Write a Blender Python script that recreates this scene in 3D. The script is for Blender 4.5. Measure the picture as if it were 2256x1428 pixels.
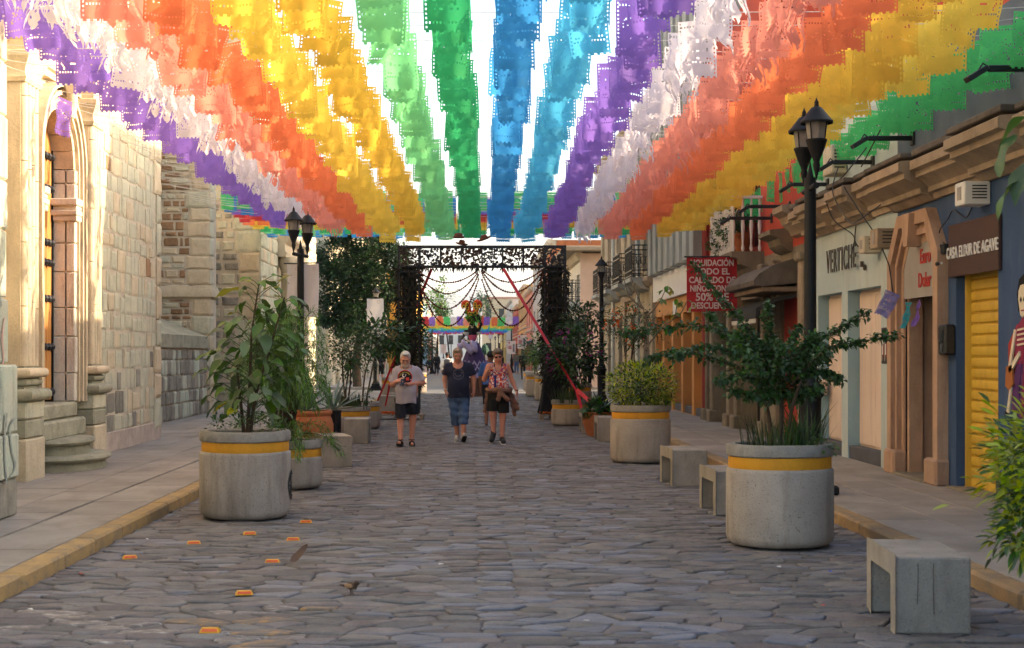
import bpy, math, random
import numpy as np
from mathutils import Vector, Matrix, Euler
PI = math.pi
rng = random.Random(7)
S = bpy.context.scene
COL = S.collection
for _o in list(bpy.data.objects): bpy.data.objects.remove(_o)

# ---------------------------------------------------------------- camera
CH, FP, VX, VY = 1.65, 3133.0, 1040.0, 780.0
cam_d = bpy.data.cameras.new('camera'); cam = bpy.data.objects.new('camera', cam_d); COL.objects.link(cam)
cam.location = (0, 0, CH); cam.rotation_euler = (PI/2, 0, 0)
cam_d.sensor_fit = 'HORIZONTAL'; cam_d.sensor_width = 36; cam_d.lens = FP/2256*36
cam_d.shift_x = 88/2256; cam_d.shift_y = 66/2256
cam_d.clip_start = 0.1; cam_d.clip_end = 30000
cam_d.dof.use_dof = True; cam_d.dof.focus_distance = 22; cam_d.dof.aperture_fstop = 5.6
S.camera = cam

# ---------------------------------------------------------------- world, sun, exposure
SUN_EL, SUN_AZ = 17.0, 5.0          # azimuth measured from +X towards +Y
wd = bpy.data.worlds.new('World'); S.world = wd; wd.use_nodes = True
nt = wd.node_tree
sky = nt.nodes.new('ShaderNodeTexSky'); sky.sky_type = 'NISHITA'; sky.sun_disc = False
sky.sun_elevation = math.radians(SUN_EL); sky.sun_rotation = math.radians(90 - SUN_AZ)
sky.air_density = 1.0; sky.dust_density = 3.2; sky.ozone_density = 0.8
bg = nt.nodes['Background']; bg.inputs['Strength'].default_value = 0.10
nt.links.new(sky.outputs[0], bg.inputs['Color'])
sl = bpy.data.lights.new('sun', 'SUN'); sun = bpy.data.objects.new('sun', sl); COL.objects.link(sun)
sl.energy = 2.3; sl.angle = math.radians(0.5); sl.color = (1.0, 0.79, 0.55)
_e, _a = math.radians(SUN_EL), math.radians(SUN_AZ)
SUNV = Vector((math.cos(_e)*math.cos(_a), math.cos(_e)*math.sin(_a), math.sin(_e)))
sun.rotation_euler = SUNV.to_track_quat('Z', 'Y').to_euler(); sun.location = (30, 10, 30)
vs = S.view_settings
vs.view_transform = 'Standard'; vs.look = 'None'; vs.gamma = 1.0; vs.use_curve_mapping = False
vs.exposure = 2.65
S.render.engine = 'CYCLES'
S.cycles.max_bounces = 8; S.cycles.diffuse_bounces = 4; S.cycles.transmission_bounces = 6
S.cycles.use_denoising = True; S.cycles.sample_clamp_indirect = 8.0

# ---------------------------------------------------------------- helpers
def c(h, k=1.0):
    h = h.lstrip('#'); out = []
    for i in (0, 2, 4):
        v = int(h[i:i+2], 16)/255
        out.append((v/12.92 if v <= .04045 else ((v+.055)/1.055)**2.4)*k)
    return tuple(out)
def W(x, y, d):
    """photo pixel at depth d -> world point"""
    return Vector(((x-VX)*d/FP, d, CH-(y-VY)*d/FP))
def WX(x, d): return (x-VX)*d/FP
def WZ(y, d): return CH-(y-VY)*d/FP

MATS = {}
def M(name, col, rough=.8, col2=None, scale=3.0, fine=.12, fscale=40, bump=.15, bscale=60, rnd=.0, spec=.3, metal=0,
      stain=None, sscale=(1, 1, .25), samt=.5, speck=None, transl=0, coat=0, hue=0, stretch=(1, 1, 1), obj=False, emit=0):
    """procedural material: two-tone noise, fine grain, per-piece variation, streak stains, specks, bump"""
    if name in MATS: return MATS[name]
    m = bpy.data.materials.new(name); m.use_nodes = True; t = m.node_tree; N = t.nodes; L = t.links
    pr = N['Principled BSDF']; out = N['Material Output']
    def nd(k, **kw):
        n = N.new(k)
        for a, v in kw.items(): setattr(n, a, v)
        return n
    if obj: pos = nd('ShaderNodeTexCoord').outputs['Object']
    else: pos = nd('ShaderNodeNewGeometry').outputs['Position']
    mp = nd('ShaderNodeMapping'); mp.inputs['Scale'].default_value = stretch; L.new(pos, mp.inputs['Vector']); pos2 = mp.outputs[0]
    def noise(sc, det=5, vec=None, rough_=.6):
        n = nd('ShaderNodeTexNoise'); n.inputs['Scale'].default_value = sc; n.inputs['Detail'].default_value = det
        n.inputs['Roughness'].default_value = rough_
        L.new(vec or pos2, n.inputs['Vector']); return n.outputs['Fac']
    def ramp(f, a, b):
        r = nd('ShaderNodeMapRange'); r.inputs['From Min'].default_value = a; r.inputs['From Max'].default_value = b
        L.new(f, r.inputs['Value']); return r.outputs[0]
    def mix(f, A, B, bt='MIX'):
        n = nd('ShaderNodeMix', data_type='RGBA', blend_type=bt)
        if isinstance(f, (int, float)): n.inputs[0].default_value = f
        else: L.new(f, n.inputs[0])
        for s, v in ((n.inputs[6], A), (n.inputs[7], B)):
            if isinstance(v, tuple): s.default_value = (*v, 1)
            else: L.new(v, s)
        return n.outputs[2]
    def math_(op, a, b):
        n = nd('ShaderNodeMath', operation=op)
        for s, v in ((n.inputs[0], a), (n.inputs[1], b)):
            if isinstance(v, (int, float)): s.default_value = v
            else: L.new(v, s)
        return n.outputs[0]
    colr = mix(ramp(noise(scale), .3, .7), col, col2 or tuple(x*.82 for x in col))
    if rnd or hue:
        r = math_('FRACT', math_('ADD', nd('ShaderNodeObjectInfo').outputs['Random'], nd('ShaderNodeNewGeometry').outputs['Random Per Island']), 0)
        hs = nd('ShaderNodeHueSaturation'); L.new(colr, hs.inputs['Color'])
        L.new(math_('ADD', math_('MULTIPLY', r, 2*rnd), 1-rnd), hs.inputs['Value'])
        if hue:
            r2 = math_('FRACT', math_('MULTIPLY', r, 7.31), 0)
            L.new(math_('ADD', math_('MULTIPLY', r2, 2*hue), .5-hue), hs.inputs['Hue'])
            r3 = math_('FRACT', math_('MULTIPLY', r, 13.7), 0)
            L.new(math_('ADD', math_('MULTIPLY', r3, .7), .65), hs.inputs['Saturation'])
        colr = hs.outputs[0]
    if stain:
        mp2 = nd('ShaderNodeMapping'); mp2.inputs['Scale'].default_value = sscale; L.new(pos, mp2.inputs['Vector'])
        f = ramp(noise(2.2, 6, mp2.outputs[0], .65), .5, .72)
        colr = mix(math_('MULTIPLY', f, samt), colr, stain)
    if speck:
        f = ramp(noise(speck[1], 2), .62, .70); colr = mix(math_('MULTIPLY', f, speck[2]), colr, speck[0])
    if fine:
        g = math_('ADD', math_('MULTIPLY', noise(fscale, 3), 2*fine), 1-fine)
        cm = nd('ShaderNodeCombineColor')
        for i in range(3): L.new(g, cm.inputs[i])
        colr = mix(1.0, colr, cm.outputs[0], 'MULTIPLY')
    L.new(colr, pr.inputs['Base Color'])
    pr.inputs['Roughness'].default_value = rough; pr.inputs['Metallic'].default_value = metal
    pr.inputs['Specular IOR Level'].default_value = spec
    if coat: pr.inputs['Coat Weight'].default_value = coat
    if emit:
        L.new(colr, pr.inputs['Emission Color']); pr.inputs['Emission Strength'].default_value = emit
    if bump:
        b = nd('ShaderNodeBump'); b.inputs['Strength'].default_value = bump; b.inputs['Distance'].default_value = .02
        L.new(noise(bscale, 5), b.inputs['Height']); L.new(b.outputs[0], pr.inputs['Normal'])
    if transl:
        tr = nd('ShaderNodeBsdfTranslucent'); L.new(colr, tr.inputs['Color'])
        mx = nd('ShaderNodeMixShader'); mx.inputs[0].default_value = transl
        L.new(pr.outputs[0], mx.inputs[1]); L.new(tr.outputs[0], mx.inputs[2]); L.new(mx.outputs[0], out.inputs['Surface'])
    MATS[name] = m
    return m

WLOC = {}      # world position of parents (no rotation) used to place parts given in world coordinates
def wl(o): return WLOC.get(o.name, Vector((0, 0, 0))) if o else Vector((0, 0, 0))
class MB:
    def __init__(s): s.v = []; s.f = []; s.m = []
    def add(s, vs_, fs, mi=0):
        b = len(s.v); s.v.extend([tuple(p) for p in vs_])
        for f in fs: s.f.append(tuple(i+b for i in f)); s.m.append(mi)
        return s
    def box(s, x0, x1, y0, y1, z0, z1, mi=0, bev=0, mat=None):
        if x0 > x1: x0, x1 = x1, x0
        if y0 > y1: y0, y1 = y1, y0
        if not bev:
            v = [(x, y, z) for x in (x0, x1) for y in (y0, y1) for z in (z0, z1)]
            f = [(0,1,3,2),(4,6,7,5),(0,4,5,1),(2,3,7,6),(0,2,6,4),(1,5,7,3)]
        else:
            b = min(bev, (x1-x0)*.45, (y1-y0)*.45, (z1-z0)*.45)
            v = []; idx = {}
            for i, x in enumerate((x0, x1)):
                for j, y in enumerate((y0, y1)):
                    for k, z in enumerate((z0, z1)):
                        sx, sy, sz = (1, -1)[i], (1, -1)[j], (1, -1)[k]
                        idx[i,j,k] = len(v)
                        v += [(x, y+sy*b, z+sz*b), (x+sx*b, y, z+sz*b), (x+sx*b, y+sy*b, z)]
            f = []
            for i in (0, 1):
                f.append(tuple(idx[i,j,k] for j, k in ((0,0),(1,0),(1,1),(0,1))))
                f.append(tuple(idx[j,i,k]+1 for j, k in ((0,0),(1,0),(1,1),(0,1))))
                f.append(tuple(idx[j,k,i]+2 for j, k in ((0,0),(1,0),(1,1),(0,1))))
                for j in (0, 1):
                    f.append((idx[i,j,0]+0, idx[i,j,1]+0, idx[i,j,1]+1, idx[i,j,0]+1))
                    f.append((idx[i,0,j]+0, idx[i,1,j]+0, idx[i,1,j]+2, idx[i,0,j]+2))
                    f.append((idx[0,i,j]+1, idx[1,i,j]+1, idx[1,i,j]+2, idx[0,i,j]+2))
            for q in idx.values(): f.append((q, q+1, q+2))
        if mat is not None: v = [mat @ Vector(p) for p in v]
        return s.add(v, f, mi)
    def tube(s, pts, r, n=8, mi=0, cap=True):
        pts = [Vector(p) for p in pts]; R = r if isinstance(r, (list, tuple)) else [r]*len(pts)
        b = len(s.v); up = Vector((0, 0, 1)); prev = None
        for i, p in enumerate(pts):
            t = (pts[min(i+1, len(pts)-1)]-pts[max(i-1, 0)])
            t = t.normalized() if t.length > 1e-9 else Vector((0, 0, 1))
            a = prev if prev is not None else (Vector((1, 0, 0)) if abs(t.z) > .9 else up)
            a = (a-t*a.dot(t)); a = a.normalized() if a.length > 1e-6 else t.orthogonal().normalized()
            prev = a; q = t.cross(a)
            for k in range(n):
                w = 2*PI*k/n; s.v.append(tuple(p+(a*math.cos(w)+q*math.sin(w))*R[i]))
        for i in range(len(pts)-1):
            for k in range(n):
                s.f.append((b+i*n+k, b+i*n+(k+1) % n, b+(i+1)*n+(k+1) % n, b+(i+1)*n+k)); s.m.append(mi)
        if cap:
            s.f.append(tuple(b+k for k in range(n))); s.m.append(mi)
            e = b+(len(pts)-1)*n; s.f.append(tuple(e+k for k in range(n))); s.m.append(mi)
        return s
    def lathe(s, prof, n=24, ctr=(0, 0, 0), mi=0, a0=0, a1=2*PI, sx=1, sy=1, n4=0):
        b = len(s.v); full = abs(a1-a0-2*PI) < 1e-6; m = n if full else n+1
        for (r, z) in prof:
            for k in range(m):
                w = a0+(a1-a0)*k/n
                s.v.append((ctr[0]+r*math.cos(w)*sx, ctr[1]+r*math.sin(w)*sy, ctr[2]+z))
        for i in range(len(prof)-1):
            for k in range(n):
                k2 = (k+1) % m if full else k+1
                s.f.append((b+i*m+k, b+i*m+k2, b+(i+1)*m+k2, b+(i+1)*m+k)); s.m.append(mi)
        return s
    def ball(s, ctr, r, n=12, mi=0, mat=None):
        r = r if isinstance(r, (tuple, list)) else (r, r, r); b = len(s.v); h = n//2
        for i in range(h+1):
            th = PI*i/h
            for k in range(n):
                w = 2*PI*k/n
                p = Vector((r[0]*math.sin(th)*math.cos(w), r[1]*math.sin(th)*math.sin(w), r[2]*math.cos(th)))
                if mat is not None: p = mat @ p
                s.v.append((ctr[0]+p.x, ctr[1]+p.y, ctr[2]+p.z))
        for i in range(h):
            for k in range(n):
                s.f.append((b+i*n+k, b+i*n+(k+1) % n, b+(i+1)*n+(k+1) % n, b+(i+1)*n+k)); s.m.append(mi)
        return s
    def prism(s, poly, w0, w1, mp, mi=0):
        """poly in (u, v), extruded w0..w1, mapped by mp(u, v, w)"""
        n = len(poly)
        v = [mp(u, q, w0) for u, q in poly]+[mp(u, q, w1) for u, q in poly]
        f = [tuple(range(n)), tuple(range(n, 2*n))]+[(i, (i+1) % n, n+(i+1) % n, n+i) for i in range(n)]
        return s.add(v, f, mi)
    def sweep(s, prof, path, mi=0):
        """profile [(out, z)] swept along path [(x, y, nx, ny)] in plan"""
        b = len(s.v); n = len(prof)
        for (x, y, nx, ny) in path:
            for (o, z) in prof: s.v.append((x+nx*o, y+ny*o, z))
        for i in range(len(path)-1):
            for k in range(n-1):
                s.f.append((b+i*n+k, b+i*n+k+1, b+(i+1)*n+k+1, b+(i+1)*n+k)); s.m.append(mi)
        for e in (0, len(path)-1): s.f.append(tuple(b+e*n+k for k in range(n))); s.m.append(mi)
        return s
    def wall(s, mp, u0, u1, v0, v1, holes, depth, mi=0):
        """a wall face with rectangular openings and reveals; mp(u, v, w) with w outward"""
        us = sorted({u0, u1, *[h[0] for h in holes], *[h[1] for h in holes]}); us = [u for u in us if u0 <= u <= u1]
        vv = sorted({v0, v1, *[h[2] for h in holes], *[h[3] for h in holes]}); vv = [v for v in vv if v0 <= v <= v1]
        for i in range(len(us)-1):
            for j in range(len(vv)-1):
                cu, cv = (us[i]+us[i+1])/2, (vv[j]+vv[j+1])/2
                if any(h[0] < cu < h[1] and h[2] < cv < h[3] for h in holes): continue
                s.add([mp(us[i], vv[j], 0), mp(us[i+1], vv[j], 0), mp(us[i+1], vv[j+1], 0), mp(us[i], vv[j+1], 0)], [(0, 1, 2, 3)], mi)
        for h in holes:
            a, b_, d0, d1 = h[:4]; dp = h[4] if len(h) > 4 else depth
            for p, q in (((a, d0), (a, d1)), ((b_, d0), (b_, d1)), ((a, d0), (b_, d0)), ((a, d1), (b_, d1))):
                s.add([mp(*p, 0), mp(*q, 0), mp(*q, -dp), mp(*p, -dp)], [(0, 1, 2, 3)], mi)
        return s
    def build(s, name, mats, parent=None, loc=None, world=True, smooth=False, kind=None):
        me = bpy.data.meshes.new(name)
        off = Vector((0, 0, 0))
        if parent is not None and world: off = wl(parent)
        if loc is not None: off = Vector(loc)
        vv = [(p[0]-off.x, p[1]-off.y, p[2]-off.z) for p in s.v] if off.length else s.v
        me.from_pydata(vv, [], s.f)
        mats = mats if isinstance(mats, (list, tuple)) else [mats]
        for m in mats: me.materials.append(m)
        if len(mats) > 1: me.polygons.foreach_set('material_index', s.m)
        if smooth:
            me.polygons.foreach_set('use_smooth', [True]*len(me.polygons))
            if smooth is not True: me.set_sharp_from_angle(angle=math.radians(smooth))
        me.update()
        o = link(name, me, parent)
        if loc is not None: o.location = loc if parent is None else Vector(loc)-wl(parent); WLOC[o.name] = Vector(loc)
        elif parent is not None: WLOC[o.name] = wl(parent)
        if kind: o['kind'] = kind
        return o
def link(name, me, parent=None):
    o = bpy.data.objects.new(name, me); COL.objects.link(o)
    if parent is not None: o.parent = parent
    return o
def tag(o, label=None, cat=None, group=None, kind=None):
    if label: o['label'] = label
    if cat: o['category'] = cat
    if group: o['group'] = group
    if kind: o['kind'] = kind
    return o
def thing(name, label, cat, loc=(0, 0, 0), rz=0, group=None):
    o = bpy.data.objects.new(name, None); COL.objects.link(o); o.location = loc; o.rotation_euler.z = rz
    o.empty_display_size = .2
    WLOC[o.name] = Vector(loc)
    return tag(o, label, cat, group)
def copy_tree(o, parent=None):
    n = o.copy(); COL.objects.link(n)
    if parent is not None: n.parent = parent
    for ch in list(o.children): copy_tree(ch, n)
    return n
def clone(o, loc, rz=0, label=None, group=None, scale=None):
    n = copy_tree(o); n.location = loc; n.rotation_euler.z = rz
    if label: n['label'] = label
    if group: n['group'] = group
    if scale: n.scale = (scale,)*3
    return n
def mapX(x0, sgn):   # wall parallel to the street; outward normal sgn*X ; u = Y, v = Z
    return lambda u, v, w: (x0+sgn*w, u, v)
def mapY(y0, sgn=-1):  # wall facing the viewer end of the street; u = X, v = Z
    return lambda u, v, w: (u, y0+sgn*w, v)
_fontcache = {}
def text_obj(s, size, ext, name, mat, parent, mtx, bold=0, sx=1.0, align='CENTER', spacing=1.0):
    """lettering as a mesh; mtx places the text plane (x right, y up, z towards the reader)"""
    cu = bpy.data.curves.new(name, 'FONT'); cu.body = s; cu.size = size; cu.extrude = ext; cu.offset = bold
    cu.align_x = align; cu.align_y = 'CENTER'; cu.space_character = spacing; cu.resolution_u = 3
    tmp = bpy.data.objects.new(name+'_src', cu); COL.objects.link(tmp)
    dg = bpy.context.evaluated_depsgraph_get(); dg.update()
    me = bpy.data.meshes.new_from_object(tmp.evaluated_get(dg))
    bpy.data.objects.remove(tmp); bpy.data.curves.remove(cu)
    me.name = name; me.materials.clear(); me.materials.append(mat)
    T = Matrix.Translation(-wl(parent)) @ mtx @ Matrix.Diagonal((sx, 1, 1, 1))
    me.transform(T); me.update()
    return link(name, me, parent)
def frameX(x, y, z, sgn):
    """text plane on a wall with outward normal sgn*X"""
    if sgn < 0: return Matrix(((0, 0, -1, x), (-1, 0, 0, y), (0, 1, 0, z), (0, 0, 0, 1)))
    return Matrix(((0, 0, 1, x), (1, 0, 0, y), (0, 1, 0, z), (0, 0, 0, 1)))
def frameY(x, y, z):
    return Matrix(((1, 0, 0, x), (0, 0, -1, y), (0, 1, 0, z), (0, 0, 0, 1)))

# stones that can be told apart: queue them, make the 300 largest parts of a thing, join the rest
def stone_mesh(seed, ch=.12):
    r = random.Random(seed); j = lambda a: r.uniform(-a, a)
    o = [(-.5+j(.03), -.5+j(.03)), (j(.2), -.5+j(.03)), (.5+j(.03), -.5+j(.03)), (.5+j(.02), j(.2)), (.5+j(.03), .5+j(.03)), (j(.2), .5+j(.03)), (-.5+j(.03), .5+j(.03)), (-.5+j(.02), j(.2))]
    b = MB(); n = 8; o = [(x*(1+j(.05))+z*j(.04), z*(1+j(.06))) for x, z in o]
    V = [(x, z, 0) for x, z in o]+[(x, z, .5+j(.1)) for x, z in o]+[(x*(1-2*ch), z*(1-2*ch), 1+j(.16)) for x, z in o]+[(j(.15), j(.15), 1.02+j(.12))]
    F = []
    for a in (0, 1):
        F += [(a*n+i, a*n+(i+1) % n, (a+1)*n+(i+1) % n, (a+1)*n+i) for i in range(n)]
    F += [(2*n+i, 2*n+(i+1) % n, 3*n) for i in range(n)]
    return V, F
STV = [stone_mesh(s) for s in range(8)]
class Stones:
    """rect stones on a plane: frame matrix columns = (u dir, v dir, outward dir)"""
    def __init__(s): s.items = []
    def put(s, org, ud, vd, nd_, u0, u1, v0, v1, dep, mat, parent, score=None):
        mtx = Matrix((( (u1-u0)*ud[0], (v1-v0)*vd[0], dep*nd_[0], org[0]+ud[0]*(u0+u1)/2+vd[0]*(v0+v1)/2),
                      ( (u1-u0)*ud[1], (v1-v0)*vd[1], dep*nd_[1], org[1]+ud[1]*(u0+u1)/2+vd[1]*(v0+v1)/2),
                      ( (u1-u0)*ud[2], (v1-v0)*vd[2], dep*nd_[2], org[2]+ud[2]*(u0+u1)/2+vd[2]*(v0+v1)/2), (0, 0, 0, 1)))
        p = mtx.translation; d = max(p.y, 3)
        vis = -780 < (p.x*FP/d-88) < 1300 and (p.z-CH)*FP/d < 800
        s.items.append(((score if score is not None else (u1-u0)*(v1-v0)/d/d)*(1 if vis else .01), mtx, mat, parent))
    def emit(s, name, limit, stuffname, stuffparent):
        s.items.sort(key=lambda t: -t[0]); meshes = {}
        for _, mtx, mat, parent in s.items[:limit]:
            k = (rng.randrange(8), mat.name)
            if k not in meshes:
                me = bpy.data.meshes.new(name); me.from_pydata(STV[k[0]][0], [], STV[k[0]][1]); me.materials.append(mat); meshes[k] = me
            o = link(name, meshes[k], parent); o.matrix_local = Matrix.Translation(-wl(parent)) @ mtx
        rest = s.items[limit:]
        if rest:
            b = MB(); mats = []
            for _, mtx, mat, parent in rest:
                if mat not in mats: mats.append(mat)
                V, F = STV[rng.randrange(8)]; b.add([mtx @ Vector(p) for p in V], F, mats.index(mat))
            b.build(stuffname, mats, stuffparent, kind='stuff')
def courses(u0, u1, v0, v1, ch, sw, r, hj=.25, wj=.5, gap=.015):
    """ashlar / rubble layout: yields (u0, u1, v0, v1)"""
    v = v0
    while v < v1-.02:
        h = ch*(1+r.uniform(-hj, hj)); 
        if v+h > v1-ch*.4: h = v1-v
        u = u0-r.uniform(0, sw*.6)
        while u < u1-.02:
            w = sw*(1+r.uniform(-wj, wj)); a, b = max(u, u0), min(u+w, u1)
            if b-a > sw*.18: yield a+gap/2, b-gap/2, v+gap/2, v+h-gap/2
            u += w
        v += h
def curve_pts(p, n=12):
    """Catmull-Rom through points"""
    p = [Vector(q) for q in p]; out = []
    for i in range(len(p)-1):
        a, b, c_, d = p[max(i-1, 0)], p[i], p[i+1], p[min(i+2, len(p)-1)]
        for k in range(n):
            t = k/n
            out.append(.5*((2*b)+(c_-a)*t+(2*a-5*b+4*c_-d)*t*t+(3*b-a-3*c_+d)*t**3))
    out.append(p[-1]); return out
# ---------------------------------------------------------------- ground, road, pavements, kerbs, hills
XL, XR = -3.15, 3.55; ZP = .11
m_earth = M('earth_ground', c('#6a6258'), .95, c('#58524a'), .5)
m_joint = M('joint_dirt', c('#625851'), .95, c('#4e463f'), 6, bump=.6, bscale=40)
m_cob = M('basalt_cobble', c('#736d69'), .74, c('#625c5a'), 7, fine=.3, fscale=55, bump=.55, bscale=38, rnd=.24, hue=.025, spec=.22,
          stain=c('#41382f'), sscale=(1.6, 1.6, 1.6), samt=.35)
m_cobw = M('cobble_worn_white_paint', c('#6f6763'), .6, c('#5d5653'), 6, fine=.2, bump=.35, bscale=45, rnd=.15, stain=c('#d8d2c8'), sscale=(4, 9, 4), samt=.6)
m_coby = M('cobble_worn_yellow_paint', c('#6d6258'), .6, c('#5f564f'), 6, fine=.2, bump=.35, bscale=45, rnd=.15, stain=c('#c98f35'), sscale=(4, 9, 4), samt=.65)
m_cobb = M('cobble_blue_grey', c('#6e6d72'), .6, c('#5f5e63'), 7, fine=.28, fscale=55, bump=.5, bscale=45, rnd=.22, spec=.4)
m_asph = M('far_asphalt', c('#7c7a76'), .85, c('#6a6864'), .4, fine=.15)
m_slab = M('pavement_slab', c('#968d82'), .8, c('#847b71'), 1.4, fine=.14, fscale=90, bump=.12, rnd=.09, stain=c('#5e554c'), sscale=(.9, .5, 1), samt=.5)
m_pbed = M('pavement_bed', c('#4c463f'), .95)
m_kerb = M('kerb_worn_yellow', c('#ac8b56'), .8, c('#877255'), 3.5, fine=.25, fscale=60, bump=.4, rnd=.1, stain=c('#6f665b'), sscale=(2.5, 2.5, 6), samt=.85)
m_kerbr = M('kerb_faded', c('#a08158'), .8, c('#7d6a52'), 2.2, fine=.25, fscale=60, bump=.4, rnd=.1, stain=c('#6a6158'), sscale=(2.5, 2.5, 6), samt=.8)
b = MB(); b.add([(-4400, -60, -.06), (4400, -60, -.06), (4400, 8950, -.06), (-4400, 8950, -.06)], [(0, 1, 2, 3)])
tag(b.build('ground', m_earth), kind='structure')
b = MB()
ny = 60
for i in range(ny+1):
    y = 2+(59.2-2)*i/ny; b.v += [(XL, y, -.011), (XR, y, -.011)]
b.f = [(2*i, 2*i+1, 2*i+3, 2*i+2) for i in range(ny)]; b.m = [0]*ny
road = tag(b.build('road', m_joint), kind='structure'); WLOC[road.name] = Vector((0, 0, 0))
b = MB(); b.add([(-30, 59.2, -.01), (40, 59.2, -.01), (40, 65.8, -.01), (-30, 65.8, -.01)], [(0, 1, 2, 3)])
tag(b.build('cross_street', m_asph), kind='structure')
b = MB(); b.add([(XL-.4, 65.8, -.01), (XR+.3, 65.8, -.01), (XR+.5, 320, -.01), (XL-.5, 320, -.01)], [(0, 1, 2, 3)])
tag(b.build('far_road', m_asph), kind='structure')

def cobble(P, r):
    n = len(P); cx, cy = sum(p[0] for p in P)/n, sum(p[1] for p in P)/n
    w, h = max(p[0] for p in P)-min(p[0] for p in P), max(p[1] for p in P)-min(p[1] for p in P)
    z0 = r.uniform(-.007, .006); tx, ty = r.uniform(-.011, .011)/max(w, .2), r.uniform(-.014, .008)/max(h, .1)
    i1, i2 = .012/max(w, .1), .012/max(h, .08)
    Z = lambda x, y: z0+tx*(x-cx)+ty*(y-cy)+.0022*math.sin(x*23+y*17)
    top = [(cx+(x-cx)*(1-2*i1), cy+(y-cy)*(1-2*i2)) for x, y in P]
    V = [(x, y, -.04) for x, y in P]+[(x, y, Z(x, y)-.009) for x, y in P]+[(x, y, Z(x, y)) for x, y in top]+[(cx, cy, z0+r.uniform(0, .005))]
    F = []
    for a in (0, 1): F += [(a*n+i, a*n+(i+1) % n, (a+1)*n+(i+1) % n, (a+1)*n+i) for i in range(n)]
    F += [(2*n+i, 2*n+(i+1) % n, 3*n) for i in range(n)]
    return V, F
r = random.Random(11)
# crazy paving: stretched Voronoi cells of jittered points, grouped into wandering lanes
U, V_ = .245, .135; pts = {}
nu, nvv = int((XR-XL)/U)+2, int((59-4.6)/V_)+2
for i in range(-1, nu+1):
    for j in range(-1, nvv+1):
        x, y = XL+(i+.5)*U, 4.6+(j+.5)*V_
        if r.random() < .2: continue
        jx, jy = r.uniform(-.47, .47)*U, r.uniform(-.5, .5)*V_
        if abs(x-.2) < U*.5: x, jx = .2, r.uniform(-.02, .02)
        elif abs(x-.2) < U*1.3: jx *= .3
        pts[i, j] = ((x+jx)/U, (y+jy)/V_)
cob = []
for (i, j), p in pts.items():
    poly = [(p[0]-1.6, p[1]-2.2), (p[0]+1.6, p[1]-2.2), (p[0]+1.6, p[1]+2.2), (p[0]-1.6, p[1]+2.2)]
    for di in range(-2, 3):
        for dj in range(-3, 4):
            q = pts.get((i+di, j+dj))
            if q is None or (di == 0 and dj == 0): continue
            nx_, ny_ = q[0]-p[0], q[1]-p[1]; L_ = math.hypot(nx_, ny_)
            if L_ < 1e-6: continue
            cc = (nx_*(p[0]+q[0])+ny_*(p[1]+q[1]))/2; out = []; m = len(poly)
            dd = [nx_*a_[0]+ny_*a_[1]-cc for a_ in poly]
            if max(dd) <= 0: continue
            for k in range(m):
                a_, b_ = poly[k], poly[(k+1) % m]; da, db = dd[k], dd[(k+1) % m]
                if da <= 0: out.append(a_)
                if (da < 0) != (db < 0): t_ = da/(da-db); out.append((a_[0]+(b_[0]-a_[0])*t_, a_[1]+(b_[1]-a_[1])*t_))
            poly = out
            if len(poly) < 3: break
        if len(poly) < 3: break
    if len(poly) < 3: continue
    P = [(min(max(x*U, XL+.004), XR-.004), y*V_) for x, y in poly]; n = len(P)
    cx, cy = sum(x for x, y in P)/n, sum(y for x, y in P)/n
    w, h = max(x for x, y in P)-min(x for x, y in P), max(y for x, y in P)-min(y for x, y in P)
    if w < .06 or h < .04 or not (XL < cx < XR): continue
    g = r.uniform(.003, .008); Q = []
    for k in range(n):                        # inset, corner rounding and chipped edges
        a_, b_, c2 = P[k-1], P[k], P[(k+1) % n]
        for f, o in ((.12, a_), (.12, c2)):
            x, y = b_[0]+(o[0]-b_[0])*f, b_[1]+(o[1]-b_[1])*f
            Q.append((cx+(x-cx)*(1-2*g/w)+r.uniform(-.006, .006), cy+(y-cy)*(1-2*g/h)+r.uniform(-.004, .004)))
    Q = [q for k, q in enumerate(Q) if math.hypot(q[0]-Q[k-1][0], q[1]-Q[k-1][1]) > .012]
    if len(Q) >= 4: cob.append((min(x for x, y in Q), max(x for x, y in Q), min(y for x, y in Q), max(y for x, y in Q), abs(cx-.2) < .1, Q))
def cob_mat(s):
    cx, cy = (s[0]+s[1])/2, (s[2]+s[3])/2
    if -2.95 < cx < -.95 and cy < 9.35:
        q = r.random()
        if cx > -1.9 and cy < 8.9: return m_coby if q < .4 else m_cobw if q < .55 else m_cob
        return m_cobw if q < .4 else m_coby if q < .48 else m_cob
    return m_cobb if r.random() < ((.5 if s[4] else .3) if -.6 < cx < 1.5 else .12) else m_cob
def inview(s):
    cy = s[2]
    if cy < 7.9: return False
    x = VX+(s[0]+s[1])/2*FP/cy
    return -30 < x < 2290
vis = sorted([s for s in cob if inview(s)], key=lambda s: s[2])
near = vis[:300]; ns = set(map(id, near))
for s in near:
    V, F = cobble(s[5], r); bb = MB(); bb.add(V, F); bb.build('cobble', cob_mat(s), road)
mats = [m_cob, m_cobw, m_coby, m_cobb]; bb = MB()
for s in cob:
    if id(s) in ns or s[2] < 5: continue
    V, F = cobble(s[5], r); bb.add(V, F, mats.index(cob_mat(s)))
bb.build('cobbles', mats, road, kind='stuff')

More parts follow.
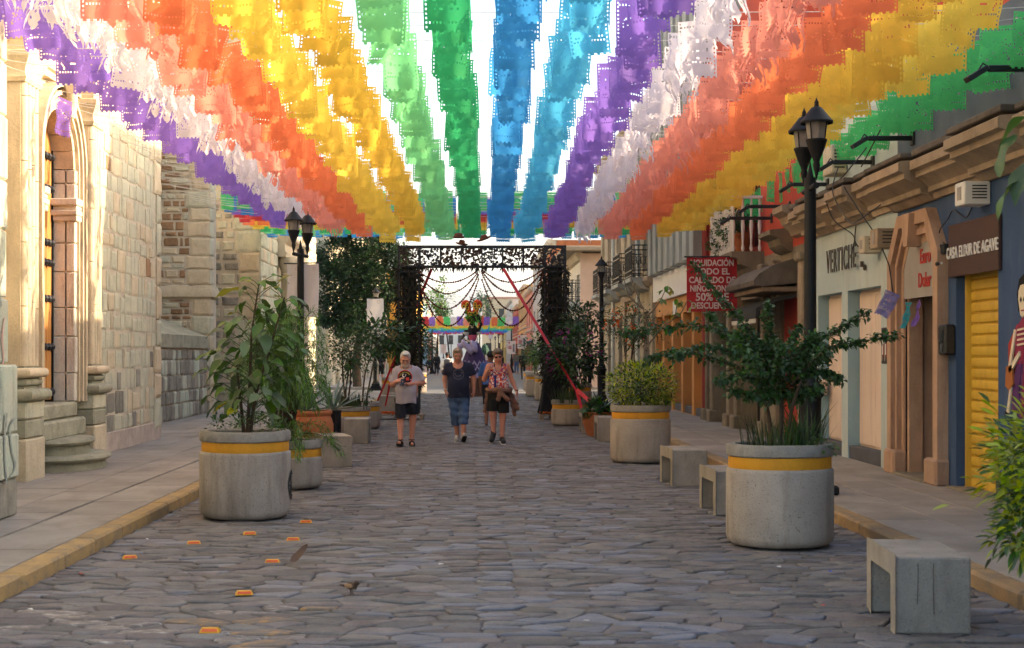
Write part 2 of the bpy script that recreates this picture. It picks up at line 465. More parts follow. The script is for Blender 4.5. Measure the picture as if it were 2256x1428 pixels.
# pavements: a bed with slabs laid on it
def pavement(name, cols, xa, xb, y1, seed, nmax):
    b = MB(); b.box(xa, xb, 3, 59, -.05, ZP-.02)
    root = tag(b.build(name, m_pbed), kind='structure'); WLOC[root.name] = Vector((0, 0, 0))
    r = random.Random(seed); items = []
    for (a, e) in cols:
        y = 3+r.uniform(0, .5)
        while y < y1:
            L_ = r.choice((.6, .9, .9, 1.2)); items.append((y, a, e, min(y+L_, y1))); y += L_
    items.sort(); rest = MB(); n = 0
    for (y, a, e, q) in items:
        dz = r.uniform(-.003, .003); g = .004
        if 9 < y and n < nmax:
            n += 1; MB().box(a+g, e-g, y+g, q-g, ZP-.05, ZP+dz, bev=.005).build('paving_slab', m_slab, root)
        else: rest.box(a+g, e-g, y+g, q-g, ZP-.05, ZP+dz, bev=.005)
    rest.build('paving_slabs', m_slab, root, kind='stuff')
    return root
pavement('pavement_church_side', [(-3.95, -3.34), (-4.57, -3.985), (-5.17, -4.58), (-5.8, -5.18), (-6.5, -5.81), (-7.2, -6.51)], -9.2, -3.2, 58.9, 3, 140)
pavement('pavement_shop_side', [(3.73, 4.33), (4.34, 4.94), (4.95, 5.6)], 3.7, 5.75, 58.9, 5, 120)
b = MB(); b.box(-9.5, XL-.35, 66, 320, -.05, ZP); tag(b.build('far_pavement', m_slab), kind='structure')
b = MB(); b.box(XR+.3, 6.2, 66, 320, -.05, ZP); tag(b.build('far_pavement', m_slab), kind='structure')
def kerb(name, x0, x1, mat, seed):
    r = random.Random(seed); b = MB(); b.box(x0+.03, x1-.03, 3, 59, -.06, .05)
    root = tag(b.build(name, m_pbed), kind='structure'); WLOC[root.name] = Vector((0, 0, 0))
    y = 3.
    while y < 59:
        L_ = r.uniform(.85, 1.15); j = r.uniform(-.008, .008)
        MB().box(x0+j, x1+j, y+.004, y+L_-.004, -.06, ZP+r.uniform(-.002, .008), bev=.022).build('kerb_stone', mat, root); y += L_
kerb('kerb_church_side', XL-.19, XL, m_kerb, 1)
kerb('kerb_shop_side', XR, XR+.18, m_kerbr, 2)
# hills
m_hill = M('hill_forest', c('#3f4a34'), .95, c('#55583f'), .002, fine=.1, fscale=.02, bump=0)
b = MB(); r = random.Random(5); nx, nyy = 80, 14
for j in range(nyy+1):
    for i in range(nx+1):
        x = -4200+8400*i/nx; t = j/nyy; y = 5200+3600*t
        h = 400*math.exp(-((x+900)/1500)**2)+260*math.exp(-((x-1700)/900)**2)+60*math.exp(-((x-300)/260)**2)+50*math.sin(x*.0045+1)+25*math.sin(x*.011)
        z = max(h, 60)*math.sin(min(t*1.5, 1)*PI/2)*(1+.12*math.sin(x*.02+j*1.3)+.08*r.uniform(-1, 1)); b.v.append((x, y, z-20))
for j in range(nyy):
    for i in range(nx): b.f.append((j*(nx+1)+i, j*(nx+1)+i+1, (j+1)*(nx+1)+i+1, (j+1)*(nx+1)+i)); b.m.append(0)
tag(b.build('hills', m_hill, smooth=True), kind='structure')
hz = bpy.data.materials.new('haze_air'); hz.use_nodes = True; _t = hz.node_tree
for _n in list(_t.nodes):
    if _n.type != 'OUTPUT_MATERIAL': _t.nodes.remove(_n)
_pv = _t.nodes.new('ShaderNodeVolumePrincipled'); _pv.inputs['Color'].default_value = (.86, .9, .96, 1); _pv.inputs['Density'].default_value = .00013; _pv.inputs['Anisotropy'].default_value = .2
_t.links.new(_pv.outputs[0], _t.nodes['Material Output'].inputs['Volume'])
b = MB(); b.box(-4500, 4500, -90, 9050, -25, 560); tag(b.build('haze', hz), kind='stuff')
# ---------------------------------------------------------------- church along the shaded pavement
m_mort = M('lime_mortar', c('#c9bda6'), .95, c('#b9ac96'), 3, fine=.2, bump=.5, bscale=30, stain=c('#6b6355'), samt=.5)
m_green = M('green_grey_stone', c('#c6c0a4'), .9, c('#b0ae98'), 4, fine=.22, bump=.7, bscale=22, rnd=.08, stain=c('#86857a'), sscale=(2, 2, .8), samt=.5)
m_beige = M('beige_stone', c('#cbbc9f'), .9, c('#b9a98b'), 4, fine=.2, bump=.6, bscale=22, rnd=.07, stain=c('#94866f'), sscale=(2, 2, .8), samt=.4)
m_brown = M('brown_rubble_stone', c('#9a7654'), .9, c('#7d644b'), 6, fine=.25, bump=.8, bscale=20, rnd=.2)
m_dark = M('soot_dark_stone', c('#999282'), .9, c('#7d786c'), 5, fine=.25, bump=.8, bscale=20, rnd=.2, stain=c('#3a3834'), sscale=(2, 2, .5), samt=.6)
m_carv = M('carved_pale_stone', c('#d2bf9f'), .85, c('#bcaa8e'), 3, fine=.15, bump=.4, bscale=30, rnd=.06, stain=c('#857862'), sscale=(2, 2, .4), samt=.5)
m_pink = M('pink_jamb_stone', c('#d8d1c2'), .9, c('#c8bfae'), 3, fine=.18, bump=.45, bscale=30, rnd=.1, stain=c('#6f5a4a'), sscale=(2, 2, .7), samt=.5)
m_mint = M('mint_weathered_stone', c('#a9b3a0'), .9, c('#b9b49f'), 2.5, fine=.2, bump=.5, bscale=25, rnd=.12, stain=c('#5d6058'), sscale=(2, 2, .5), samt=.6)
m_step = M('worn_step_stone', c('#a19d86'), .85, c('#8b8873'), 4, fine=.22, bump=.5, bscale=28, rnd=.1, stain=c('#55534a'), sscale=(2, 2, 2), samt=.5)
m_plast = M('salty_plaster', c('#c2b2a2'), .95, c('#a08f80'), 3, fine=.2, bump=.4)
m_door = M('orange_door_wood', c('#bb8348'), .55, c('#a06d38'), 5, fine=.2, bump=.2, stretch=(8, 8, .6), rnd=.12)
m_iron = M('black_iron', c('#16161a'), .5, c('#1f1f22'), 8, bump=.1, spec=.5)
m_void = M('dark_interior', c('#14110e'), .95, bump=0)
church = thing('church', 'weathered stone church with sunlit arched doorway and projecting rubble masonry', 'church', (-6, 26, 0))
CW = -5.72                                # main wall plane
ST = Stones(); rs = random.Random(21)
DY0, DY1, DZ0, DZS = 18.62, 20.06, .98, 4.25; DR = (DY1-DY0)/2; DYC = (DY0+DY1)/2
wmp = mapX(CW, 1)
b = MB()
b.wall(wmp, 8, 26, 0, 13.5, [(DY0, DY1, 0, 5.1)], .02)
n = 12
for i in range(n):
    a0, a1 = PI-PI*i/n, PI-PI*(i+1)/n
    p0, p1 = (DYC+DR*math.cos(a0), DZS+DR*math.sin(a0)), (DYC+DR*math.cos(a1), DZS+DR*math.sin(a1))
    b.add([wmp(*p0, 0), wmp(*p1, 0), wmp(p1[0], 5.1, 0), wmp(p0[0], 5.1, 0)], [(0, 1, 2, 3)])
b.add([wmp(26, 0, 0), wmp(26, 13.5, 0), wmp(26, 13.5, -2.8), wmp(26, 0, -2.8)], [(0, 1, 2, 3)])
b.add([wmp(8, 13.5, 0), wmp(26, 13.5, 0), wmp(26, 13.5, -2.8), wmp(8, 13.5, -2.8)], [(0, 1, 2, 3)])
wallo = b.build('wall', m_mort, church)
def pick(z, r, kind='green'):
    q = r.random()
    if z < 1.9 and q < .16*(1.9-z)+.02: return m_dark
    if kind == 'rub': return m_brown if q < .45 else m_green if q < .75 else m_beige
    return m_green if q < .72 else m_beige if q < .985 else m_brown
# rubble courses beside the doorway
for (u0, u1, v0, v1) in courses(21.25, 25.6, .42, 10, .31, .32, rs, .2, .7, .012):
    dv0, dv1 = rs.uniform(0, .045)*(rs.random() < .5), rs.uniform(0, .06)*(rs.random() < .5)
    ST.put((CW, 0, 0), (0, 1, 0), (0, 0, 1), (1, 0, 0), u0+rs.uniform(0, .02), u1-rs.uniform(0, .025), v0+dv0, v1-dv1, rs.uniform(.006, .02), pick(v0, rs), church)
v = .3
while v < 11:                              # corner quoins
    h = rs.uniform(.4, .62); L_ = rs.choice((.3, .5))
    ST.put((CW, 0, 0), (0, 1, 0), (0, 0, 1), (1, 0, 0), 26-L_, 26.0, v, v+h-.02, .05, rs.choice((m_beige, m_green, m_carv)), church); v += h
for (u0, u1, v0, v1) in courses(13.6, 17.1, .3, 7, .5, .6, rs, .1, .3, .015):
    ST.put((CW, 0, 0), (0, 1, 0), (0, 0, 1), (1, 0, 0), u0, u1, v0, v1, .03, pick(v0, rs), church)
b = MB(); b.box(CW-.05, CW+.03, 21.2, 26.02, 0, .42, bev=.01); b.build('plaster_skirt', m_plast, church)
# great buttress at the near end
bt = MB(); bt.box(-6.2, -4.46, 7, 13.56, 0, 13, bev=.01); but = bt.build('buttress', m_mort, church); WLOC[but.name] = wl(church)
v = .11
while v < 9:
    h = .36 if v < .2 else rs.uniform(.42, .66)
    low = v < 1.3; xf = -4.34 if low else -4.44; y = 13.6
    while y > 8:
        L_ = rs.uniform(.55, .95); 
        if y > 13.5: L_ = rs.choice((.5, .8))
        bb = MB(); bb.box(-5.2, xf+rs.uniform(-.012, .012), max(y-L_, 7.5)+.006, y-.006, v+.006, v+h-.006, bev=.018)
        bb.build('stone', (m_mint if rs.random() < .7 else m_dark) if low else (m_mint if rs.random() < .65 else m_beige), but); y -= L_
    v += h
m_spray = M('spray_paint_dark', c('#7f8480'), .85, c('#a0a698'), 9, bump=0); m_sprayr = M('spray_paint_red', c('#b08078'), .8, c('#b5a394'), 6, bump=0)
for (m, pts) in ((m_spray, [(13.42, 1.05), (13.3, .95), (13.34, .75), (13.44, .6), (13.3, .5)]), (m_spray, [(13.2, 1.1), (13.14, .8), (13.2, .45)]), (m_sprayr, [(13.45, 2.0), (13.38, 1.8), (13.42, 1.6), (13.34, 1.5)]), (m_spray, [(13.4, 2.4), (13.3, 2.25), (13.36, 2.1)])):
    b = MB(); q = curve_pts([(0, y, z) for y, z in pts], 6); xx = -4.318 if pts[0][1] < 1.3 else -4.42
    for i in range(len(q)-1): b.add([(xx, q[i].y-.025, q[i].z), (xx, q[i].y+.025, q[i].z), (xx, q[i+1].y+.025, q[i+1].z), (xx, q[i+1].y-.025, q[i+1].z)], [(0, 1, 2, 3)])
    b.build('graffiti', m, but)
# arch ring and jambs
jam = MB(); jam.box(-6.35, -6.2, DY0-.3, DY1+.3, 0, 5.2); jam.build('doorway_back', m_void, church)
jp = thing('doorway', None, None, (-5.6, DYC, 0)); jp.parent = church; jp.location = Vector((-5.6, DYC, 0))-wl(church)
for side, yy, sg in ((0, DY0, -1), (1, DY1, 1)):
    v = DZ0
    while v < DZS-.05:
        h = rs.uniform(.4, .52); h = min(h, DZS-v)
        bb = MB(); bb.box(-6.2, -5.6+rs.uniform(-.01, .008), yy, yy+sg*.3, v+.005, v+h-.005, bev=.014); bb.build('jamb_stone', m_pink, jp); v += h
    for (z0, z1, o) in ((3.52, 3.6, .04), (3.6, 3.68, .07), (3.74, 3.84, .09), (3.68, 3.74, .03)):
        MB().box(-6.18, -5.57+o*.3, yy-sg*o, yy+sg*.28, z0, z1, bev=.015).build('impost_moulding', m_pink, jp)
nv = 9
for i in range(nv):
    a0, a1 = PI*i/nv+.008, PI*(i+1)/nv-.008
    def P(rr, a): return (DYC+rr*math.cos(a), DZS+rr*math.sin(a))
    poly = [P(DR, a0), P(DR, (a0+a1)/2), P(DR, a1), P(DR+.3, a1), P(DR+.3, (a0+a1)/2), P(DR+.3, a0)]
    MB().prism(poly, .1+rs.uniform(-.008, .008), -.5, wmp).build('voussoir', m_carv, jp)
def archpath(rr):
    pts = [(DYC+rr, DZ0)]+[(DYC+rr, z) for z in (2, 3, DZS)]+[(DYC+rr*math.cos(PI*i/16), DZS+rr*math.sin(PI*i/16)) for i in range(1, 17)]+[(DYC-rr, z) for z in (3, 2, DZ0)]
    return pts
for (r0, r1, w) in ((.1, .15, .15), (.19, .25, .18), (.3, .36, .2)):
    b = MB(); pa, pb = archpath(DR+r0), archpath(DR+r1)
    for i in range(len(pa)-1):
        q = [pa[i], pa[i+1], pb[i+1], pb[i]]
        b.prism(q, .02, w, wmp)
    b.build('archivolt', m_carv, jp)
# door leaf with planks and studs
dl = MB(); dl.box(-6.16, -6.06, DY0, DY1, DZ0, 5.0); door = dl.build('door', m_void, church); WLOC[door.name] = wl(church)
for k in range(6):
    MB().box(-6.06, -5.925+.006*(k % 2), DY0+.02+k*.23, DY0+.24+k*.23, DZ0+.03, 4.95, bev=.008).build('plank', m_door, door)
for z in (1.12, 1.75, 2.42, 2.92, 3.2, 3.95, 4.4):
    b = MB(); b.box(-5.93, -5.9, 19.2, 19.98, z-.02, z+.02)
    for k in range(5): b.ball((-5.89, 19.3+.16*k, z), (.05, .055, .055), 8)
    b.build('door_strap', m_iron, door)
MB().box(-6.1, -5.9, 20.01, 20.055, DZ0, 4.9).build('door_gap', m_void, door)
# engaged columns
def column(y0, y1, xf, nm):
    root = thing('engaged_column', None, None, (xf, (y0+y1)/2, 0)); root.parent = church; root.location = Vector((xf, (y0+y1)/2, 0))-wl(church)
    yc, hw = (y0+y1)/2, (y1-y0)/2
    for z0, z1, o, m in ((0, .62, .06, m_beige), (.62, .85, .05, m_step), (.85, 1.08, .05, m_green)):
        MB().box(CW-.1, xf+o, y0-o, y1+o, z0+.004, z1-.004, bev=.02).build('pedestal_block', m, root)
    for zz, rr, o in ((1.15, .075, .07), (1.3, .045, .0), (1.42, .06, .05)):
        pts = [(CW, y0-o, zz), (xf+o, y0-o, zz), (xf+o, y1+o, zz), (CW, y1+o, zz)]
        MB().tube(pts, rr, 10).build('base_torus', m_step if zz < 1.4 else m_carv, root, smooth=50)
    MB().box(CW-.05, xf, y0, y1, 1.05, 1.5).build('base_die', m_step, root)
    v = 1.5
    sh = MB()
    MB().box(CW-.05, xf-.05, y0+.02, y1-.02, 1.5, 5.0).build('shaft_core', m_carv, root)
    for k in range(4):
        a = y0+.02+(y1-y0-.04)*k/4
        z = 1.5
        while z < 4.95:
            h = min(rs.uniform(.7, 1.0), 4.97-z)
            bb = MB(); bb.tube([(xf-.045, a+hw/4, z+.006), (xf-.045, a+hw/4, z+h-.004)], hw/4.6, 8); bb.build('shaft_flute', m_carv if rs.random() < .8 else m_beige, root, smooth=50); z += h
    prof = [(0, 4.95), (.03, 4.95), (.06, 5.0), (.03, 5.05), (.03, 5.1), (.1, 5.22), (.12, 5.25), (.12, 5.31), (.05, 5.33), (.05, 5.45), (.08, 5.47), (.08, 5.6), (.16, 5.68), (.2, 5.72), (.2, 5.8), (0, 5.8)]
    path = [(CW, y0, 0, -1), (xf, y0, .7, -.7), (xf, y1, .7, .7), (CW, y1, 0, 1)]
    MB().sweep(prof, path).build('capital', m_carv, root, smooth=30)
    return root
column(17.2, 17.8, -5.42, 0); column(20.5, 21.05, -5.48, 1)
prof = [(0, 5.33), (.1, 5.33), (.1, 5.42), (.14, 5.44), (.14, 5.5), (.09, 5.52), (.09, 5.78), (.16, 5.84), (.22, 5.9), (.26, 5.98), (.26, 6.06), (0, 6.08)]
MB().sweep(prof, [(CW, 16.9, 1, 0), (CW, 21.4, 1, 0)]).build('entablature', m_carv, church, smooth=30)
prof = [(0, 6.9), (.1, 6.95), (.2, 7.05), (.3, 7.1), (.3, 7.2), (0, 7.25)]
MB().sweep(prof, [(CW, 13.6, 1, 0), (CW, 21.8, 1, 0)]).build('cornice', m_carv, church, smooth=30)
b = MB()                                       # keystone volute
for k in range(22):
    t = k/21
b.tube([(CW+.24+.05*math.sin(t*PI), DYC, 4.88+.42*t) for t in [k/10 for k in range(11)]], [.09-.02*math.sin(k/10*PI) for k in range(11)], 10)
b.tube([(CW+.3, DYC-.12, 5.26), (CW+.3, DYC+.12, 5.26)], .075, 12); b.tube([(CW+.26, DYC-.1, 4.92), (CW+.26, DYC+.1, 4.92)], .055, 12)
b.build('keystone', m_carv, church, smooth=40)
# threshold and rounded steps
for (z0, z1, xo, y0, y1) in ((.5, .76, -5.52, 18.25, 20.35), (.76, .98, -5.6, 18.4, 20.2)):
    MB().box(-6.2, xo, y0, y1, z0+.003, z1, bev=.03).build('threshold_block', m_step, church)
def halfstep(rx, ry, z0, z1, nm):
    b = MB(); q = [(rx-.07, z0), (rx-.07, z1-.09), (rx-.02, z1-.075), (rx, z1-.045), (rx-.01, z1-.01), (rx-.04, z1), (0, z1+.004)]
    b.lathe([(p, z) for p, z in q], 20, (-5.6, 19.25, 0), a0=-PI/2, a1=PI/2, sx=1, sy=ry/rx)
    b.build('step', m_step, church, smooth=35)
halfstep(.68, .98, 0, .31, 0); halfstep(.46, .8, .29, .52, 1)
# recess: low battered wall, rubble buttress, tower wall, long side wall with carved portal
lw = MB(); lw.add([(-6.93, 26, 0), (-6.93, 37, 0), (-6.93, 37, 2.06), (-6.93, 26, 2.06), (-8.4, 26, 2.62), (-8.4, 37, 2.62)], [(0, 1, 2, 3), (3, 2, 5, 4)])
low = lw.build('low_wall', m_mort, church); WLOC[low.name] = wl(church)
for (u0, u1, v0, v1) in courses(27.5, 37, .12, 1.75, .3, .36, rs, .3, .6, .02):
    ST.put((-6.93, 0, 0), (0, 1, 0), (0, 0, 1), (1, 0, 0), u0, u1, v0, v1, rs.uniform(.02, .05), m_dark if rs.random() < .55 else m_mint, low)
y = 26
while y < 37:
    bb = MB(); nrm = Vector((.56, 0, 1.47)).normalized(); q = min(y+1.1, 37)
    bb.add([(-6.86, y+.01, 1.8), (-6.86, q-.01, 1.8), (-6.86, q-.01, 2.1), (-6.86, y+.01, 2.1), (-8.35, y+.01, 2.68), (-8.35, q-.01, 2.68), (-6.95, y+.01, 1.8), (-6.95, q-.01, 1.8)],
           [(0, 1, 2, 3), (3, 2, 5, 4), (0, 1, 7, 6), (0, 3, 4, 6), (1, 2, 5, 7)]); bb.build('cap_stone', m_step, low); y += 1.1
b = MB(); b.box(-9.5, -8.4, 26, 62, 0, 13.5); b.build('nave_wall', m_mort, church)
bb = MB(); bb.box(-8.4, -6.84, 37.04, 38.0, 0, 13.5); rb = bb.build('rubble_buttress', m_mort, church); WLOC[rb.name] = wl(church)
prof = [(0, 3.1), (.09, 3.14), (.09, 3.25), (.02, 3.42), (0, 3.42)]
MB().sweep(prof, [(-8.4, 37.02, 0, -1), (-6.82, 37.02, .7, -.7), (-6.82, 38, 1, 0)]).build('ledge', m_beige, rb, smooth=30)
v = .4
while v < 11.5:
    h = rs.uniform(.34, .58); edge = -6.84-rs.uniform(.42, .66)
    ST.put((0, 37.04, 0), (1, 0, 0), (0, 0, 1), (0, -1, 0), edge+.02, -6.82, v, v+h-.025, .045, rs.choice((m_beige, m_beige, m_green, m_carv)), rb)
    ST.put((-6.84, 0, 0), (0, 1, 0), (0, 0, 1), (1, 0, 0), 37.02, 37.5, v, v+h-.025, .04, rs.choice((m_beige, m_green)), rb)
    for (u0, u1, w0, w1) in courses(-8.38, edge, v, v+h, .19, .3, rs, .3, .6, .06):
        ST.put((0, 37.04, 0), (1, 0, 0), (0, 0, 1), (0, -1, 0), u0, u1, w0, w1, rs.uniform(.025, .06), pick(3, rs, 'rub'), rb)
    v += h
bb = MB(); bb.box(-8.6, -6.84, 45.84, 62, 0, 13.5); tw = bb.build('side_wall', m_mort, church); WLOC[tw.name] = wl(church)
v = .3
while v < 10.5:
    h = rs.uniform(.5, .8); edge = -6.84-rs.uniform(.6, 1.0)
    ST.put((0, 45.84, 0), (1, 0, 0), (0, 0, 1), (0, -1, 0), edge, -6.84, v, v+h-.03, .04, m_green if rs.random() < .7 else m_beige, tw)
    for (u0, u1, w0, w1) in courses(-8.4, edge, v, v+h, .33, .5, rs, .2, .3, .12):
        ST.put((0, 45.84, 0), (1, 0, 0), (0, 0, 1), (0, -1, 0), u0, u1, w0, w1, .04, m_dark if rs.random() < .5 else m_green, tw)
    v += h
for (u0, u1, v0, v1) in courses(45.84, 62, .2, 9, .5, .75, rs, .2, .4, .03):
    if 49.6 < (u0+u1)/2 < 55.6 and v0 < 7: continue
    ST.put((-6.84, 0, 0), (0, 1, 0), (0, 0, 1), (1, 0, 0), u0, u1, v0, v1, rs.uniform(.03, .06), m_green if rs.random() < .75 else m_carv, tw)
ST.emit('stone', 300, 'stones', church)
# carved side portal
po = thing('carved_portal', None, None, (-6.8, 52.6, 0)); po.parent = church; po.location = Vector((-6.8, 52.6, 0))-wl(church)
for yy in (49.9, 50.9, 54.0, 55.0):
    b = MB(); b.box(-6.9, -6.5, yy, yy+.55, 0, 1.3, bev=.03); b.lathe([(.2, 1.3), (.24, 1.36), (.24, 1.46), (.19, 1.5), (.17, 4.4), (.2, 4.45), (.17, 4.5), (.28, 4.8), (.3, 4.95), (.3, 5.05)], 14, (-6.55, yy+.27, 0))
    b.build('column', m_carv, po, smooth=35)
prof = [(0, 5.05), (.3, 5.05), (.32, 5.2), (.26, 5.25), (.26, 5.5), (.36, 5.6), (.46, 5.7), (.46, 5.82), (0, 5.86)]
MB().sweep(prof, [(-6.8, 49.7, 1, 0), (-6.8, 55.8, 1, 0)]).build('entablature', m_carv, po, smooth=30)
b = MB()
for yy in (50.1, 55.2):
    b.tube([(-6.55+.22*math.cos(t*.55)*(1-t/14), yy, 6.3+.42*math.sin(t*.55)*(1-t/14)) for t in range(13)], [.12-.006*t for t in range(13)], 8)
    b.tube([(-6.75, yy-.3, 6.25), (-6.75, yy+.3, 6.25)], .36, 14)
b.box(-6.84, -6.5, 51, 54.4, 5.86, 7.0, bev=.05); b.build('scroll', m_carv, po, smooth=40)
b = MB(); b.box(-6.86, -6.79, 51.6, 53.8, .1, 4.3); b.build('portal_door', m_void, po)
# ---------------------------------------------------------------- buildings on the shop side
XB = 5.55
m_navy = M('navy_plaster', c('#3a5072'), .85, c('#324764'), 1.2, fine=.1, bump=.12, stain=c('#5b6673'), sscale=(1.5, 1.5, .4), samt=.45)
m_slate = M('slate_blue_plaster', c('#566270'), .85, c('#4c5764'), 1.2, fine=.1, bump=.12, stain=c('#6f777d'), sscale=(1.5, 1.5, .3), samt=.4)
m_ice = M('pale_ice_plaster', c('#b3bdb9'), .85, c('#a3b1b0'), 1.0, fine=.08, bump=.1, stain=c('#8f8f84'), sscale=(1.5, 1.5, .25), samt=.45)
m_icer = M('blue_reveal_paint', c('#93aeb4'), .85, c('#86a2a9'), 1.0, fine=.08, bump=.1, stain=c('#7f8c8c'), sscale=(1.5, 1.5, .25), samt=.4)
m_cant = M('buff_cornice_stone', c('#a4917a'), .85, c('#8b7964'), 2.5, fine=.18, bump=.4, bscale=30, rnd=.1, stain=c('#5d544a'), sscale=(1.2, 1.2, 1.2), samt=.65)
m_cantd = M('weathered_cornice_top', c('#6d645a'), .9, c('#544e48'), 3, fine=.2, bump=.5, bscale=30, rnd=.1, stain=c('#3f3a36'), sscale=(2, 2, 1), samt=.6)
m_euro = M('pinkish_portal_stone', c('#b39278'), .85, c('#9f7f66'), 2.5, fine=.15, bump=.35, bscale=30, rnd=.08, stain=c('#7a5a46'), sscale=(2, 2, .4), samt=.55)
m_door2 = M('cream_metal_door', c('#d9c3b0'), .6, c('#cfb8a5'), 1.5, fine=.05, bump=.03, stain=c('#b39a86'), sscale=(2, 2, .2), samt=.4)
m_dgrey = M('grey_threshold', c('#57575a'), .8, c('#4a4a4d'), 3, fine=.15)
m_steel = M('brushed_letter_steel', c('#5d574f'), .4, c('#4a453f'), 6, metal=.6, bump=.05)
m_brsign = M('brown_sign_board', c('#4b3229'), .5, c('#432c24'), 2, fine=.05, bump=.03)
m_white = M('white_paint', c('#dcd8d0'), .6, c('#d0ccc4'), 3, fine=.05, bump=.05)
m_yel = M('yellow_shutter_paint', c('#d0a93c'), .5, c('#c29a33'), 2, fine=.1, bump=.05, rnd=.05, stain=c('#8f6d2a'), sscale=(3, 3, 1), samt=.4)
m_redp = M('vermilion_plaster', c('#b5472f'), .85, c('#a33e2a'), 1.2, fine=.1, bump=.12, stain=c('#7e3a2b'), sscale=(1.5, 1.5, .3), samt=.5)
m_redd = M('red_door_paint', c('#a8301c'), .6, c('#982a19'), 2, fine=.08, bump=.05)
m_rdpipe = M('dark_red_pipe', c('#8a2f26'), .6)
m_grst = M('grey_buff_stone', c('#877a66'), .9, c('#726755'), 2.5, fine=.2, bump=.5, bscale=28, rnd=.1, stain=c('#4f483f'), sscale=(1.5, 1.5, .6), samt=.6)
m_blk = M('black_steel', c('#141416'), .45, c('#1c1c1f'), 10, bump=.06, spec=.5)
m_pole = M('charcoal_pole_paint', c('#121213'), .55, c('#19191a'), 6, fine=.2, bump=.1, spec=.25)
m_wood = M('dark_carved_wood', c('#4a2f20'), .6, c('#3a2418'), 6, fine=.2, bump=.3, stretch=(6, 6, .8))
m_boxm = M('cream_metal_box', c('#c7bca6'), .6, c('#b9ad97'), 3, fine=.08, bump=.05, stain=c('#8c7c66'), sscale=(4, 4, 2), samt=.4)
m_sign = M('grey_sign_board', c('#9a938a'), .6, c('#8d867d'), 2, fine=.06, bump=.03)
m_redl = M('red_letter', c('#b3352c'), .6, bump=0)
m_glass = M('window_glass', c('#20262b'), .08, c('#2a3035'), 1, fine=0, bump=0, spec=.6)
m_lamp = M('frosted_lamp_glass', c('#a9a49c'), .3, c('#8f8a83'), 6, fine=.1, bump=.02, spec=.5, transl=.4)
def mp_(x): return mapX(x, -1)
def shell(b, y0, y1, h, mp, dep=7, back=True, mi=0):
    """end walls, roof and back behind a facade"""
    for y in (y0, y1): b.add([mp(y, 0, 0), mp(y, h, 0), mp(y, h, -dep), mp(y, 0, -dep)], [(0, 1, 2, 3)], mi)
    b.add([mp(y0, h, 0), mp(y1, h, 0), mp(y1, h, -dep), mp(y0, h, -dep)], [(0, 1, 2, 3)], mi)
    b.add([mp(y0, 0, -dep), mp(y1, 0, -dep), mp(y1, h, -dep), mp(y0, h, -dep)], [(0, 1, 2, 3)], mi)
def cornice_run(parent, y0, y1, zb, n, r, first=0):
    """stone cornice in blocks, alternate ones broken forward"""
    L_ = (y1-y0)/n
    for k in range(n):
        o = .13 if (k+first) % 2 else 0; a, e = y0+k*L_, y0+(k+1)*L_; dz = r.uniform(-.012, .012)
        prof = [(-.05, zb), (.05, zb), (.07+o*.5, zb+.07), (.12+o*.6, zb+.08), (.12+o*.7, zb+.14), (.2+o, zb+.22), (.27+o, zb+.25), (.27+o, zb+.32), (.34+o, zb+.34), (.34+o, zb+.44), (.31+o, zb+.46), (-.05, zb+.5)]
        prof = [(p, z+dz) for p, z in prof]
        bb = MB(); bb.sweep(prof, [(XB, a+.006, -1, 0), (XB, e-.006, -1, 0)]); bb.build('cornice_block', m_cant, parent, smooth=25)
        MB().box(XB-.32-o, XB+.02, a+.004, e-.004, zb+.5+dz, zb+.56+dz+r.uniform(0, .02), bev=.012).build('cornice_top_slab', m_cantd, parent)
r4 = random.Random(31)
def planks_wall(parent, name, mat, y0, y1, z0, z1, x, n, vertical=True): pass
# --- navy shop with yellow shutter and stone portal
navy = thing('shop_building', 'navy blue shop with yellow roller shutter under a heavy stone cornice', 'shop', (XB, 14, 0))
b = MB(); mp = mp_(XB)
EY0, EY1 = 16.95, 18.2
holes = [(15.0, 16.3, .1, 2.62, .14), (EY0, EY1, .1, 2.6, .5), (8.5, 10.5, .1, 2.7, .2)]
b.wall(mp, 4, 18.55, 0, 3.62, holes, .14)
shell(b, 4, 18.55, 5.3, mp); b.build('wall', m_navy, navy)
b = MB(); b.wall(mp, 4, 18.55, 3.62, 5.3, [], .1); b.build('upper_wall', m_slate, navy)
cornice_run(navy, 4.1, 18.55, 3.5, 9, r4, 1)
MB().box(XB-.03, XB+.01, 4, 15.0, .05, .34, bev=.01).build('skirting', m_dgrey, navy)
shb = MB(); shb.box(XB+.24, XB+.26, 15.0, 16.3, .1, 2.62); sht = shb.build('roller_shutter', m_yel, navy); WLOC[sht.name] = wl(navy)
z = .13; k = 0
sm = None
while z < 2.55:
    bb = MB(); pz = .125
    prof = [(.1, 0), (.029, .003), (.034, .02), (.036, .05), (.034, .085), (.029, .1), (.014, .102), (.02, .108), (.014, .113), (.02, .119), (.014, .122)]
    bb.sweep([(q if i else .02, z+zz) for i, (q, zz) in enumerate(prof)], [(XB+.19, 15.035, -1, 0), (XB+.19, 16.265, -1, 0)])
    bb.build('slat', m_yel, sht, smooth=50); z += pz
for yy in (15.0, 16.25): MB().box(XB+.1, XB+.2, yy, yy+.05, .1, 2.62).build('guide_rail', m_yel, sht)
MB().box(5.45, 5.75, 14.9, 16.4, .05, .135, bev=.012).build('doorstep', m_grst, navy)
MB().box(XB+.16, XB+.18, 8.5, 10.5, .1, 2.7).build('side_shutter', m_yel, navy)
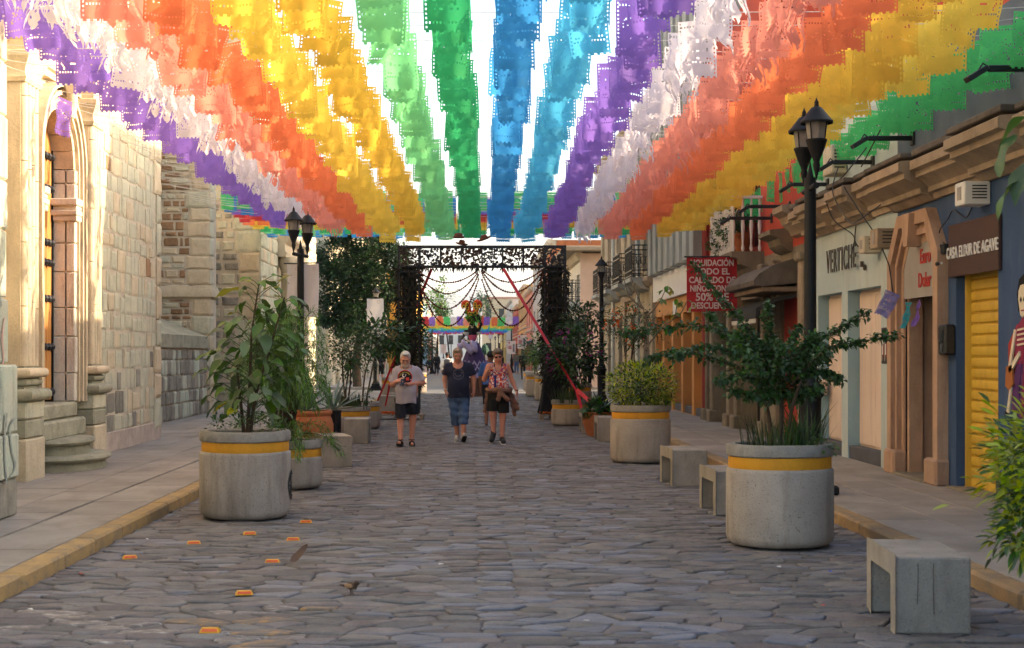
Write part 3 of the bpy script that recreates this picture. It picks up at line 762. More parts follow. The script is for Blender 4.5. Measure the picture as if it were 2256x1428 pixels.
# portal of the exchange office
por = thing('stone_portal', None, None, (5.4, 17.6, 0)); por.parent = navy; por.location = Vector((5.4, 17.6, 0))-wl(navy)
def ptl(off):   # chamfered opening outline
    return [(EY1+off, .11), (EY1+off, 2.72+off*.4), (17.98+off*.45, 3.02+off), (17.17-off*.45, 3.02+off), (EY0-off, 2.72+off*.4), (EY0-off, .11)]
for (o0, o1, w) in ((.0, .09, .03), (.09, .16, .09), (.16, .22, .06), (.22, .38, .13)):
    pa, pb = ptl(o0), ptl(o1)
    for i in range(5):
        bb = MB(); q = [pa[i], pa[i+1], pb[i+1], pb[i]]; bb.prism(q, -.1, w, mp); bb.build('portal_moulding', m_euro, por)
MB().prism([(17.5, 2.98), (17.66, 2.98), (17.74, 3.38), (17.42, 3.38)], .02, .2, mp).build('portal_keystone', m_euro, por)
for yy in (EY0-.42, EY1-.02): MB().box(XB-.17, XB+.02, yy, yy+.44, .1, .42, bev=.03).build('portal_plinth', m_euro, por)
sgn = MB(); sgn.prism([(EY0, 2.35), (EY1, 2.35), (EY1, 2.72), (17.98, 3.02), (17.17, 3.02), (EY0, 2.72)], .006, .022, mp)
eu = sgn.build('office_sign', m_sign, por); WLOC[eu.name] = wl(por)
text_obj('Euro', .25, .006, 'sign_lettering', m_redl, por, frameX(XB-.026, 17.33, 2.84, -1), .004, .85)
text_obj('Dolar', .25, .006, 'sign_lettering', m_redl, por, frameX(XB-.026, 17.36, 2.55, -1), .004, .85)
MB().box(XB-.03, XB-.02, 17.02, 17.06, 2.46, 2.54).build('sign_mark', m_yel, por)
MB().box(XB+.02, XB+.4, EY1-.06, EY1+.02, .1, 2.6, bev=.01).build('jamb_lining', m_euro, por); MB().box(XB+.0, XB+.2, EY1-.1, EY1-.05, .1, 2.6, bev=.015).build('jamb_lining', m_euro, por)
dm = MB(); dm.box(XB+.46, XB+.52, EY0, EY1, .1, 2.6)
dr = dm.build('office_door', m_void, navy); WLOC[dr.name] = wl(navy)
for (a, e) in ((17.55, 18.16),):
    MB().box(XB+.38, XB+.46, a, e, .14, 2.4, bev=.01).build('door_leaf', m_wood, dr)
    for z0 in (.25, .6, .95, 1.3, 1.65, 2.0): MB().box(XB+.34, XB+.39, a+.08, e-.08, z0, z0+.26, bev=.03).build('door_panel', m_wood, dr)
MB().box(XB+.0, XB+.38, EY0, EY0+.06, .1, 2.35, bev=.01).build('door_leaf', m_wood, dr)
for z0 in (.3, .6, .9, 1.2, 1.5, 1.8): MB().box(XB+.05, XB+.33, EY0+.05, EY0+.09, z0, z0+.2, bev=.02).build('door_panel', m_wood, dr)
MB().box(5.38, 6.0, EY0-.05, EY1+.05, .06, .15, bev=.02).build('doorstep', m_grst, navy)
# brown sign board
sg = thing('shop_sign', 'brown rectangular shop sign with white capitals above the yellow shutter', 'sign', (5.5, 15.66, 2.84))
MB().box(5.505, 5.545, 14.88, 16.44, 2.53, 3.13, bev=.006).build('board', m_brsign, sg)
text_obj('CASA ELIXIR DE AGAVE', .185, .006, 'lettering', m_white, sg, frameX(5.5, 15.68, 2.8, -1), .0022, .8, spacing=1.04)
b = MB(); b.tube(curve_pts([(5.53, 16.5, 2.9), (5.5, 16.72, 3.0), (5.5, 16.7, 3.12), (5.5, 16.45, 3.2), (5.52, 16.3, 3.3), (5.53, 15.9, 3.18), (5.53, 15.6, 3.4)]), .008, 5); b.build('cable', m_blk, sg)
# service boxes
def vbox(name, label, cat, x0, x1, y0, y1, z0, z1, mat, slots=0, face='Y'):
    t = thing(name, label, cat, ((x0+x1)/2, (y0+y1)/2, z0))
    MB().box(x0, x1, y0, y1, z0, z1, bev=.012).build('casing', mat, t)
    for k in range(slots):
        zz = z0+(z1-z0)*(.28+.52*k/max(slots-1, 1))
        MB().box(x0+(x1-x0)*.3, x1-(x1-x0)*.15, y0-.006, y0+.01, zz-.007, zz+.007).build('vent_slot', m_blk, t)
    MB().box(x0-.006, x0+.01, (y0+y1)/2-.06, (y0+y1)/2+.06, z0+.06, z1-.05).build('sticker', m_sign, t)
    return t
vbox('transformer_box', 'white vented metal box fixed high on the navy wall below the cornice', 'electrical box', 5.26, 5.545, 15.2, 15.5, 3.25, 3.5, m_white, 5)
vbox('transformer_box', 'buff metal box wired to the pale wall, beyond its twin', 'electrical box', 5.3, 5.545, 19.25, 19.5, 3.02, 3.25, m_boxm, 3)
vbox('transformer_box', 'browner metal box close by the stone portal top corner', 'electrical box', 5.3, 5.545, 18.62, 18.95, 3.04, 3.3, m_cant, 4)
t = thing('electric_meter', 'black electricity meter box beside the navy doorway', 'meter', (5.5, 16.45, 1.66))
MB().box(5.42, 5.545, 16.3, 16.55, 1.64, 1.99, bev=.02).build('casing', m_blk, t)
MB().box(5.405, 5.425, 16.37, 16.48, 1.78, 1.93, bev=.01).build('window', m_glass, t)
MB().box(5.41, 5.42, 16.39, 16.45, 1.67, 1.76, bev=.003).build('breaker', m_dgrey, t)
t = thing('meter_cabinet', 'dark grimy meter cabinet on the pale blue wall', 'meter', (5.5, 18.8, 1.5))
MB().box(5.46, 5.545, 18.62, 18.98, 1.52, 2.0, bev=.01).build('casing', m_blk, t)
for k in range(7): MB().box(5.452, 5.462, 18.65+.045*k, 18.68+.045*k, 1.56+.04*(k % 3), 1.78+.05*(k % 2)).build('label_strip', (m_sign, m_rdpipe, m_white)[k % 3], t)
t = thing('security_camera', 'small white dome camera beneath the brown shop sign corner', 'camera', (5.48, 16.6, 2.7))
MB().ball((5.47, 16.62, 2.71), .055, 12).build('dome', m_white, t, smooth=True); MB().ball((5.43, 16.59, 2.7), .03, 10).build('lens', m_blk, t, smooth=True)
MB().tube([(5.55, 16.62, 2.71), (5.5, 16.62, 2.71)], .04, 10).build('mount', m_white, t)
t = thing('junction_box', 'small black box above the dome camera', 'junction box', (5.5, 16.55, 2.82)); MB().box(5.46, 5.545, 16.47, 16.62, 2.81, 2.93, bev=.01).build('casing', m_blk, t)
# painted skeleton lady cut-out on the navy wall
m_bone = M('bone_paint', c('#d8c9ae'), .6, c('#c9b898'), 8, fine=.1, bump=0); m_purp = M('purple_skirt_paint', c('#5b2a63'), .6, c('#43204f'), 8, fine=.15, bump=0)
m_mag = M('magenta_paint', c('#8f2347'), .6, c('#741b3a'), 8, bump=0); m_teal = M('teal_paint', c('#2d5a5a'), .6, bump=0); m_orng = M('ochre_paint', c('#a8632c'), .6, bump=0)
sk = thing('skeleton_cutout', 'painted skeleton lady cut-out in a purple skirt mounted on the navy wall', 'wall art', (5.5, 14.3, 1.0))
mk = mp_(5.53)
def flat(poly, w0, w1, nm, m): MB().prism([(14.2-u, v) for u, v in poly], w0, w1, mk).build(nm, m, sk)
flat([(-.42, 1.18), (-.44, 1.75), (-.2, 1.95), (.3, 1.95), (.3, 1.15)], .0, .012, 'backboard', m_redd)
flat([(-.3, 1.08), (-.22, 1.45), (-.1, 1.62), (.2, 1.62), (.45, 1.1), (.4, 1.0), (-.2, 1.0)], .012, .03, 'skirt', m_purp)
for k in range(4): flat([(-.18+.13*k, 1.02), (-.06+.1*k, 1.58), (-.03+.1*k, 1.58), (-.12+.13*k, 1.02)], .03, .036, 'skirt_fold', m_mag if k % 2 else m_purp)
flat([(-.2, 1.55), (-.18, 1.9), (.0, 2.02), (.22, 1.95), (.25, 1.55)], .012, .034, 'bodice', m_mag)
for k in range(4): flat([(-.13, 1.73+.05*k), (.14, 1.75+.05*k), (.14, 1.77+.05*k), (-.13, 1.75+.05*k)], .034, .04, 'rib', m_bone)
flat([(-.12, 2.08), (-.16, 2.25), (-.1, 2.4), (.05, 2.46), (.2, 2.4), (.24, 2.2), (.17, 2.05)], .005, .03, 'hair', m_void)
flat([(-.03, 2.04), (-.055, 2.12), (-.085, 2.2), (-.075, 2.28), (-.03, 2.335), (.035, 2.345), (.09, 2.32), (.125, 2.25), (.12, 2.18), (.085, 2.11), (.07, 2.04), (.02, 2.015)], .03, .045, 'skull', m_bone)
for u in (-.01, .075): flat([(u-.025, 2.19), (u, 2.225), (u+.025, 2.19), (u, 2.165)], .045, .048, 'eye_socket', m_void)
flat([(-.02, 2.09), (.08, 2.09), (.06, 2.075), (0, 2.075)], .045, .048, 'mouth', m_mag)
flat([(-.36, 1.5), (-.2, 1.9), (-.15, 1.88), (-.3, 1.48)], .03, .045, 'arm_bone', m_bone); flat([(-.34, 1.5), (-.05, 1.68), (-.04, 1.63), (-.3, 1.45)], .034, .05, 'arm_bone', m_bone)
flat([(-.42, 1.32), (-.4, 1.52), (-.24, 1.54), (-.22, 1.34), (-.32, 1.28)], .03, .05, 'bag', m_orng)
flat([(-.4, 1.06), (-.3, 1.34), (-.26, 1.33), (-.34, 1.04)], .03, .045, 'leg_bone', m_bone); flat([(-.44, .98), (-.43, 1.06), (-.3, 1.04), (-.22, .98)], .03, .05, 'shoe', m_void)

# --- pale shop with steel letters
ice = thing('shop_building', 'pale ice-blue shop with two cream doors and steel lettering', 'shop', (XB, 21, 0))
b = MB(); holes = [(19.3, 21.0, .11, 2.58), (21.35, 22.8, .11, 2.58)]
b.wall(mp, 18.55, 23.5, 0, 3.66, holes, .0); shell(b, 18.555, 23.5, 5.55, mp); b.build('wall', m_ice, ice)
b = MB()
for h in holes:
    for p, q in (((h[0], .11), (h[0], 2.58)), ((h[1], .11), (h[1], 2.58)), ((h[0], 2.58), (h[1], 2.58))):
        b.add([mp(*p, 0), mp(*q, 0), mp(*q, -.22), mp(*p, -.22)], [(0, 1, 2, 3)])
b.build('reveal', m_icer, ice)
b = MB(); b.wall(mp, 18.55, 23.5, 3.66, 5.55, [], .1); b.build('upper_wall', m_ice, ice)
cornice_run(ice, 18.57, 23.48, 3.52, 5, r4, 0)
for (a, e) in ((19.3, 21.0), (21.35, 22.8)):
    MB().box(XB+.02, XB+.22, a, e, .1, .3, bev=.008).build('threshold', m_dgrey, ice)
    d = MB().box(XB+.19, XB+.23, a, e, .3, 2.58).build('door', m_door2, ice); WLOC[d.name] = wl(ice); mid = (a+e)/2
    for (p, q) in ((a+.03, mid-.008), (mid+.008, e-.03)): MB().box(XB+.165, XB+.195, p, q, .33, 2.53, bev=.006).build('door_leaf', m_door2, d)
    for zz in (.55, 1.3, 2.25): MB().tube([(XB+.16, a+.14, zz-.05), (XB+.16, a+.14, zz+.05)], .012, 6).build('hinge', m_cant, d)
MB().box(XB-.04, XB+.1, 22.6, 22.82, 1.0, 1.25, bev=.02).build('lock_box', m_door2, ice)
text_obj('VERTICHE', .5, .006, 'lettering', m_steel, ice, frameX(XB-.05, 21.22, 3.05, -1), .003, .66, spacing=1.18)
MB().box(XB-.06, XB-.02, 20.08, 20.14, 2.88, 2.96).build('lettering_dot', m_steel, ice)
text_obj('®', .12, .01, 'lettering_mark', m_steel, ice, frameX(XB-.03, 20.0, 2.86, -1))
t = thing('air_conditioner', 'old cream ventilation unit high on the pale upper wall', 'vent unit', (5.4, 21.6, 4.4))
MB().box(5.3, 5.545, 21.0, 21.5, 4.32, 4.75, bev=.02).build('casing', m_boxm, t)
for k in range(6): MB().box(5.35, 5.5, 20.985, 21.01, 4.4+.05*k, 4.42+.05*k).build('vent_slot', m_blk, t)
# hanging cables
for k, pts in enumerate(([(5.2, 20.9, 3.9), (5.3, 20.8, 3.6), (5.5, 20.5, 3.35), (5.4, 20.2, 3.1), (5.35, 19.6, 3.06), (5.4, 19.2, 3.1)],
                         [(5.1, 19.6, 4.0), (5.25, 19.3, 3.6), (5.35, 18.9, 3.25), (5.42, 18.6, 2.9), (5.38, 18.3, 2.7), (5.4, 18.2, 2.3)],
                         [(5.2, 20.2, 4.3), (5.05, 19.9, 3.9), (5.15, 19.4, 3.45), (5.1, 18.7, 3.42), (5.2, 18.1, 3.55)],
                         [(5.5, 19.0, 5.2), (5.4, 19.1, 4.6), (5.2, 19.6, 4.2), (5.2, 20.6, 4.05)],
                         [(5.5, 18.2, 5.1), (5.4, 18.6, 4.7), (5.2, 19.0, 4.15)],
                         [(5.52, 20.45, 3.5), (5.5, 20.4, 3.25), (5.52, 20.0, 3.12), (5.5, 19.55, 3.14)])):
    tag(MB().tube(curve_pts(pts), .009, 5).build('cable', m_blk), ('black cable hanging from the buff stone cornice to the wall boxes'), 'cable', 'cables on the pale shop wall')
# wall arms with spotlights
for (x, y, z, lab) in ((4.8, 13.5, 4.36, 'black wall arm spotlight high on the navy shop'), (4.88, 17.87, 4.36, 'black wall arm spotlight where navy and pale walls meet'), (4.9, 19.65, 4.3, 'black wall arm spotlight beside the cream vent unit'),
                       (4.9, 22.15, 4.29, 'black wall arm spotlight beyond the tall twin lamp post'), (4.75, 24.8, 4.22, 'black wall arm spotlight on the red wall'), (4.7, 26.3, 4.16, 'black wall arm spotlight over the plant balcony')):
    t = thing('wall_spotlight', lab, 'wall light', (XB, y, z))
    MB().box(x+.1, XB-.02, y-.025, y+.025, z-.03, z+.03, bev=.006).build('arm', m_blk, t)
    MB().box(XB-.03, XB, y-.06, y+.06, z-.09, z+.09, bev=.006).build('wall_plate', m_blk, t)
    rot = Matrix.Translation((x, y, z-.05)) @ Matrix.Rotation(-.55, 4, 'Y')
    MB().box(-.12, .1, -.07, .07, -.025, .03, bev=.008, mat=rot).build('lamp_head', m_blk, t)
    MB().tube([(x+.12, y, z), (x+.05, y, z+.05), (x, y, z-.03)], .01, 6).build('bracket', m_blk, t)
# --- red house with plant balcony, hood and awning
red = thing('town_house', 'vermilion house with a plant balcony above worn stone doorways', 'house', (XB, 28.5, 0))
RY0, RY1 = 23.51, 33.7
b = MB(); holes = [(23.86, 25.5, .11, 2.62, .06), (27.0, 29.3, .11, 2.75, .35), (30.6, 32.3, .11, 2.75, .35)]
b.wall(mp_(XB), RY0, RY1, 0, 3.5, holes, .3); b.build('stone_base_wall', m_grst, red)
b = MB(); up = [(27.4, 29.2, 3.75, 6.2, .3), (24.6, 25.8, 6.0, 8.0, .2), (31, 32.4, 3.9, 6.1, .3)]
b.wall(mp_(XB), RY0, RY1, 3.5, 8.8, up, .3); shell(b, RY0, RY1, 8.8, mp_(XB)); b.build('upper_wall', m_redp, red)
d = MB().box(XB+.05, XB+.1, 23.86, 25.5, .1, 2.62).build('door', m_redd, red)
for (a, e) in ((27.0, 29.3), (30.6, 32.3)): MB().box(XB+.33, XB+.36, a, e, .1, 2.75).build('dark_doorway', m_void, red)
for (a, e, z0, z1, _) in up: MB().box(XB+.25, XB+.28, a, e, z0, z1).build('window', m_glass, red)
for yy in (23.53, 25.6, 26.6, 29.35, 30.2, 32.35, 33.1):      # stone pilasters
    w = .32 if yy > 24 else .3
    MB().box(XB-.1, XB+.02, yy, yy+w, .35, 3.2, bev=.02).build('pilaster', m_grst if yy > 24 else m_cant, red)
    MB().box(XB-.18, XB+.02, yy-.05, yy+w+.05, .05, .38, bev=.03).build('pilaster_base', m_grst, red)
    MB().box(XB-.16, XB+.02, yy-.03, yy+w+.03, 3.2, 3.34, bev=.03).build('pilaster_cap', m_grst, red)
prof = [(-.02, 3.62), (.1, 3.66), (.14, 3.74), (.26, 3.84), (.3, 3.95), (.42, 4.02), (.42, 4.12), (-.02, 4.16)]
MB().sweep(prof, [(XB, 23.53, -1, 0), (XB, 24.3, -1, 0)]).build('corner_cornice', m_cant, red, smooth=25)
prof = [(-.02, 3.42), (.1, 3.46), (.2, 3.55), (.24, 3.66), (.4, 3.72), (.4, 3.8), (-.02, 3.84)]
MB().sweep(prof, [(XB, 24.6, -1, 0), (XB, 25.6, -1, 0)]).build('window_sill', m_grst, red, smooth=25)
prof = [(0, 2.86), (.62, 2.8), (.74, 2.82), (.76, 2.9), (.66, 3.02), (.42, 3.16), (0, 3.3)]
MB().sweep(prof, [(XB, 24.2, -1, 0), (XB, 26.9, -1, 0)]).build('curved_hood', m_cantd, red, smooth=25)
MB().box(XB-.6, XB, 24.25, 26.85, 2.72, 2.8, bev=.01).build('hood_trim', m_cant, red)
m_awn = M('charcoal_awning_canvas', c('#3a3b3a'), .9, c('#302f2e'), 3, fine=.15)
aw = thing('awning', 'charcoal canvas awning with pale fringe over the red doorway', 'awning', (5.2, 25.4, 2.5))
b = MB(); pr_ = [(0, 2.68), (.35, 2.62), (.68, 2.44), (.7, 2.26), (.66, 2.26), (.62, 2.4), (.3, 2.56), (0, 2.62)]
b.sweep(pr_, [(XB, 24.35, -1, 0), (XB, 26.6, -1, 0)]); b.build('canvas', m_awn, aw, smooth=40)
b = MB()
for k in range(30):
    y = 24.37+k*.076; b.add([(XB-.69, y, 2.27), (XB-.69, y+.05, 2.27), (XB-.69, y+.05, 2.2), (XB-.69, y+.025, 2.17), (XB-.69, y, 2.2)], [(0, 1, 2, 3, 4)])
b.build('fringe', m_white, aw)
for y in (24.4, 26.5): MB().tube([(XB-.02, y, 1.5), (XB-.66, y, 2.36)], .015, 6).build('strut', m_blk, aw)
# balcony
bl = thing('balcony', None, None, (5.2, 28.3, 3.5)); bl.parent = red; bl.location = Vector((5.2, 28.3, 3.5))-wl(red)
prof = [(-.02, 3.08), (.15, 3.12), (.25, 3.2), (.3, 3.3), (.45, 3.36), (.5, 3.46), (.62, 3.5), (.62, 3.6), (-.02, 3.6)]
MB().sweep(prof, [(XB, 27.0, -1, 0), (XB, 29.6, -1, 0)]).build('balcony_slab', m_grst, bl, smooth=25)
def baluster(x, y): 
    MB().lathe([(.02, 3.6), (.035, 3.66), (.018, 3.75), (.03, 3.95), (.04, 4.1), (.018, 4.3), (.03, 4.45), (.02, 4.55), (.02, 4.6)], 8, (x, y, 0)).build('baluster', m_white, bl, smooth=60)
for k in range(13): baluster(4.97, 27.06+k*.205)
for k in range(3): baluster(5.15+k*.16, 27.05); baluster(5.15+k*.16, 29.53)
MB().box(4.94, 5.0, 27.0, 29.6, 4.6, 4.66, bev=.01).build('handrail', m_white, bl)
for yy in (27.03, 29.55): MB().box(4.98, 5.52, yy-.03, yy+.03, 4.6, 4.66, bev=.01).build('handrail', m_white, bl)
# --- tan arcade with fins above
m_tan = M('tan_orange_plaster', c('#c58d50'), .8, c('#b57f46'), 1.2, fine=.08, stain=c('#8f6a42'), sscale=(1, 1, .3), samt=.3)
m_tand = M('ochre_shutter', c('#a9722f'), .7, c('#98652a'), 2, fine=.1, bump=.05)
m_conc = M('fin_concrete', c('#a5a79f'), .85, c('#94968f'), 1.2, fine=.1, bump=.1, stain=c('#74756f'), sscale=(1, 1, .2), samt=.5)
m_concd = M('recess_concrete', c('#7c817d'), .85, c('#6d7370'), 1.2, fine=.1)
tan_ = thing('arcade_building', 'grey finned building over a tan arcade of shuttered bays', 'building', (XB, 38, 0))
AY0, AY1 = 33.74, 43.0
b = MB(); holes = [(33.74+.35+k*1.83, 33.74+.35+k*1.83+1.48, .11, 2.75, .3) for k in range(5)]
b.wall(mp_(XB), AY0, AY1, 0, 3.2, holes, .3); b.build('arcade_wall', m_tan, tan_)
for h in holes:
    MB().box(XB+.24, XB+.27, h[0], h[1], .1, 2.75).build('shutter', m_tand, tan_); MB().box(XB+.05, XB+.25, h[0], h[1], .08, .3, bev=.01).build('step', m_dgrey, tan_)
for k in (1, 3): MB().box(XB-.02, XB+.02, 34.6+k*1.3, 35.3+k*1.3, 2.72, 3.1, bev=.01).build('notice', m_white, tan_)
MB().box(XB-.08, XB+.02, AY0, AY1, 3.2, 3.95, bev=.01).build('fascia', m_white, tan_)
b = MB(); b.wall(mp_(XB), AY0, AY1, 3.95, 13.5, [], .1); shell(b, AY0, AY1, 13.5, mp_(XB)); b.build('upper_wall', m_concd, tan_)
y = AY0+.05
while y < AY1-.5:
    MB().box(XB-.3, XB+.02, y, y+.62, 3.96, 13.4, bev=.01).build('fin', m_conc, tan_); y += 1.16
MB().box(XB+.02, XB-.12, 33.5, 33.62, .1, 8.5).build('drain_pipe', m_rdpipe, red)
MB().tube([(XB-.06, 33.35, .1), (XB-.06, 33.35, 8)], .07, 8).build('drain_pipe', m_rdpipe, red)
# --- old stone house with iron balconies
m_oldst = M('old_buff_facade', c('#a99a82'), .9, c('#97896f'), .9, fine=.15, bump=.3, stain=c('#665e50'), sscale=(1, 1, .4), samt=.6)
old = thing('stone_house', 'old buff stone house with black iron balconies', 'house', (XB, 51, 0))
b = MB(); OY0, OY1 = 43.04, 60.3
holes = [(44.6, 46.0, .11, 3.0, .35), (48.0, 49.6, .11, 3.0, .35), (52.0, 53.8, .11, 3.0, .35), (56.4, 58.0, .11, 3.0, .35),
         (44.8, 46.0, 4.3, 7.0, .3), (48.6, 49.9, 4.3, 7.0, .3), (53.2, 54.6, 4.3, 7.0, .3), (57.0, 58.2, 4.3, 7.0, .3)]
b.wall(mp_(XB), OY0, OY1, 0, 9.4, holes, .3); shell(b, OY0, OY1, 9.4, mp_(XB)); b.build('wall', m_oldst, old)
for h in holes: 
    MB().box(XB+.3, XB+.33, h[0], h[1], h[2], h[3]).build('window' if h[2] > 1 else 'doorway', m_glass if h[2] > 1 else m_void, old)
    if h[2] > 1: MB().box(XB-.05, XB+.3, h[0]-.12, h[0], h[2], h[3]).build('window_frame', m_cant, old)
for k, yy in enumerate((43.1, 47.0, 51.0, 55.2, 59.6)): MB().box(XB-.1, XB+.02, yy, yy+.6, .1, 9.2, bev=.02).build('pilaster', m_conc if k % 2 else m_oldst, old)
MB().sweep([(0, 3.7), (.15, 3.76), (.25, 3.9), (.25, 4.0), (0, 4.02)], [(XB, OY0, -1, 0), (XB, OY1, -1, 0)]).build('string_course', m_cant, old)
MB().sweep([(0, 9.0), (.2, 9.1), (.4, 9.3), (.4, 9.45), (0, 9.5)], [(XB, OY0, -1, 0), (XB, OY1, -1, 0)]).build('cornice', m_oldst, old)
def iron_balcony(parent, y0, y1, z, out, xw=XB):
    bl = thing('balcony', None, None, (xw-out, y0, z)); bl.parent = parent; bl.location = Vector((xw-out, y0, z))-wl(parent)
    prof = [(-.02, z-.42), (out*.4, z-.36), (out*.6, z-.26), (out*.7, z-.2), (out, z-.14), (out, z-.01), (-.02, z-.01)]
    MB().sweep(prof, [(xw, y0-.1, -1, 0), (xw, y1+.1, -1, 0)]).build('balcony_slab', m_conc, bl, smooth=25)
    b = MB(); x = xw-out+.06
    for zz in (z+.06, z+.22, z+.85, z+1.0): 
        b.box(x-.015, x+.015, y0, y1, zz-.015, zz+.015)
        for yy in (y0, y1): b.box(x, xw, yy-.015, yy+.015, zz-.015, zz+.015)
    nb = int((y1-y0)/.14)
    for k in range(nb+1):
        yy = y0+(y1-y0)*k/nb; b.box(x-.01, x+.01, yy-.01, yy+.01, z, z+1.0)
    for yy in (y0, y1):
        for k in range(4):
            xx = x+(xw-x)*(k+.5)/4; b.box(xx-.01, xx+.01, yy-.01, yy+.01, z, z+1.0)
            b.tube([(xx+.08*math.cos(t*PI/4), yy, z+.53+.14*math.sin(t*PI/4)) for t in range(9)], .01, 4)
    b.build('railing', m_blk, bl)
for (a, e) in ((44.4, 46.4), (48.2, 50.3), (52.6, 55.0), (56.6, 58.6)): iron_balcony(old, a, e, 4.05, .62)
MB().sweep([(0, 3.45), (.1, 3.5), (.12, 3.7), (0, 3.72)], [(XB, 47.2, -1, 0), (XB, 52, -1, 0)]).build('dentil_band', m_cant, old)
# --- generic street houses
def house(name, label, side, y0, y1, h, col, x0, nwin, seed, floors=2, trim='#b9ab93', wcol=None, cat='house', awn=None, xcol=None):
    r = random.Random(seed); x = x0; t = thing(name, label, cat, (x, y0, 0))
    m = M('facade_'+name+str(seed), c(col), .85, tuple(q*.88 for q in c(col)), .5, fine=.08, bump=.1, stain=tuple(q*.6 for q in c(col)), sscale=(.6, .6, .2), samt=.4)
    mt = M('facade_trim_'+trim[1:], c(trim), .85, None, 1, fine=.1)
    mpp = mapX(x, side); holes = []
    L_ = (y1-y0)/nwin; fh = h/floors
    for f in range(floors):
        for k in range(nwin):
            a = y0+k*L_+L_*.28; e = y0+(k+1)*L_-L_*.28
            if f == 0: holes.append((a-.1*L_, e+.1*L_, .11, min(2.7, fh*.72), .25))
            else: holes.append((a, e, f*fh+.5, (f+1)*fh-.9, .25))
    b = MB(); b.wall(mpp, y0, y1, 0, h, holes, .25); shell(b, y0, y1, h, mpp, 8); b.build('wall', m, t)
    for hq in holes:
        g = hq[2] > 1
        xw = x-side*.24
        w = MB().box(xw-.02, xw+.02, hq[0], hq[1], hq[2], hq[3]).build('window' if g else 'doorway', m_glass if g or r.random() < .4 else m_wood, t)
        if g: 
            WLOC[w.name] = wl(t)
            MB().box(x-side*.2, x-side*.24, (hq[0]+hq[1])/2-.04, (hq[0]+hq[1])/2+.04, hq[2], hq[3]).build('mullion', mt, w)
            MB().box(x-side*.2, x+side*.08, hq[0]-.15, hq[1]+.15, hq[2]-.12, hq[2], bev=.01).build('window_sill', mt, t)
    MB().sweep([(0, h-.35), (.15, h-.3), (.3, h-.1), (.3, h+.05), (-.05, h+.06)], [(x, y0, side, 0), (x, y1, side, 0)]).build('cornice', mt, t)
    if floors > 1: MB().sweep([(0, fh-.1), (.12, fh-.05), (.12, fh+.1), (0, fh+.12)], [(x, y0, side, 0), (x, y1, side, 0)]).build('string_course', mt, t)
    if awn: MB().sweep([(0, 2.9), (.9, 2.45), (.9, 2.4), (0, 2.8)], [(x, y0+1, side, 0), (x, y1-1, side, 0)]).build('awning', awn, t)
    return t
cream = house('corner_house', 'cream corner house with overhanging roof and an iron balcony', -1, 67, 84, 6.4, '#d5ccb8', 5.15, 4, 3, 2)
MB().box(4.25, 9.5, 66.2, 84.4, 6.46, 6.7, bev=.04).build('roof_overhang', M('roof_soffit', c('#9a8a74'), .85), cream)
MB().box(5.1, 9, 66.96, 66.99, 0, 6.4).build('end_wall', M('pink_end_wall', c('#c2a692'), .85, None, 1), cream)
iron_balcony(cream, 67.4, 70.0, 4.15, .7, 5.15)
brown = house('tall_house', 'tall rust brown house rising behind the cream corner house', -1, 84.5, 96, 8.4, '#a9653c', 5.0, 3, 4, 3)
MB().box(5.6, 11, 84.46, 84.5, 0, 8.4).build('end_wall', M('rust_plaster', c('#a7623a'), .85, None, 1), brown)
m_bluea = M('blue_canvas', c('#4a7fb5'), .9); m_reda = M('red_canvas', c('#a8352f'), .9)
RH = [('pale stone house with heavy grey cornice', 96.4, 126, 9.4, '#b9b4a6', 5, 3, '#c4bdae'), ('salmon house with a blue canvas roof awning', 126.4, 142, 7.6, '#c48a72', 3, 2, '#b9ab93'), ('dusty ochre house down the street', 142.4, 165, 8.6, '#c2a06a', 4, 2, '#b9ab93'),
      ('brick red house far down the street', 165.4, 190, 7.4, '#a3543c', 4, 2, '#b9ab93'), ('off-white house far down the street', 190.4, 225, 9, '#c9c2b2', 5, 3, '#b9ab93'), ('yellow house at the far end of the shop row', 225.4, 270, 8, '#cfae62', 5, 2, '#b9ab93')]
for k, (lb, a, e, h, col, nw, fl, tr) in enumerate(RH): house('street_house', lb, -1, a, e, h, col, 5.4, nw, 40+k, fl, tr, awn=(m_bluea if k == 1 else m_reda if k == 3 else None))
b = MB(); b.add([(4.2, 126.6, 8.2), (4.2, 133, 8.2), (7, 133, 9.4), (7, 126.6, 9.4)], [(0, 1, 2, 3)])
# left: fluted white stone building, then coloured houses
m_flut = M('fluted_cream_stone', c('#cbbfa4'), .85, c('#b7ab92'), 1, fine=.12, bump=.25, bscale=20, stain=c('#8f8770'), sscale=(1, 1, .25), samt=.45)
fl = thing('fluted_building', 'long cream stone building with fluted pilasters catching the sun', 'building', (-7.2, 90, 0))
b = MB(); mpl = mapX(-7.2, 1)
holes = [(74+k*7, 76.2+k*7, 1.2, 5.2, .5) for k in range(6)]
b.wall(mpl, 70, 116, 0, 11, holes, .5); shell(b, 70, 116, 11, mpl, 8); b.build('wall', m_flut, fl)
for h in holes: MB().box(-7.68, -7.64, h[0], h[1], h[2], h[3]).build('window', m_glass, fl)
for k in range(14):
    y = 70.1+k*3.5
    for g in range(4): MB().tube([(-7.14, y+.15+g*.3, .9), (-7.14, y+.15+g*.3, 9.6)], .16, 8).build('flute', m_flut, fl, smooth=50)
    MB().box(-7.2, -6.85, y-.1, y+1.3, 0, .9, bev=.06).build('pilaster_base', m_flut, fl)
    MB().sweep([(0, 9.6), (.3, 9.65), (.36, 9.85), (.45, 10), (0, 10.05)], [(-7.2, y-.1, 1, 0), (-7.2, y+1.3, 1, 0)]).build('pilaster_cap', m_flut, fl)
MB().sweep([(0, 10.2), (.3, 10.3), (.6, 10.6), (.6, 10.9), (0, 11)], [(-7.2, 70, 1, 0), (-7.2, 116, 1, 0)]).build('cornice', m_flut, fl)
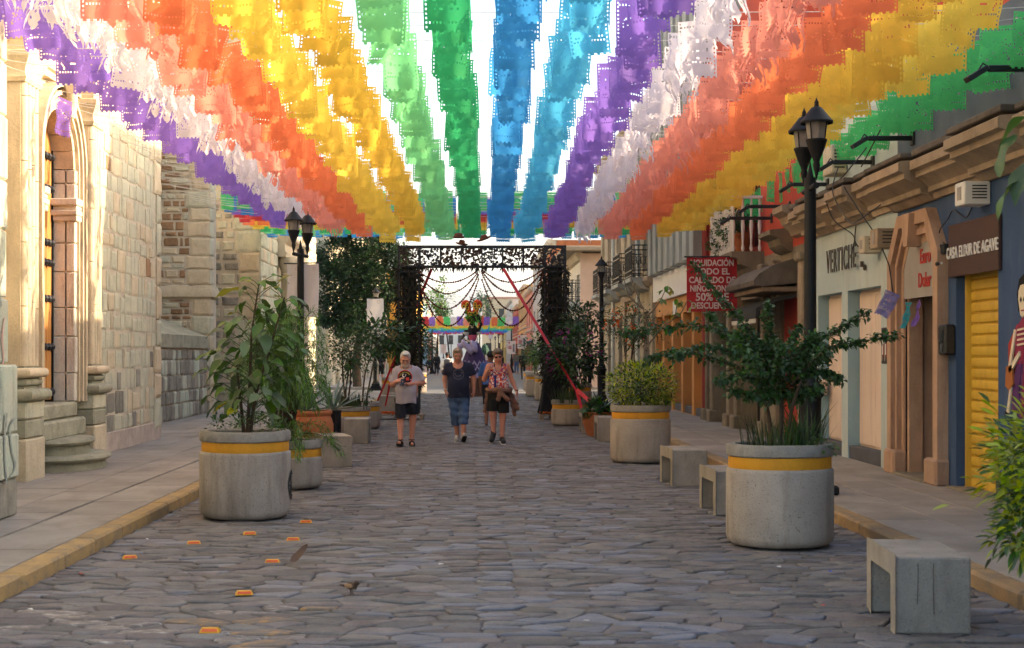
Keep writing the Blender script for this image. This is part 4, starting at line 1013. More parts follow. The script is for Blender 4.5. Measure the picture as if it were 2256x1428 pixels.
LH = [('orange yellow sunlit house with a set back roof terrace', 117, 158, 8.6, '#d99a3c', 6, 2, '#d8c9a8'), ('golden house with white window trim', 158.4, 182, 9.8, '#d8a544', 4, 3, '#e0d8c8'), ('pale blue house on the sunlit row', 182.4, 200, 8.6, '#9db9c9', 3, 2, '#d8d0c0'),
      ('pinkish house on the sunlit row', 200.4, 226, 8.0, '#d0a08a', 4, 2, '#d8d0c0'), ('white house at the far end of the sunlit row', 226.4, 270, 7.5, '#d8d2c4', 5, 2, '#c8bfae')]
for k, (lb, a, e, h, col, nw, fl_, tr) in enumerate(LH): house('street_house', lb, 1, a, e, h, col, -6.3, nw, 60+k, fl_, tr, awn=(m_reda if k == 3 else None))
# street end block
eb = thing('stone_block', 'plain tan stone building closing the end of the street', 'building', (6, 330, 0))
m_end = M('end_tan_stone', c('#c8b493'), .9, c('#b5a183'), .3, fine=.15)
b = MB(); mpe = mapY(330)
holes = [(3.2+k*3.0, 4.5+k*3.0, z, z+2.2, .4) for k in range(3) for z in (2, 6, 10)]
b.wall(mpe, 2.4, 12.5, 0, 14.4, holes, .4); b.add([(2.4, 330, 0), (2.4, 340, 0), (2.4, 340, 14.4), (2.4, 330, 14.4)], [(0, 1, 2, 3)]); b.add([(2.4, 330, 14.4), (12.5, 330, 14.4), (12.5, 340, 14.4), (2.4, 340, 14.4)], [(0, 1, 2, 3)])
b.build('wall', m_end, eb); MB().box(2.3, 12.6, 329.9, 340, 14.4, 14.9).build('parapet', M('brick_parapet', c('#b98a70'), .9), eb)
for h in holes: MB().box(h[0], h[1], 330.36, 330.4, h[2], h[3]).build('window', m_glass, eb)
eb = thing('white_block', 'low white building beyond the end of the street', 'building', (-4, 345, 0))
b = MB(); b.box(-9, 1.5, 345, 355, 0, 8.5); b.build('wall', m_white, eb); MB().box(-9.1, 1.6, 344.8, 355, 8.5, 9).build('parapet', m_end, eb)
for k in range(4): MB().box(-8+k*2.3, -6.9+k*2.3, 344.9, 345.1, 4, 6.2).build('window', m_glass, eb)

# ---------------------------------------------------------------- flower arch
m_straw = M('dry_leaf_cladding', c('#3a3022'), .85, c('#2a2418'), 8, fine=.2, bump=0, rnd=.5, hue=.03, transl=.15)
m_dleaf = M('dark_leaf_cladding', c('#262a1c'), .8, c('#1c2016'), 8, fine=.2, bump=0, rnd=.45, hue=.03, transl=.15)
m_bark = M('brown_cutout', c('#4a3226'), .8, c('#2f221b'), 10, fine=.2, bump=0, rnd=.4)
m_cloth = M('black_cloth', c('#141414'), .95, c('#1b1a1a'), 4, bump=.2)
m_pallet = M('pale_pallet_wood', c('#8f8272'), .85, c('#7c7062'), 4, fine=.2, stretch=(3, .6, 3))
m_mari = M('marigold_petal', c('#d9691a'), .75, c('#c2540f'), 20, fine=.2, bump=0, rnd=.2, transl=.25)
m_garl = M('rust_garland', c('#6e3420'), .8, c('#4d2417'), 20, bump=0, rnd=.35)
m_ribb = M('red_ribbon', c('#c2262e'), .55, c('#b01f28'), 4, fine=.05, bump=0, transl=.15)
AD = 35.6; AX0, AX1 = -1.86, 2.36; PW = .55; AZ0, AZ1 = 3.83, 4.37
arch = thing('festival_arch', 'black steel festival arch clad in dry leaves with beaded garlands', 'arch', ((AX0+AX1)/2, AD+.27, 0))
ra = random.Random(9)
for (a, e) in ((AX0, AX0+PW), (AX1-PW, AX1)):
    b = MB()
    for x in (a, e-.04):
        for y in (AD, AD+.51): b.box(x, x+.04, y, y+.04, .16, AZ1)
    for z in (.2, 1.0, 1.9, 2.8, 3.7):
        for y in (AD, AD+.51): b.box(a, e, y+.003, y+.037, z, z+.035)
        for x in (a, e-.04): b.box(x+.003, x+.037, AD, AD+.55, z, z+.035)
    b.build('post_frame', m_blk, arch)
    b = MB(); b.box(a+.1, e-.1, AD+.12, AD+.45, .3, AZ0); b.build('post_core', m_cloth, arch)
    b = MB(); mats = [m_straw, m_dleaf]
    for k in range(1500):
        z = ra.uniform(.85, AZ0+.02); s_ = ra.choice((0, 0, 1, 2)); 
        if s_ == 0: p = Vector((ra.uniform(a+.0, e), AD+ra.uniform(-.03, .12), z))
        else: p = Vector(((a if s_ == 1 else e)+ra.uniform(-.05, .05), AD+ra.uniform(0, .5), z))
        L_ = ra.uniform(.09, .22); ang = ra.gauss(0, .7); dr_ = Vector((math.sin(ang), ra.uniform(-.5, .1), -math.cos(ang)*.9)).normalized()
        sd = dr_.cross(Vector((ra.uniform(-.4, .4), 1, ra.uniform(-.3, .3)))).normalized()*L_*.11
        b.add([p, p+dr_*L_*.4+sd, p+dr_*L_, p+dr_*L_*.4-sd], [(0, 1, 2, 3)], ra.randrange(2))
    b.build('leaf_cladding', mats, arch, kind='stuff')
    # cloth skirt at the foot
    b = MB(); n = 40; ring = []
    for j, (z, g) in enumerate(((1.15, 0), (.8, .03), (.4, .08), (.16, .13))):
        for k in range(n):
            t = k/n*4; q, f = int(t), t-int(t); w = .02*math.sin(k*2.1+j)*j/2
            x = (a-g+(e-a+2*g)*f, e+g, e+g-(e-a+2*g)*f, a-g)[q]; y = (AD-g, AD-g+(.55+2*g)*f, AD+.55+g, AD+.55+g-(.55+2*g)*f)[q]
            b.v.append((x+w, y+w, z))
    for j in range(3):
        for k in range(n): b.f.append((j*n+k, j*n+(k+1) % n, (j+1)*n+(k+1) % n, (j+1)*n+k)); b.m.append(0)
    if a > 0: b.build('cloth_skirt', m_cloth, arch, smooth=True)
b = MB()
for y in (AD, AD+.51):
    for z in (AZ0, AZ1-.04): b.box(AX0, AX1, y, y+.04, z, z+.04)
    for k in range(9): x = AX0+(AX1-AX0-.04)*k/8; b.box(x+.002, x+.038, y+.002, y+.038, AZ0, AZ1)
for k in range(9):
    x = AX0+(AX1-AX0-.04)*k/8
    for z in (AZ0, AZ1-.04): b.box(x+.004, x+.036, AD, AD+.55, z+.003, z+.037)
b.build('beam_frame', m_blk, arch)
for k in range(8):                            # fretwork panels of cut shapes
    xa = AX0+(AX1-AX0-.04)*k/8+.04; xe = AX0+(AX1-AX0-.04)*(k+1)/8; b = MB()
    for q in range(150):
        p = Vector((ra.uniform(xa, xe), AD+ra.choice((.02, .02, .5))+ra.uniform(-.012, .012), ra.uniform(AZ0+.03, AZ1-.04))); n = ra.choice((4, 5, 6)); s_ = ra.uniform(.018, .05); a0 = ra.uniform(0, 6)
        ring = [p+Vector((math.cos(a0+2*PI*i/n)*s_*ra.uniform(.4, 1.2), ra.uniform(-.01, .01), math.sin(a0+2*PI*i/n)*s_*ra.uniform(.4, 1.2))) for i in range(n)]
        b.add(ring, [tuple(range(n))])
    b.build('fretwork_panel', (m_bark, m_blk, m_bark)[k % 3], arch, kind='stuff')
b = MB()
for k in range(160):                           # dry leaf fringe below the beam
    p = Vector((ra.uniform(AX0+.4, AX1-.4), AD+ra.uniform(-.02, .5), AZ0+.02)); L_ = ra.uniform(.06, .2); d = Vector((ra.uniform(-.6, .6), -.2, -1)).normalized(); sd = Vector((d.z, 0, -d.x))*L_*.1
    b.add([p, p+d*L_*.4+sd, p+d*L_, p+d*L_*.4-sd], [(0, 1, 2, 3)])
b.build('leaf_fringe', m_straw, arch, kind='stuff')
def garland(p0, p1, low):
    """p0, p1, low in photo pixels at the arch"""
    a, e, l = (W(*p, AD-.05) for p in (p0, p1, low)); n = 60
    # quadratic with its lowest height
    b = MB(); path = []
    for k in range(n+1):
        t = k/n; x = a.x+(e.x-a.x)*t; ch_ = a.z+(e.z-a.z)*t
        tm = (l.x-a.x)/(e.x-a.x); cm = a.z+(e.z-a.z)*tm; s_ = (cm-l.z)/(4*tm*(1-tm)) if 0 < tm < 1 else .2
        path.append(Vector((x, a.y, ch_-4*s_*t*(1-t))))
    b.tube(path, .011, 4)
    L_ = sum((path[i+1]-path[i]).length for i in range(n)); d = 0; i = 0; acc = 0
    while d < L_:
        while i < n-1 and acc+(path[i+1]-path[i]).length < d: acc += (path[i+1]-path[i]).length; i += 1
        sg = (path[i+1]-path[i]); p = path[i]+sg*((d-acc)/max(sg.length, 1e-6)); s_ = .03*ra.uniform(.8, 1.25)
        b.add([p+Vector(q)*s_ for q in ((1, 0, 0), (-1, 0, 0), (0, 1, 0), (0, -1, 0), (0, 0, 1), (0, 0, -1))], [(0, 2, 4), (2, 1, 4), (1, 3, 4), (3, 0, 4), (2, 0, 5), (1, 2, 5), (3, 1, 5), (0, 3, 5)]); d += .06
    b.build('garland', m_garl, arch)
for g in (((925, 600), (1050, 598), (985, 623)), ((926, 610), (1053, 600), (985, 647)), ((929, 638), (1054, 605), (980, 681)), ((931, 642), (1055, 613), (995, 717)),
          ((1063, 596), (1195, 594), (1128, 622)), ((1062, 598), (1192, 602), (1122, 644)), ((1062, 602), (1195, 612), (1125, 684)), ((1062, 617), (1197, 604), (1126, 718))): garland(*g)
for x in (1050, 1055, 1063): MB().tube([W(x, 618, AD-.05), W((1052 if x < 1060 else 1062), 588, AD-.05)], .004, 4).build('garland_cord', m_blk, arch)
for (a, e) in ((AX0-.55, AX0+PW+.1), (AX1-PW-.12, AX1-.05)):
    t = thing('pallet_base', 'wooden pallet with marigolds under the arch post '+('on the church side' if a < 0 else 'beside the terracotta pot'), 'pallet', ((a+e)/2, AD+.2, 0))
    for k in range(4): MB().box(a, e, AD-.15+k*.22, AD+.02+k*.22, .115, .145, bev=.004).build('plank', m_pallet, t)
    for k in range(3): MB().box(a+(e-a-.1)*k/2, a+(e-a-.1)*k/2+.1, AD-.14, AD+.68, .0, .115, bev=.004).build('bearer', m_pallet, t)
    b = MB()
    for k in range(60): b.ball((ra.uniform(a, e if a > 0 else AX0+.1), AD-.16+ra.uniform(0, .12), .165+ra.uniform(0, .04)), (.035, .035, .022), 6)
    tag(b.build('marigolds', m_mari), 'strewn orange marigold heads along the pallet edge by the '+('church-side arch post' if a < 0 else 'arch post with black cloth'), 'flowers', kind='stuff')
# red guy ribbons
def ribbon(pts, w, lab, tw=0.0):
    P = [Vector(p) for p in pts]; b = MB(); n = len(P)
    for i, p in enumerate(P):
        t = (P[min(i+1, n-1)]-P[max(i-1, 0)]).normalized(); s_ = t.cross(Vector((0, 1, 0))).normalized(); s_ = (s_*math.cos(tw*i)+Vector((0, 1, 0))*math.sin(tw*i))*w/2
        b.v += [tuple(p+s_), tuple(p-s_)]
    for i in range(n-1): b.f.append((2*i, 2*i+1, 2*i+3, 2*i+2)); b.m.append(0)
    o = b.build('ribbon', m_ribb); tag(o, lab, 'ribbon', 'red guy ribbons of the arch'); return o
lerp = lambda a, b_, n: [a.lerp(b_, i/n) for i in range(n+1)]
ribbon(lerp(W(951, 592, AD+.6), W(828, 893, 40.3), 16), .075, 'red ribbon slanting from the arch beam down to a concrete bench', .06)
ribbon(lerp(W(868, 800, 38.5), W(849, 895, 40.2), 8), .06, 'short red ribbon beside the man with a phone', .1)
ribbon(lerp(W(1109, 592, AD-.1), W(1268, 858, 31.4), 18), .075, 'long red ribbon slanting across the arch opening', .05)
ribbon(lerp(W(1270, 858, 31.3), W(1284, 912, 30.4), 6), .07, 'red ribbon tail hanging down from the knot', .12)
ribbon(lerp(W(1270, 858, 31.3), W(1308, 892, 29.9), 6), .08, 'red ribbon tail drawn across to the terracotta pot', .08)
# felt hats hung above the arch
m_felt = M('brown_felt', c('#6b3f2d'), .9, c('#52301f'), 6, fine=.15, bump=.15)
for (x, y, rx, tilt, lab) in ((1010, 524, .22, .0, 'brown flat-brimmed hat seen edge-on above the arch'), (1067, 528, .2, -.35, 'brown tilted hat hanging above the arch beam'), (1017, 539, .16, .15, 'brown hat resting low on the arch top')):
    p = W(x, y, AD+.2); t = thing('hanging_hat', lab, 'hat', tuple(p)); R_ = Matrix.Translation(p) @ Matrix.Rotation(tilt, 4, 'Y') @ Matrix.Rotation(.12, 4, 'X')
    b = MB(); b.lathe([(0.001, .0), (rx*.6, -.012), (rx, .02), (rx*1.02, .04), (rx*.6, .018), (.001, .02)], 20); b.v = [tuple(R_ @ Vector(v)) for v in b.v]; b.build('brim', m_felt, t, smooth=True)
    b = MB(); b.lathe([(rx*.52, .01), (rx*.48, .09), (rx*.3, .12), (.001, .1)], 16); b.v = [tuple(R_ @ Vector(v)) for v in b.v]; b.build('crown', m_felt, t, smooth=True)
    MB().tube([p+Vector((0, 0, .1)), p+Vector((0, 0, .55))], .003, 4).build('cord', m_blk, t)

# ---------------------------------------------------------------- street lamps
def lantern(b_, parent, x, y, z, s=1.0, fin=True):
    s *= .74
    """pedestal-less lantern: socket, bowl, glass, roof, finial; z = bowl bottom"""
    k = lambda prof: [(r_*s, zz*s) for r_, zz in prof]
    MB().lathe(k([(.001, -.32), (.018, -.26), (.03, -.2), (.045, -.16), (.055, -.1), (.045, -.05), (.06, 0), (.07, .02), (.11, .12), (.15, .24), (.16, .26), (.155, .28), (.001, .28)]), 12, (x, y, z)).build('lamp_socket', m_pole, parent, smooth=40)
    MB().lathe(k([(.13, .28), (.16, .5), (.155, .54)]), 8, (x, y, z)).build('lamp_glass', m_lamp, parent)
    b = MB()
    for q in range(4):
        w = PI/4+q*PI/2; b.tube([(x+.138*s*math.cos(w), y+.138*s*math.sin(w), z+.27*s), (x+.168*s*math.cos(w), y+.168*s*math.sin(w), z+.53*s)], .009*s, 5)
    b.build('lamp_cage', m_pole, parent)
    MB().lathe(k([(.24, .51), (.245, .54), (.19, .6), (.12, .69), (.08, .74), (.04, .76), (.03, .8), (.035, .82), (.015, .86), (.001, .9)]), 12, (x, y, z)).build('lamp_roof', m_pole, parent, smooth=40)
def lamp_post(name, label, x, y, zb, ztop, twin=None, zl=None, r=.062, grp=None, s=1.0):
    t = thing(name, label, 'street lamp', (x, y, zb), group=grp)
    MB().box(x-.26, x+.26, y-.26, y+.26, zb, zb+.1, bev=.02).box(x-.21, x+.21, y-.21, y+.21, zb+.1, zb+.2, bev=.02).box(x-.17, x+.17, y-.17, y+.17, zb+.2, zb+.3, bev=.02).build('plinth', m_pole, t)
    MB().lathe([(.15, zb+.3), (.14, zb+.36), (.11, zb+.42), (.12, zb+.9), (.125, zb+1.05), (.15, zb+1.08), (.15, zb+1.12), (.12, zb+1.14), (.115, zb+1.2), (.075, zb+1.28), (r+.01, zb+1.36), (r, zb+1.45), (r*.92, ztop)], 14, (x, y, 0)).build('pole', m_pole, t, smooth=35)
    if twin:
        dx, dy = twin; L_ = math.hypot(dx, dy)
        MB().tube([(x-dx, y-dy, ztop-.12), (x+dx, y+dy, ztop-.12)], .035, 8).build('crossbar', m_pole, t)
        MB().lathe([(.05, ztop-.2), (.06, ztop-.1), (.04, ztop), (.02, ztop+.1), (.001, ztop+.2)], 10, (x, y, 0)).build('pole_cap', m_pole, t, smooth=40)
        for g in (-1, 1): lantern(None, t, x+g*dx, y+g*dy, zl, s)
    else: lantern(None, t, x, y, ztop, s)
    return t
lamp_post('street_lamp', 'tall black twin-headed lamp post behind the planter with the arching shrub', 3.745, 15.75, ZP, 3.6, (.01, .33), 3.77, .07)
lamp_post('street_lamp', 'black twin-headed lamp post carrying two white cloth flags by the church', -3.28, 27.2, ZP, 3.66, (.09, .34), 3.78, .07)
lamp_post('street_lamp', 'single black lamp post in front of the dark tree with a white flag', -4.06, 60, ZP, 3.85)
lamp_post('street_lamp', 'single black lamp post beside the flowering shrub before the old stone house', 3.64, 40, ZP, 3.75)
for k, (x, d) in enumerate(((965, 150), (977, 180), (1127, 125), (1108, 165), (1091, 215), (952, 118), (994, 240), (1098, 190))):
    X_ = (x-VX)*d/FP
    lamp_post('street_lamp', ('tiny distant black lamp post along the sunlit row', 'tiny distant black lamp post along the shop row')[x > VX], X_, d, 0, 3.75, grp=('distant lamps, sunlit row', 'distant lamps, shop row')[x > VX])
# cloth flags on lamp posts
m_flag = M('white_flag_cloth', c('#dcd5d2'), .9, c('#d0c8c5'), 2, fine=.04, bump=.1, transl=.25)
m_print = M('faint_flag_print', c('#b79a98'), .9, bump=0)
def flag(x0, x1, y0, y1, d, lab, pole_x=None, prints=True):
    a, e = W(x0, y0, d), W(x1, y1, d); t = thing('hanging_flag', lab, 'flag', ((a.x+e.x)/2, d, e.z))
    b = MB(); nx, nz = 8, 14
    for j in range(nz+1):
        for i in range(nx+1):
            u, v = i/nx, j/nz; b.v.append((a.x+(e.x-a.x)*u+.01*math.sin(v*5), d+.025*math.sin(u*5+v*2.5), a.z+(e.z-a.z)*v-.012*math.sin(u*PI)))
    for j in range(nz):
        for i in range(nx): b.f.append((j*(nx+1)+i, j*(nx+1)+i+1, (j+1)*(nx+1)+i+1, (j+1)*(nx+1)+i)); b.m.append(0)
    b.build('cloth', m_flag, t, smooth=True)
    MB().tube([(a.x-.06, d, a.z+.012), (e.x+.06, d, a.z+.012)], .012, 6).build('top_rod', m_blk, t)
    if prints:
        cx = a.x+(e.x-a.x)*.72; cz = a.z+(e.z-a.z)*.1; r_ = abs(e.x-a.x)*.1
        b = MB(); b.lathe([(r_*.8, 0), (r_, 0)], 16); b.v = [(cx+v[0], d-.035, cz+v[1]) for v in b.v]; b.build('emblem_print', m_print, t)
    return t
flag(632, 662, 582, 700, 27.22, 'white cloth flag on the church side of the twin lamp post'); flag(668, 702, 581, 698, 27.24, 'white cloth flag on the street side of the twin lamp post')
flag(808, 845, 658, 726, 59.8, 'white cloth flag on the single lamp post by the dark tree')
m_ppr = M('flag_print_red', c('#b5525a'), .9, bump=0); m_ppb = M('flag_print_grey', c('#8a8288'), .9, bump=0)
for (x0, x1, y0, y1, d, lab) in ((1118, 1136, 751, 780, 88, 'white printed flag on a post at the street middle, lower one'), (1140, 1160, 738, 768, 92, 'white printed flag higher and closer to the arch post'), (1076, 1085, 733, 747, 190, 'tiny pinkish flag far down the street'), (971, 983, 759, 779, 170, 'tiny white flag far down the sunlit row')):
    t = flag(x0, x1, y0, y1, d, lab, prints=False); a, e = W(x0, y0, d), W(x1, y1, d); w = e.x-a.x; h = a.z-e.z
    if d < 100:
        MB().box(a.x+w*.12, a.x+w*.3, d-.04, d-.035, a.z-h*.2, a.z-h*.08).build('print', m_ppr, t)
        for q in (.42, .52, .6): MB().box(a.x+w*.12, a.x+w*.5, d-.04, d-.035, a.z-h*q-.02, a.z-h*q+.03).build('print', m_ppr, t)
        MB().box(a.x+w*.64, a.x+w*.86, d-.04, d-.035, a.z-h*.85, a.z-h*.25).build('print', m_ppb, t)
    MB().tube([((a.x+e.x)/2, d+.05, 0), ((a.x+e.x)/2, d+.05, a.z+.1)], .04, 6).build('post', m_pole, t)
# red sale banner hung square across the pavement
m_ban = M('red_banner_vinyl', c('#b0262c'), .6, c('#9f2228'), 1.5, fine=.04, bump=.08, bscale=6); m_bl = M('banner_white', c('#d8c3bd'), .6, bump=0)
a, e = W(1513, 567, 27.2), W(1624, 686, 27.2); t = thing('sale_banner', 'red vinyl sale banner with white capitals hung from a rod by the balcony', 'banner', ((a.x+e.x)/2, 27.2, e.z))
b = MB(); nx, nz = 12, 12
for j in range(nz+1):
    for i in range(nx+1):
        u, v = i/nx, j/nz; b.v.append((a.x+(e.x-a.x)*u, 27.2+.015*math.sin(u*7+v*3), a.z+(e.z-a.z)*v-.01*math.sin(u*PI*2)))
for j in range(nz):
    for i in range(nx): b.f.append((j*(nx+1)+i, j*(nx+1)+i+1, (j+1)*(nx+1)+i+1, (j+1)*(nx+1)+i)); b.m.append(0)
b.build('sheet', m_ban, t, smooth=True)
MB().tube([(a.x-.05, 27.2, a.z+.01), (XB, 27.2, a.z+.01)], .015, 6).build('rod', m_blk, t)
H_ = a.z-e.z
for k, (s_, sz) in enumerate((('LIQUIDACIÓN', .165), ('TODO EL', .165), ('CALZADO DE', .165), ('NIÑOS CON EL', .165), ('50% DE', .21), ('DESCUENTO', .165))):
    sx_ = {0: .78, 3: .74, 2: .86, 5: .84}.get(k, .95)
    text_obj(s_, sz, .002, 'lettering', m_bl, t, frameY((a.x+e.x)/2, 27.175, a.z-H_*(.11+.158*k)), .005, sx_)
# ---------------------------------------------------------------- planters, pots, benches
m_pl = M('planter_concrete', c('#a3988c'), .85, c('#8d8379'), 2.2, fine=.16, fscale=70, bump=.35, bscale=70, rnd=.06, stain=c('#6f6358'), sscale=(2.2, 2.2, .35), samt=.8, speck=(c('#4f4a44'), 75, .8))
m_rim = M('planter_rim_concrete', c('#918b82'), .85, c('#7e786f'), 4, fine=.18, fscale=70, bump=.35, bscale=70, rnd=.06, stain=c('#645c53'), sscale=(5, 5, 3), samt=.5, speck=(c('#55504a'), 75, .6))
m_band = M('yellow_band_paint', c('#cf9120'), .7, c('#bd821b'), 4, fine=.1, bump=.2, bscale=60, stain=c('#a8722a'), sscale=(3, 3, 1), samt=.5, speck=(c('#9a7638'), 80, .4))
m_soil = M('planter_soil', c('#3b2f26'), .95, c('#2c241d'), 12, fine=.3, bump=.6)
m_bench = M('bench_concrete', c('#9f9487'), .88, c('#817a70'), 2.6, fine=.18, fscale=80, bump=.4, bscale=75, rnd=.05, stain=c('#6b6055'), sscale=(2.5, 2.5, 1.2), samt=.5, speck=(c('#57514a'), 85, .6))
m_terr = M('terracotta', c('#b0693f'), .75, c('#9a5733'), 3, fine=.12, bump=.15, stain=c('#5f4638'), sscale=(2.5, 2.5, 2.5), samt=.45, rnd=.04)
m_gloss = M('black_glazed_pot', c('#0c0d12'), .18, c('#101219'), 3, fine=.05, bump=.02, spec=.6)
m_crest = M('dark_metal_crest', c('#3a3c40'), .5, c('#2c2e31'), 8, metal=.4, bump=.1)
PR = .457
def jit(b, chip=.96):
    r = random.Random(len(b.v)); out = []
    for (x, y, z) in b.v:
        a = math.atan2(y, x); f = 1+.004*math.sin(3*a+1)+.003*math.sin(7*a+z*6)+r.uniform(-.0012, .0012)
        if r.random() > chip: f -= r.uniform(.004, .012); z -= r.uniform(0, .006)
        out.append((x*f, y*f, z+.003*math.sin(2*a)))
    b.v = out
def planter_proto(h, n=56):
    t = thing('concrete_planter', 'x', 'planter', (0, 0, 0)); zb = h-.205; zr = h-.105
    wob = lambda prof: prof
    b = MB(); b.lathe([(.001, .015), (PR-.1, .012), (PR-.045, .02), (PR-.012, .05), (PR, .095), (PR, zb-.03), (PR-.004, zb-.012), (PR-.018, zb), (PR-.03, zb)], n)
    jit(b); b.build('body', m_pl, t, smooth=40)
    b = MB(); b.lathe([(PR-.024, zb-.01), (PR-.02, zb), (PR-.02, zr), (PR-.024, zr+.01)], n); b.build('band', m_band, t, smooth=40)
    b = MB(); b.lathe([(PR-.03, zr), (PR-.012, zr), (PR, zr+.012), (PR, h-.02), (PR-.014, h), (PR-.075, h), (PR-.09, h-.015), (PR-.09, h-.12)], n); jit(b, .9); b.build('rim', m_rim, t, smooth=40)
    b = MB(); b.lathe([(.001, h-.05), (PR*.5, h-.055), (PR-.085, h-.075)], 24); b.build('soil', m_soil, t, smooth=True)
    return t
P_T = planter_proto(.88); P_L = planter_proto(.6)
PG = 'concrete planters with yellow bands along the street'
plist = [  # x, d, tall, label
 (-2.29, 14.36, 1, 'tall concrete planter with yellow band holding the big-leaved sapling'), (-2.30, 17.5, 0, 'low concrete planter with yellow band spilling feathery greenery before a bench'),
 (-2.52, 28.9, 0, 'low yellow-banded planter behind a bench, past the glossy black pot'), (-2.48, 31.45, 0, 'low yellow-banded planter peeking out beyond the bench and its planter'), (-2.55, 47.3, 1, 'yellow-banded planter behind the red ribbon and a bench'), (-2.37, 60, 1, 'small far planter showing past the elbow of the man with a phone'),
 (2.66, 12.3, 1, 'tall concrete planter with yellow band holding the arching dark shrub'), (2.565, 21.65, 1, 'tall concrete planter with yellow band under the yellow-green bush'), (2.285, 32.75, 0, 'low wide yellow-banded planter touching the arch post, red ribbon tied above'), (2.69, 37.4, 1, 'shadowed yellow-banded planter behind the flowering shrub'),
 (2.65, 50, 1, 'far planter immediately beside the arch post opening'), (2.53, 55.2, 1, 'far planter second within the arch opening'), (2.72, 63, 1, 'farthest planter seen through the arch opening'), (3.08, 6.62, 1, 'tall planter under the bright yellow-green bush by the yellow shutter')]
for k, (x, d, tall, lab) in enumerate(plist):
    src = P_T if tall else P_L
    o = clone(src, (x, d, 0), rng.uniform(0, 6), lab, PG)
    if k == 0: PL0 = o
for p in (P_T, P_L):
    for ch in list(p.children): bpy.data.objects.remove(ch)
    bpy.data.objects.remove(p)
# crest on the big-leaf planter
b = MB(); cx, cy, cz = -2.29, 14.36, .33
def crest_disc(r0, r1, o, z0=0):
    n = 28
    for k in range(n):
        q = []
        for rr, w in ((r0, k), (r1, k), (r1, k+1), (r0, k+1)):
            a = 2*PI*w/n; s_, zz = rr*math.cos(a), rr*math.sin(a); ang = math.radians(4)+s_/PR
            q.append((cx+(PR+o)*math.cos(ang), cy+(PR+o)*math.sin(ang), cz+zz))
        b.add(q, [(0, 1, 2, 3)])
crest_disc(.0, .15, .006); crest_disc(.13, .15, .012); crest_disc(.09, .1, .012); crest_disc(.02, .05, .012)
for k in range(10):
    a = 2*PI*k/10; s_, zz = .115*math.cos(a), .115*math.sin(a); ang = math.radians(4)+s_/PR
    b.ball((cx+(PR+.012)*math.cos(ang), cy+(PR+.012)*math.sin(ang), cz+zz), .008, 6)
o = b.build('crest', m_crest); o.parent = PL0; o.matrix_parent_inverse = Matrix.Identity(4)
bpy.context.view_layer.update(); o.matrix_parent_inverse = PL0.matrix_world.inverted()
# benches: concrete portals
def bench_proto():
    t = thing('concrete_bench', 'x', 'bench', (0, 0, 0)); L_, Wd, H_, th = .82, .44, .455, .105
    prof = [(0, 0), (th, 0), (th, H_-th-.02), (th+.02, H_-th), (L_-th-.02, H_-th), (L_-th, H_-th-.02), (L_-th, 0), (L_, 0), (L_, H_), (0, H_)]
    o = MB().prism(prof, -Wd/2, Wd/2, lambda u, v, w: (w, u, v)).build('slab', m_bench, t)
    bv = o.modifiers.new('edge', 'BEVEL'); bv.width = .014; bv.segments = 2; bv.limit_method = 'ANGLE'; bv.angle_limit = .9
    return t
B0 = bench_proto()
for (x, y, rz, lab) in ((2.71, 8.36, math.radians(-4.5), 'concrete bench with two cracks on its end, nearest the street corner kerb'), (2.70, 14.5, math.radians(2), 'concrete bench partly hidden by the planter with the arching shrub'),
      (2.71, 17.7, math.radians(3), 'concrete bench standing clear between the two tall shop-side planters'), (2.59, 26.8, 0, 'concrete bench tucked beside the terracotta pot with broad leaves'), (2.5, 29.5, 0, 'concrete bench hidden beyond the terracotta pot, edge showing'),
      (-1.96, 20.7, math.radians(14), 'concrete bench turned askew beside the big orange terracotta pot'), (-2.13, 26.1, 0, 'concrete bench with brown streak in front of a low planter'), (-2.43, 40.7, 0, 'concrete bench where the red ribbon is tied'), (-2.35, 43.2, 0, 'concrete bench close behind the ribbon-tied one')):
    clone(B0, (x, y, 0), rz, lab.replace('nearest the street corner kerb', 'standing alone by the kerb'), 'concrete benches along the street')
for ch in list(B0.children): bpy.data.objects.remove(ch)
bpy.data.objects.remove(B0)
# cracks on the lone bench are real marks
b = MB()
for x, zz in ((2.62, (.42, .18)), (2.71, (.42, .12))):
    r = random.Random(int(x*100)); pts = [(x+.3*0+r.uniform(-.006, .006), 8.352, zz[0]-(zz[0]-zz[1])*k/6) for k in range(7)]
    b.tube(pts, .002, 4)
tag(b.build('bench_crack', M('crack_line', c('#4a433d'), .95)), 'dark cracks down the end of the lone concrete bench', 'crack')
# pots
def pot(name, lab, prof, x, d, mat, n=32):
    t = thing(name, lab, 'pot', (x, d, 0)); b = MB(); b.lathe(prof, n, (x, d, 0)); b.build('body', mat, t, smooth=50)
    r_, z = prof[-1]; MB().lathe([(.001, z+.0), (r_*.98, z)], 20, (x, d, 0)).build('soil', m_soil, t); return t
pot('terracotta_pot', 'big bulging orange terracotta pot with dark smudge holding grey agaves', [(.001, 0), (.26, 0), (.3, .04), (.38, .2), (.42, .4), (.42, .5), (.39, .6), (.37, .64), (.385, .66), (.4, .69), (.4, .71), (.385, .73), (.35, .73), (.34, .66)], -2.68, 23.2, m_terr)
pot('glazed_pot', 'glossy black cylindrical pot beside the big terracotta one', [(.001, 0), (.1, 0), (.108, .02), (.112, .4), (.112, .63), (.118, .645), (.116, .66), (.1, .66), (.098, .6)], -2.4, 24.9, m_gloss)
pot('terracotta_pot', 'round terracotta pot with broad dark leaves behind a bench', [(.001, 0), (.2, 0), (.24, .08), (.3, .24), (.31, .34), (.29, .43), (.3, .45), (.31, .48), (.29, .49), (.27, .44)], 2.53, 28.6, m_terr)

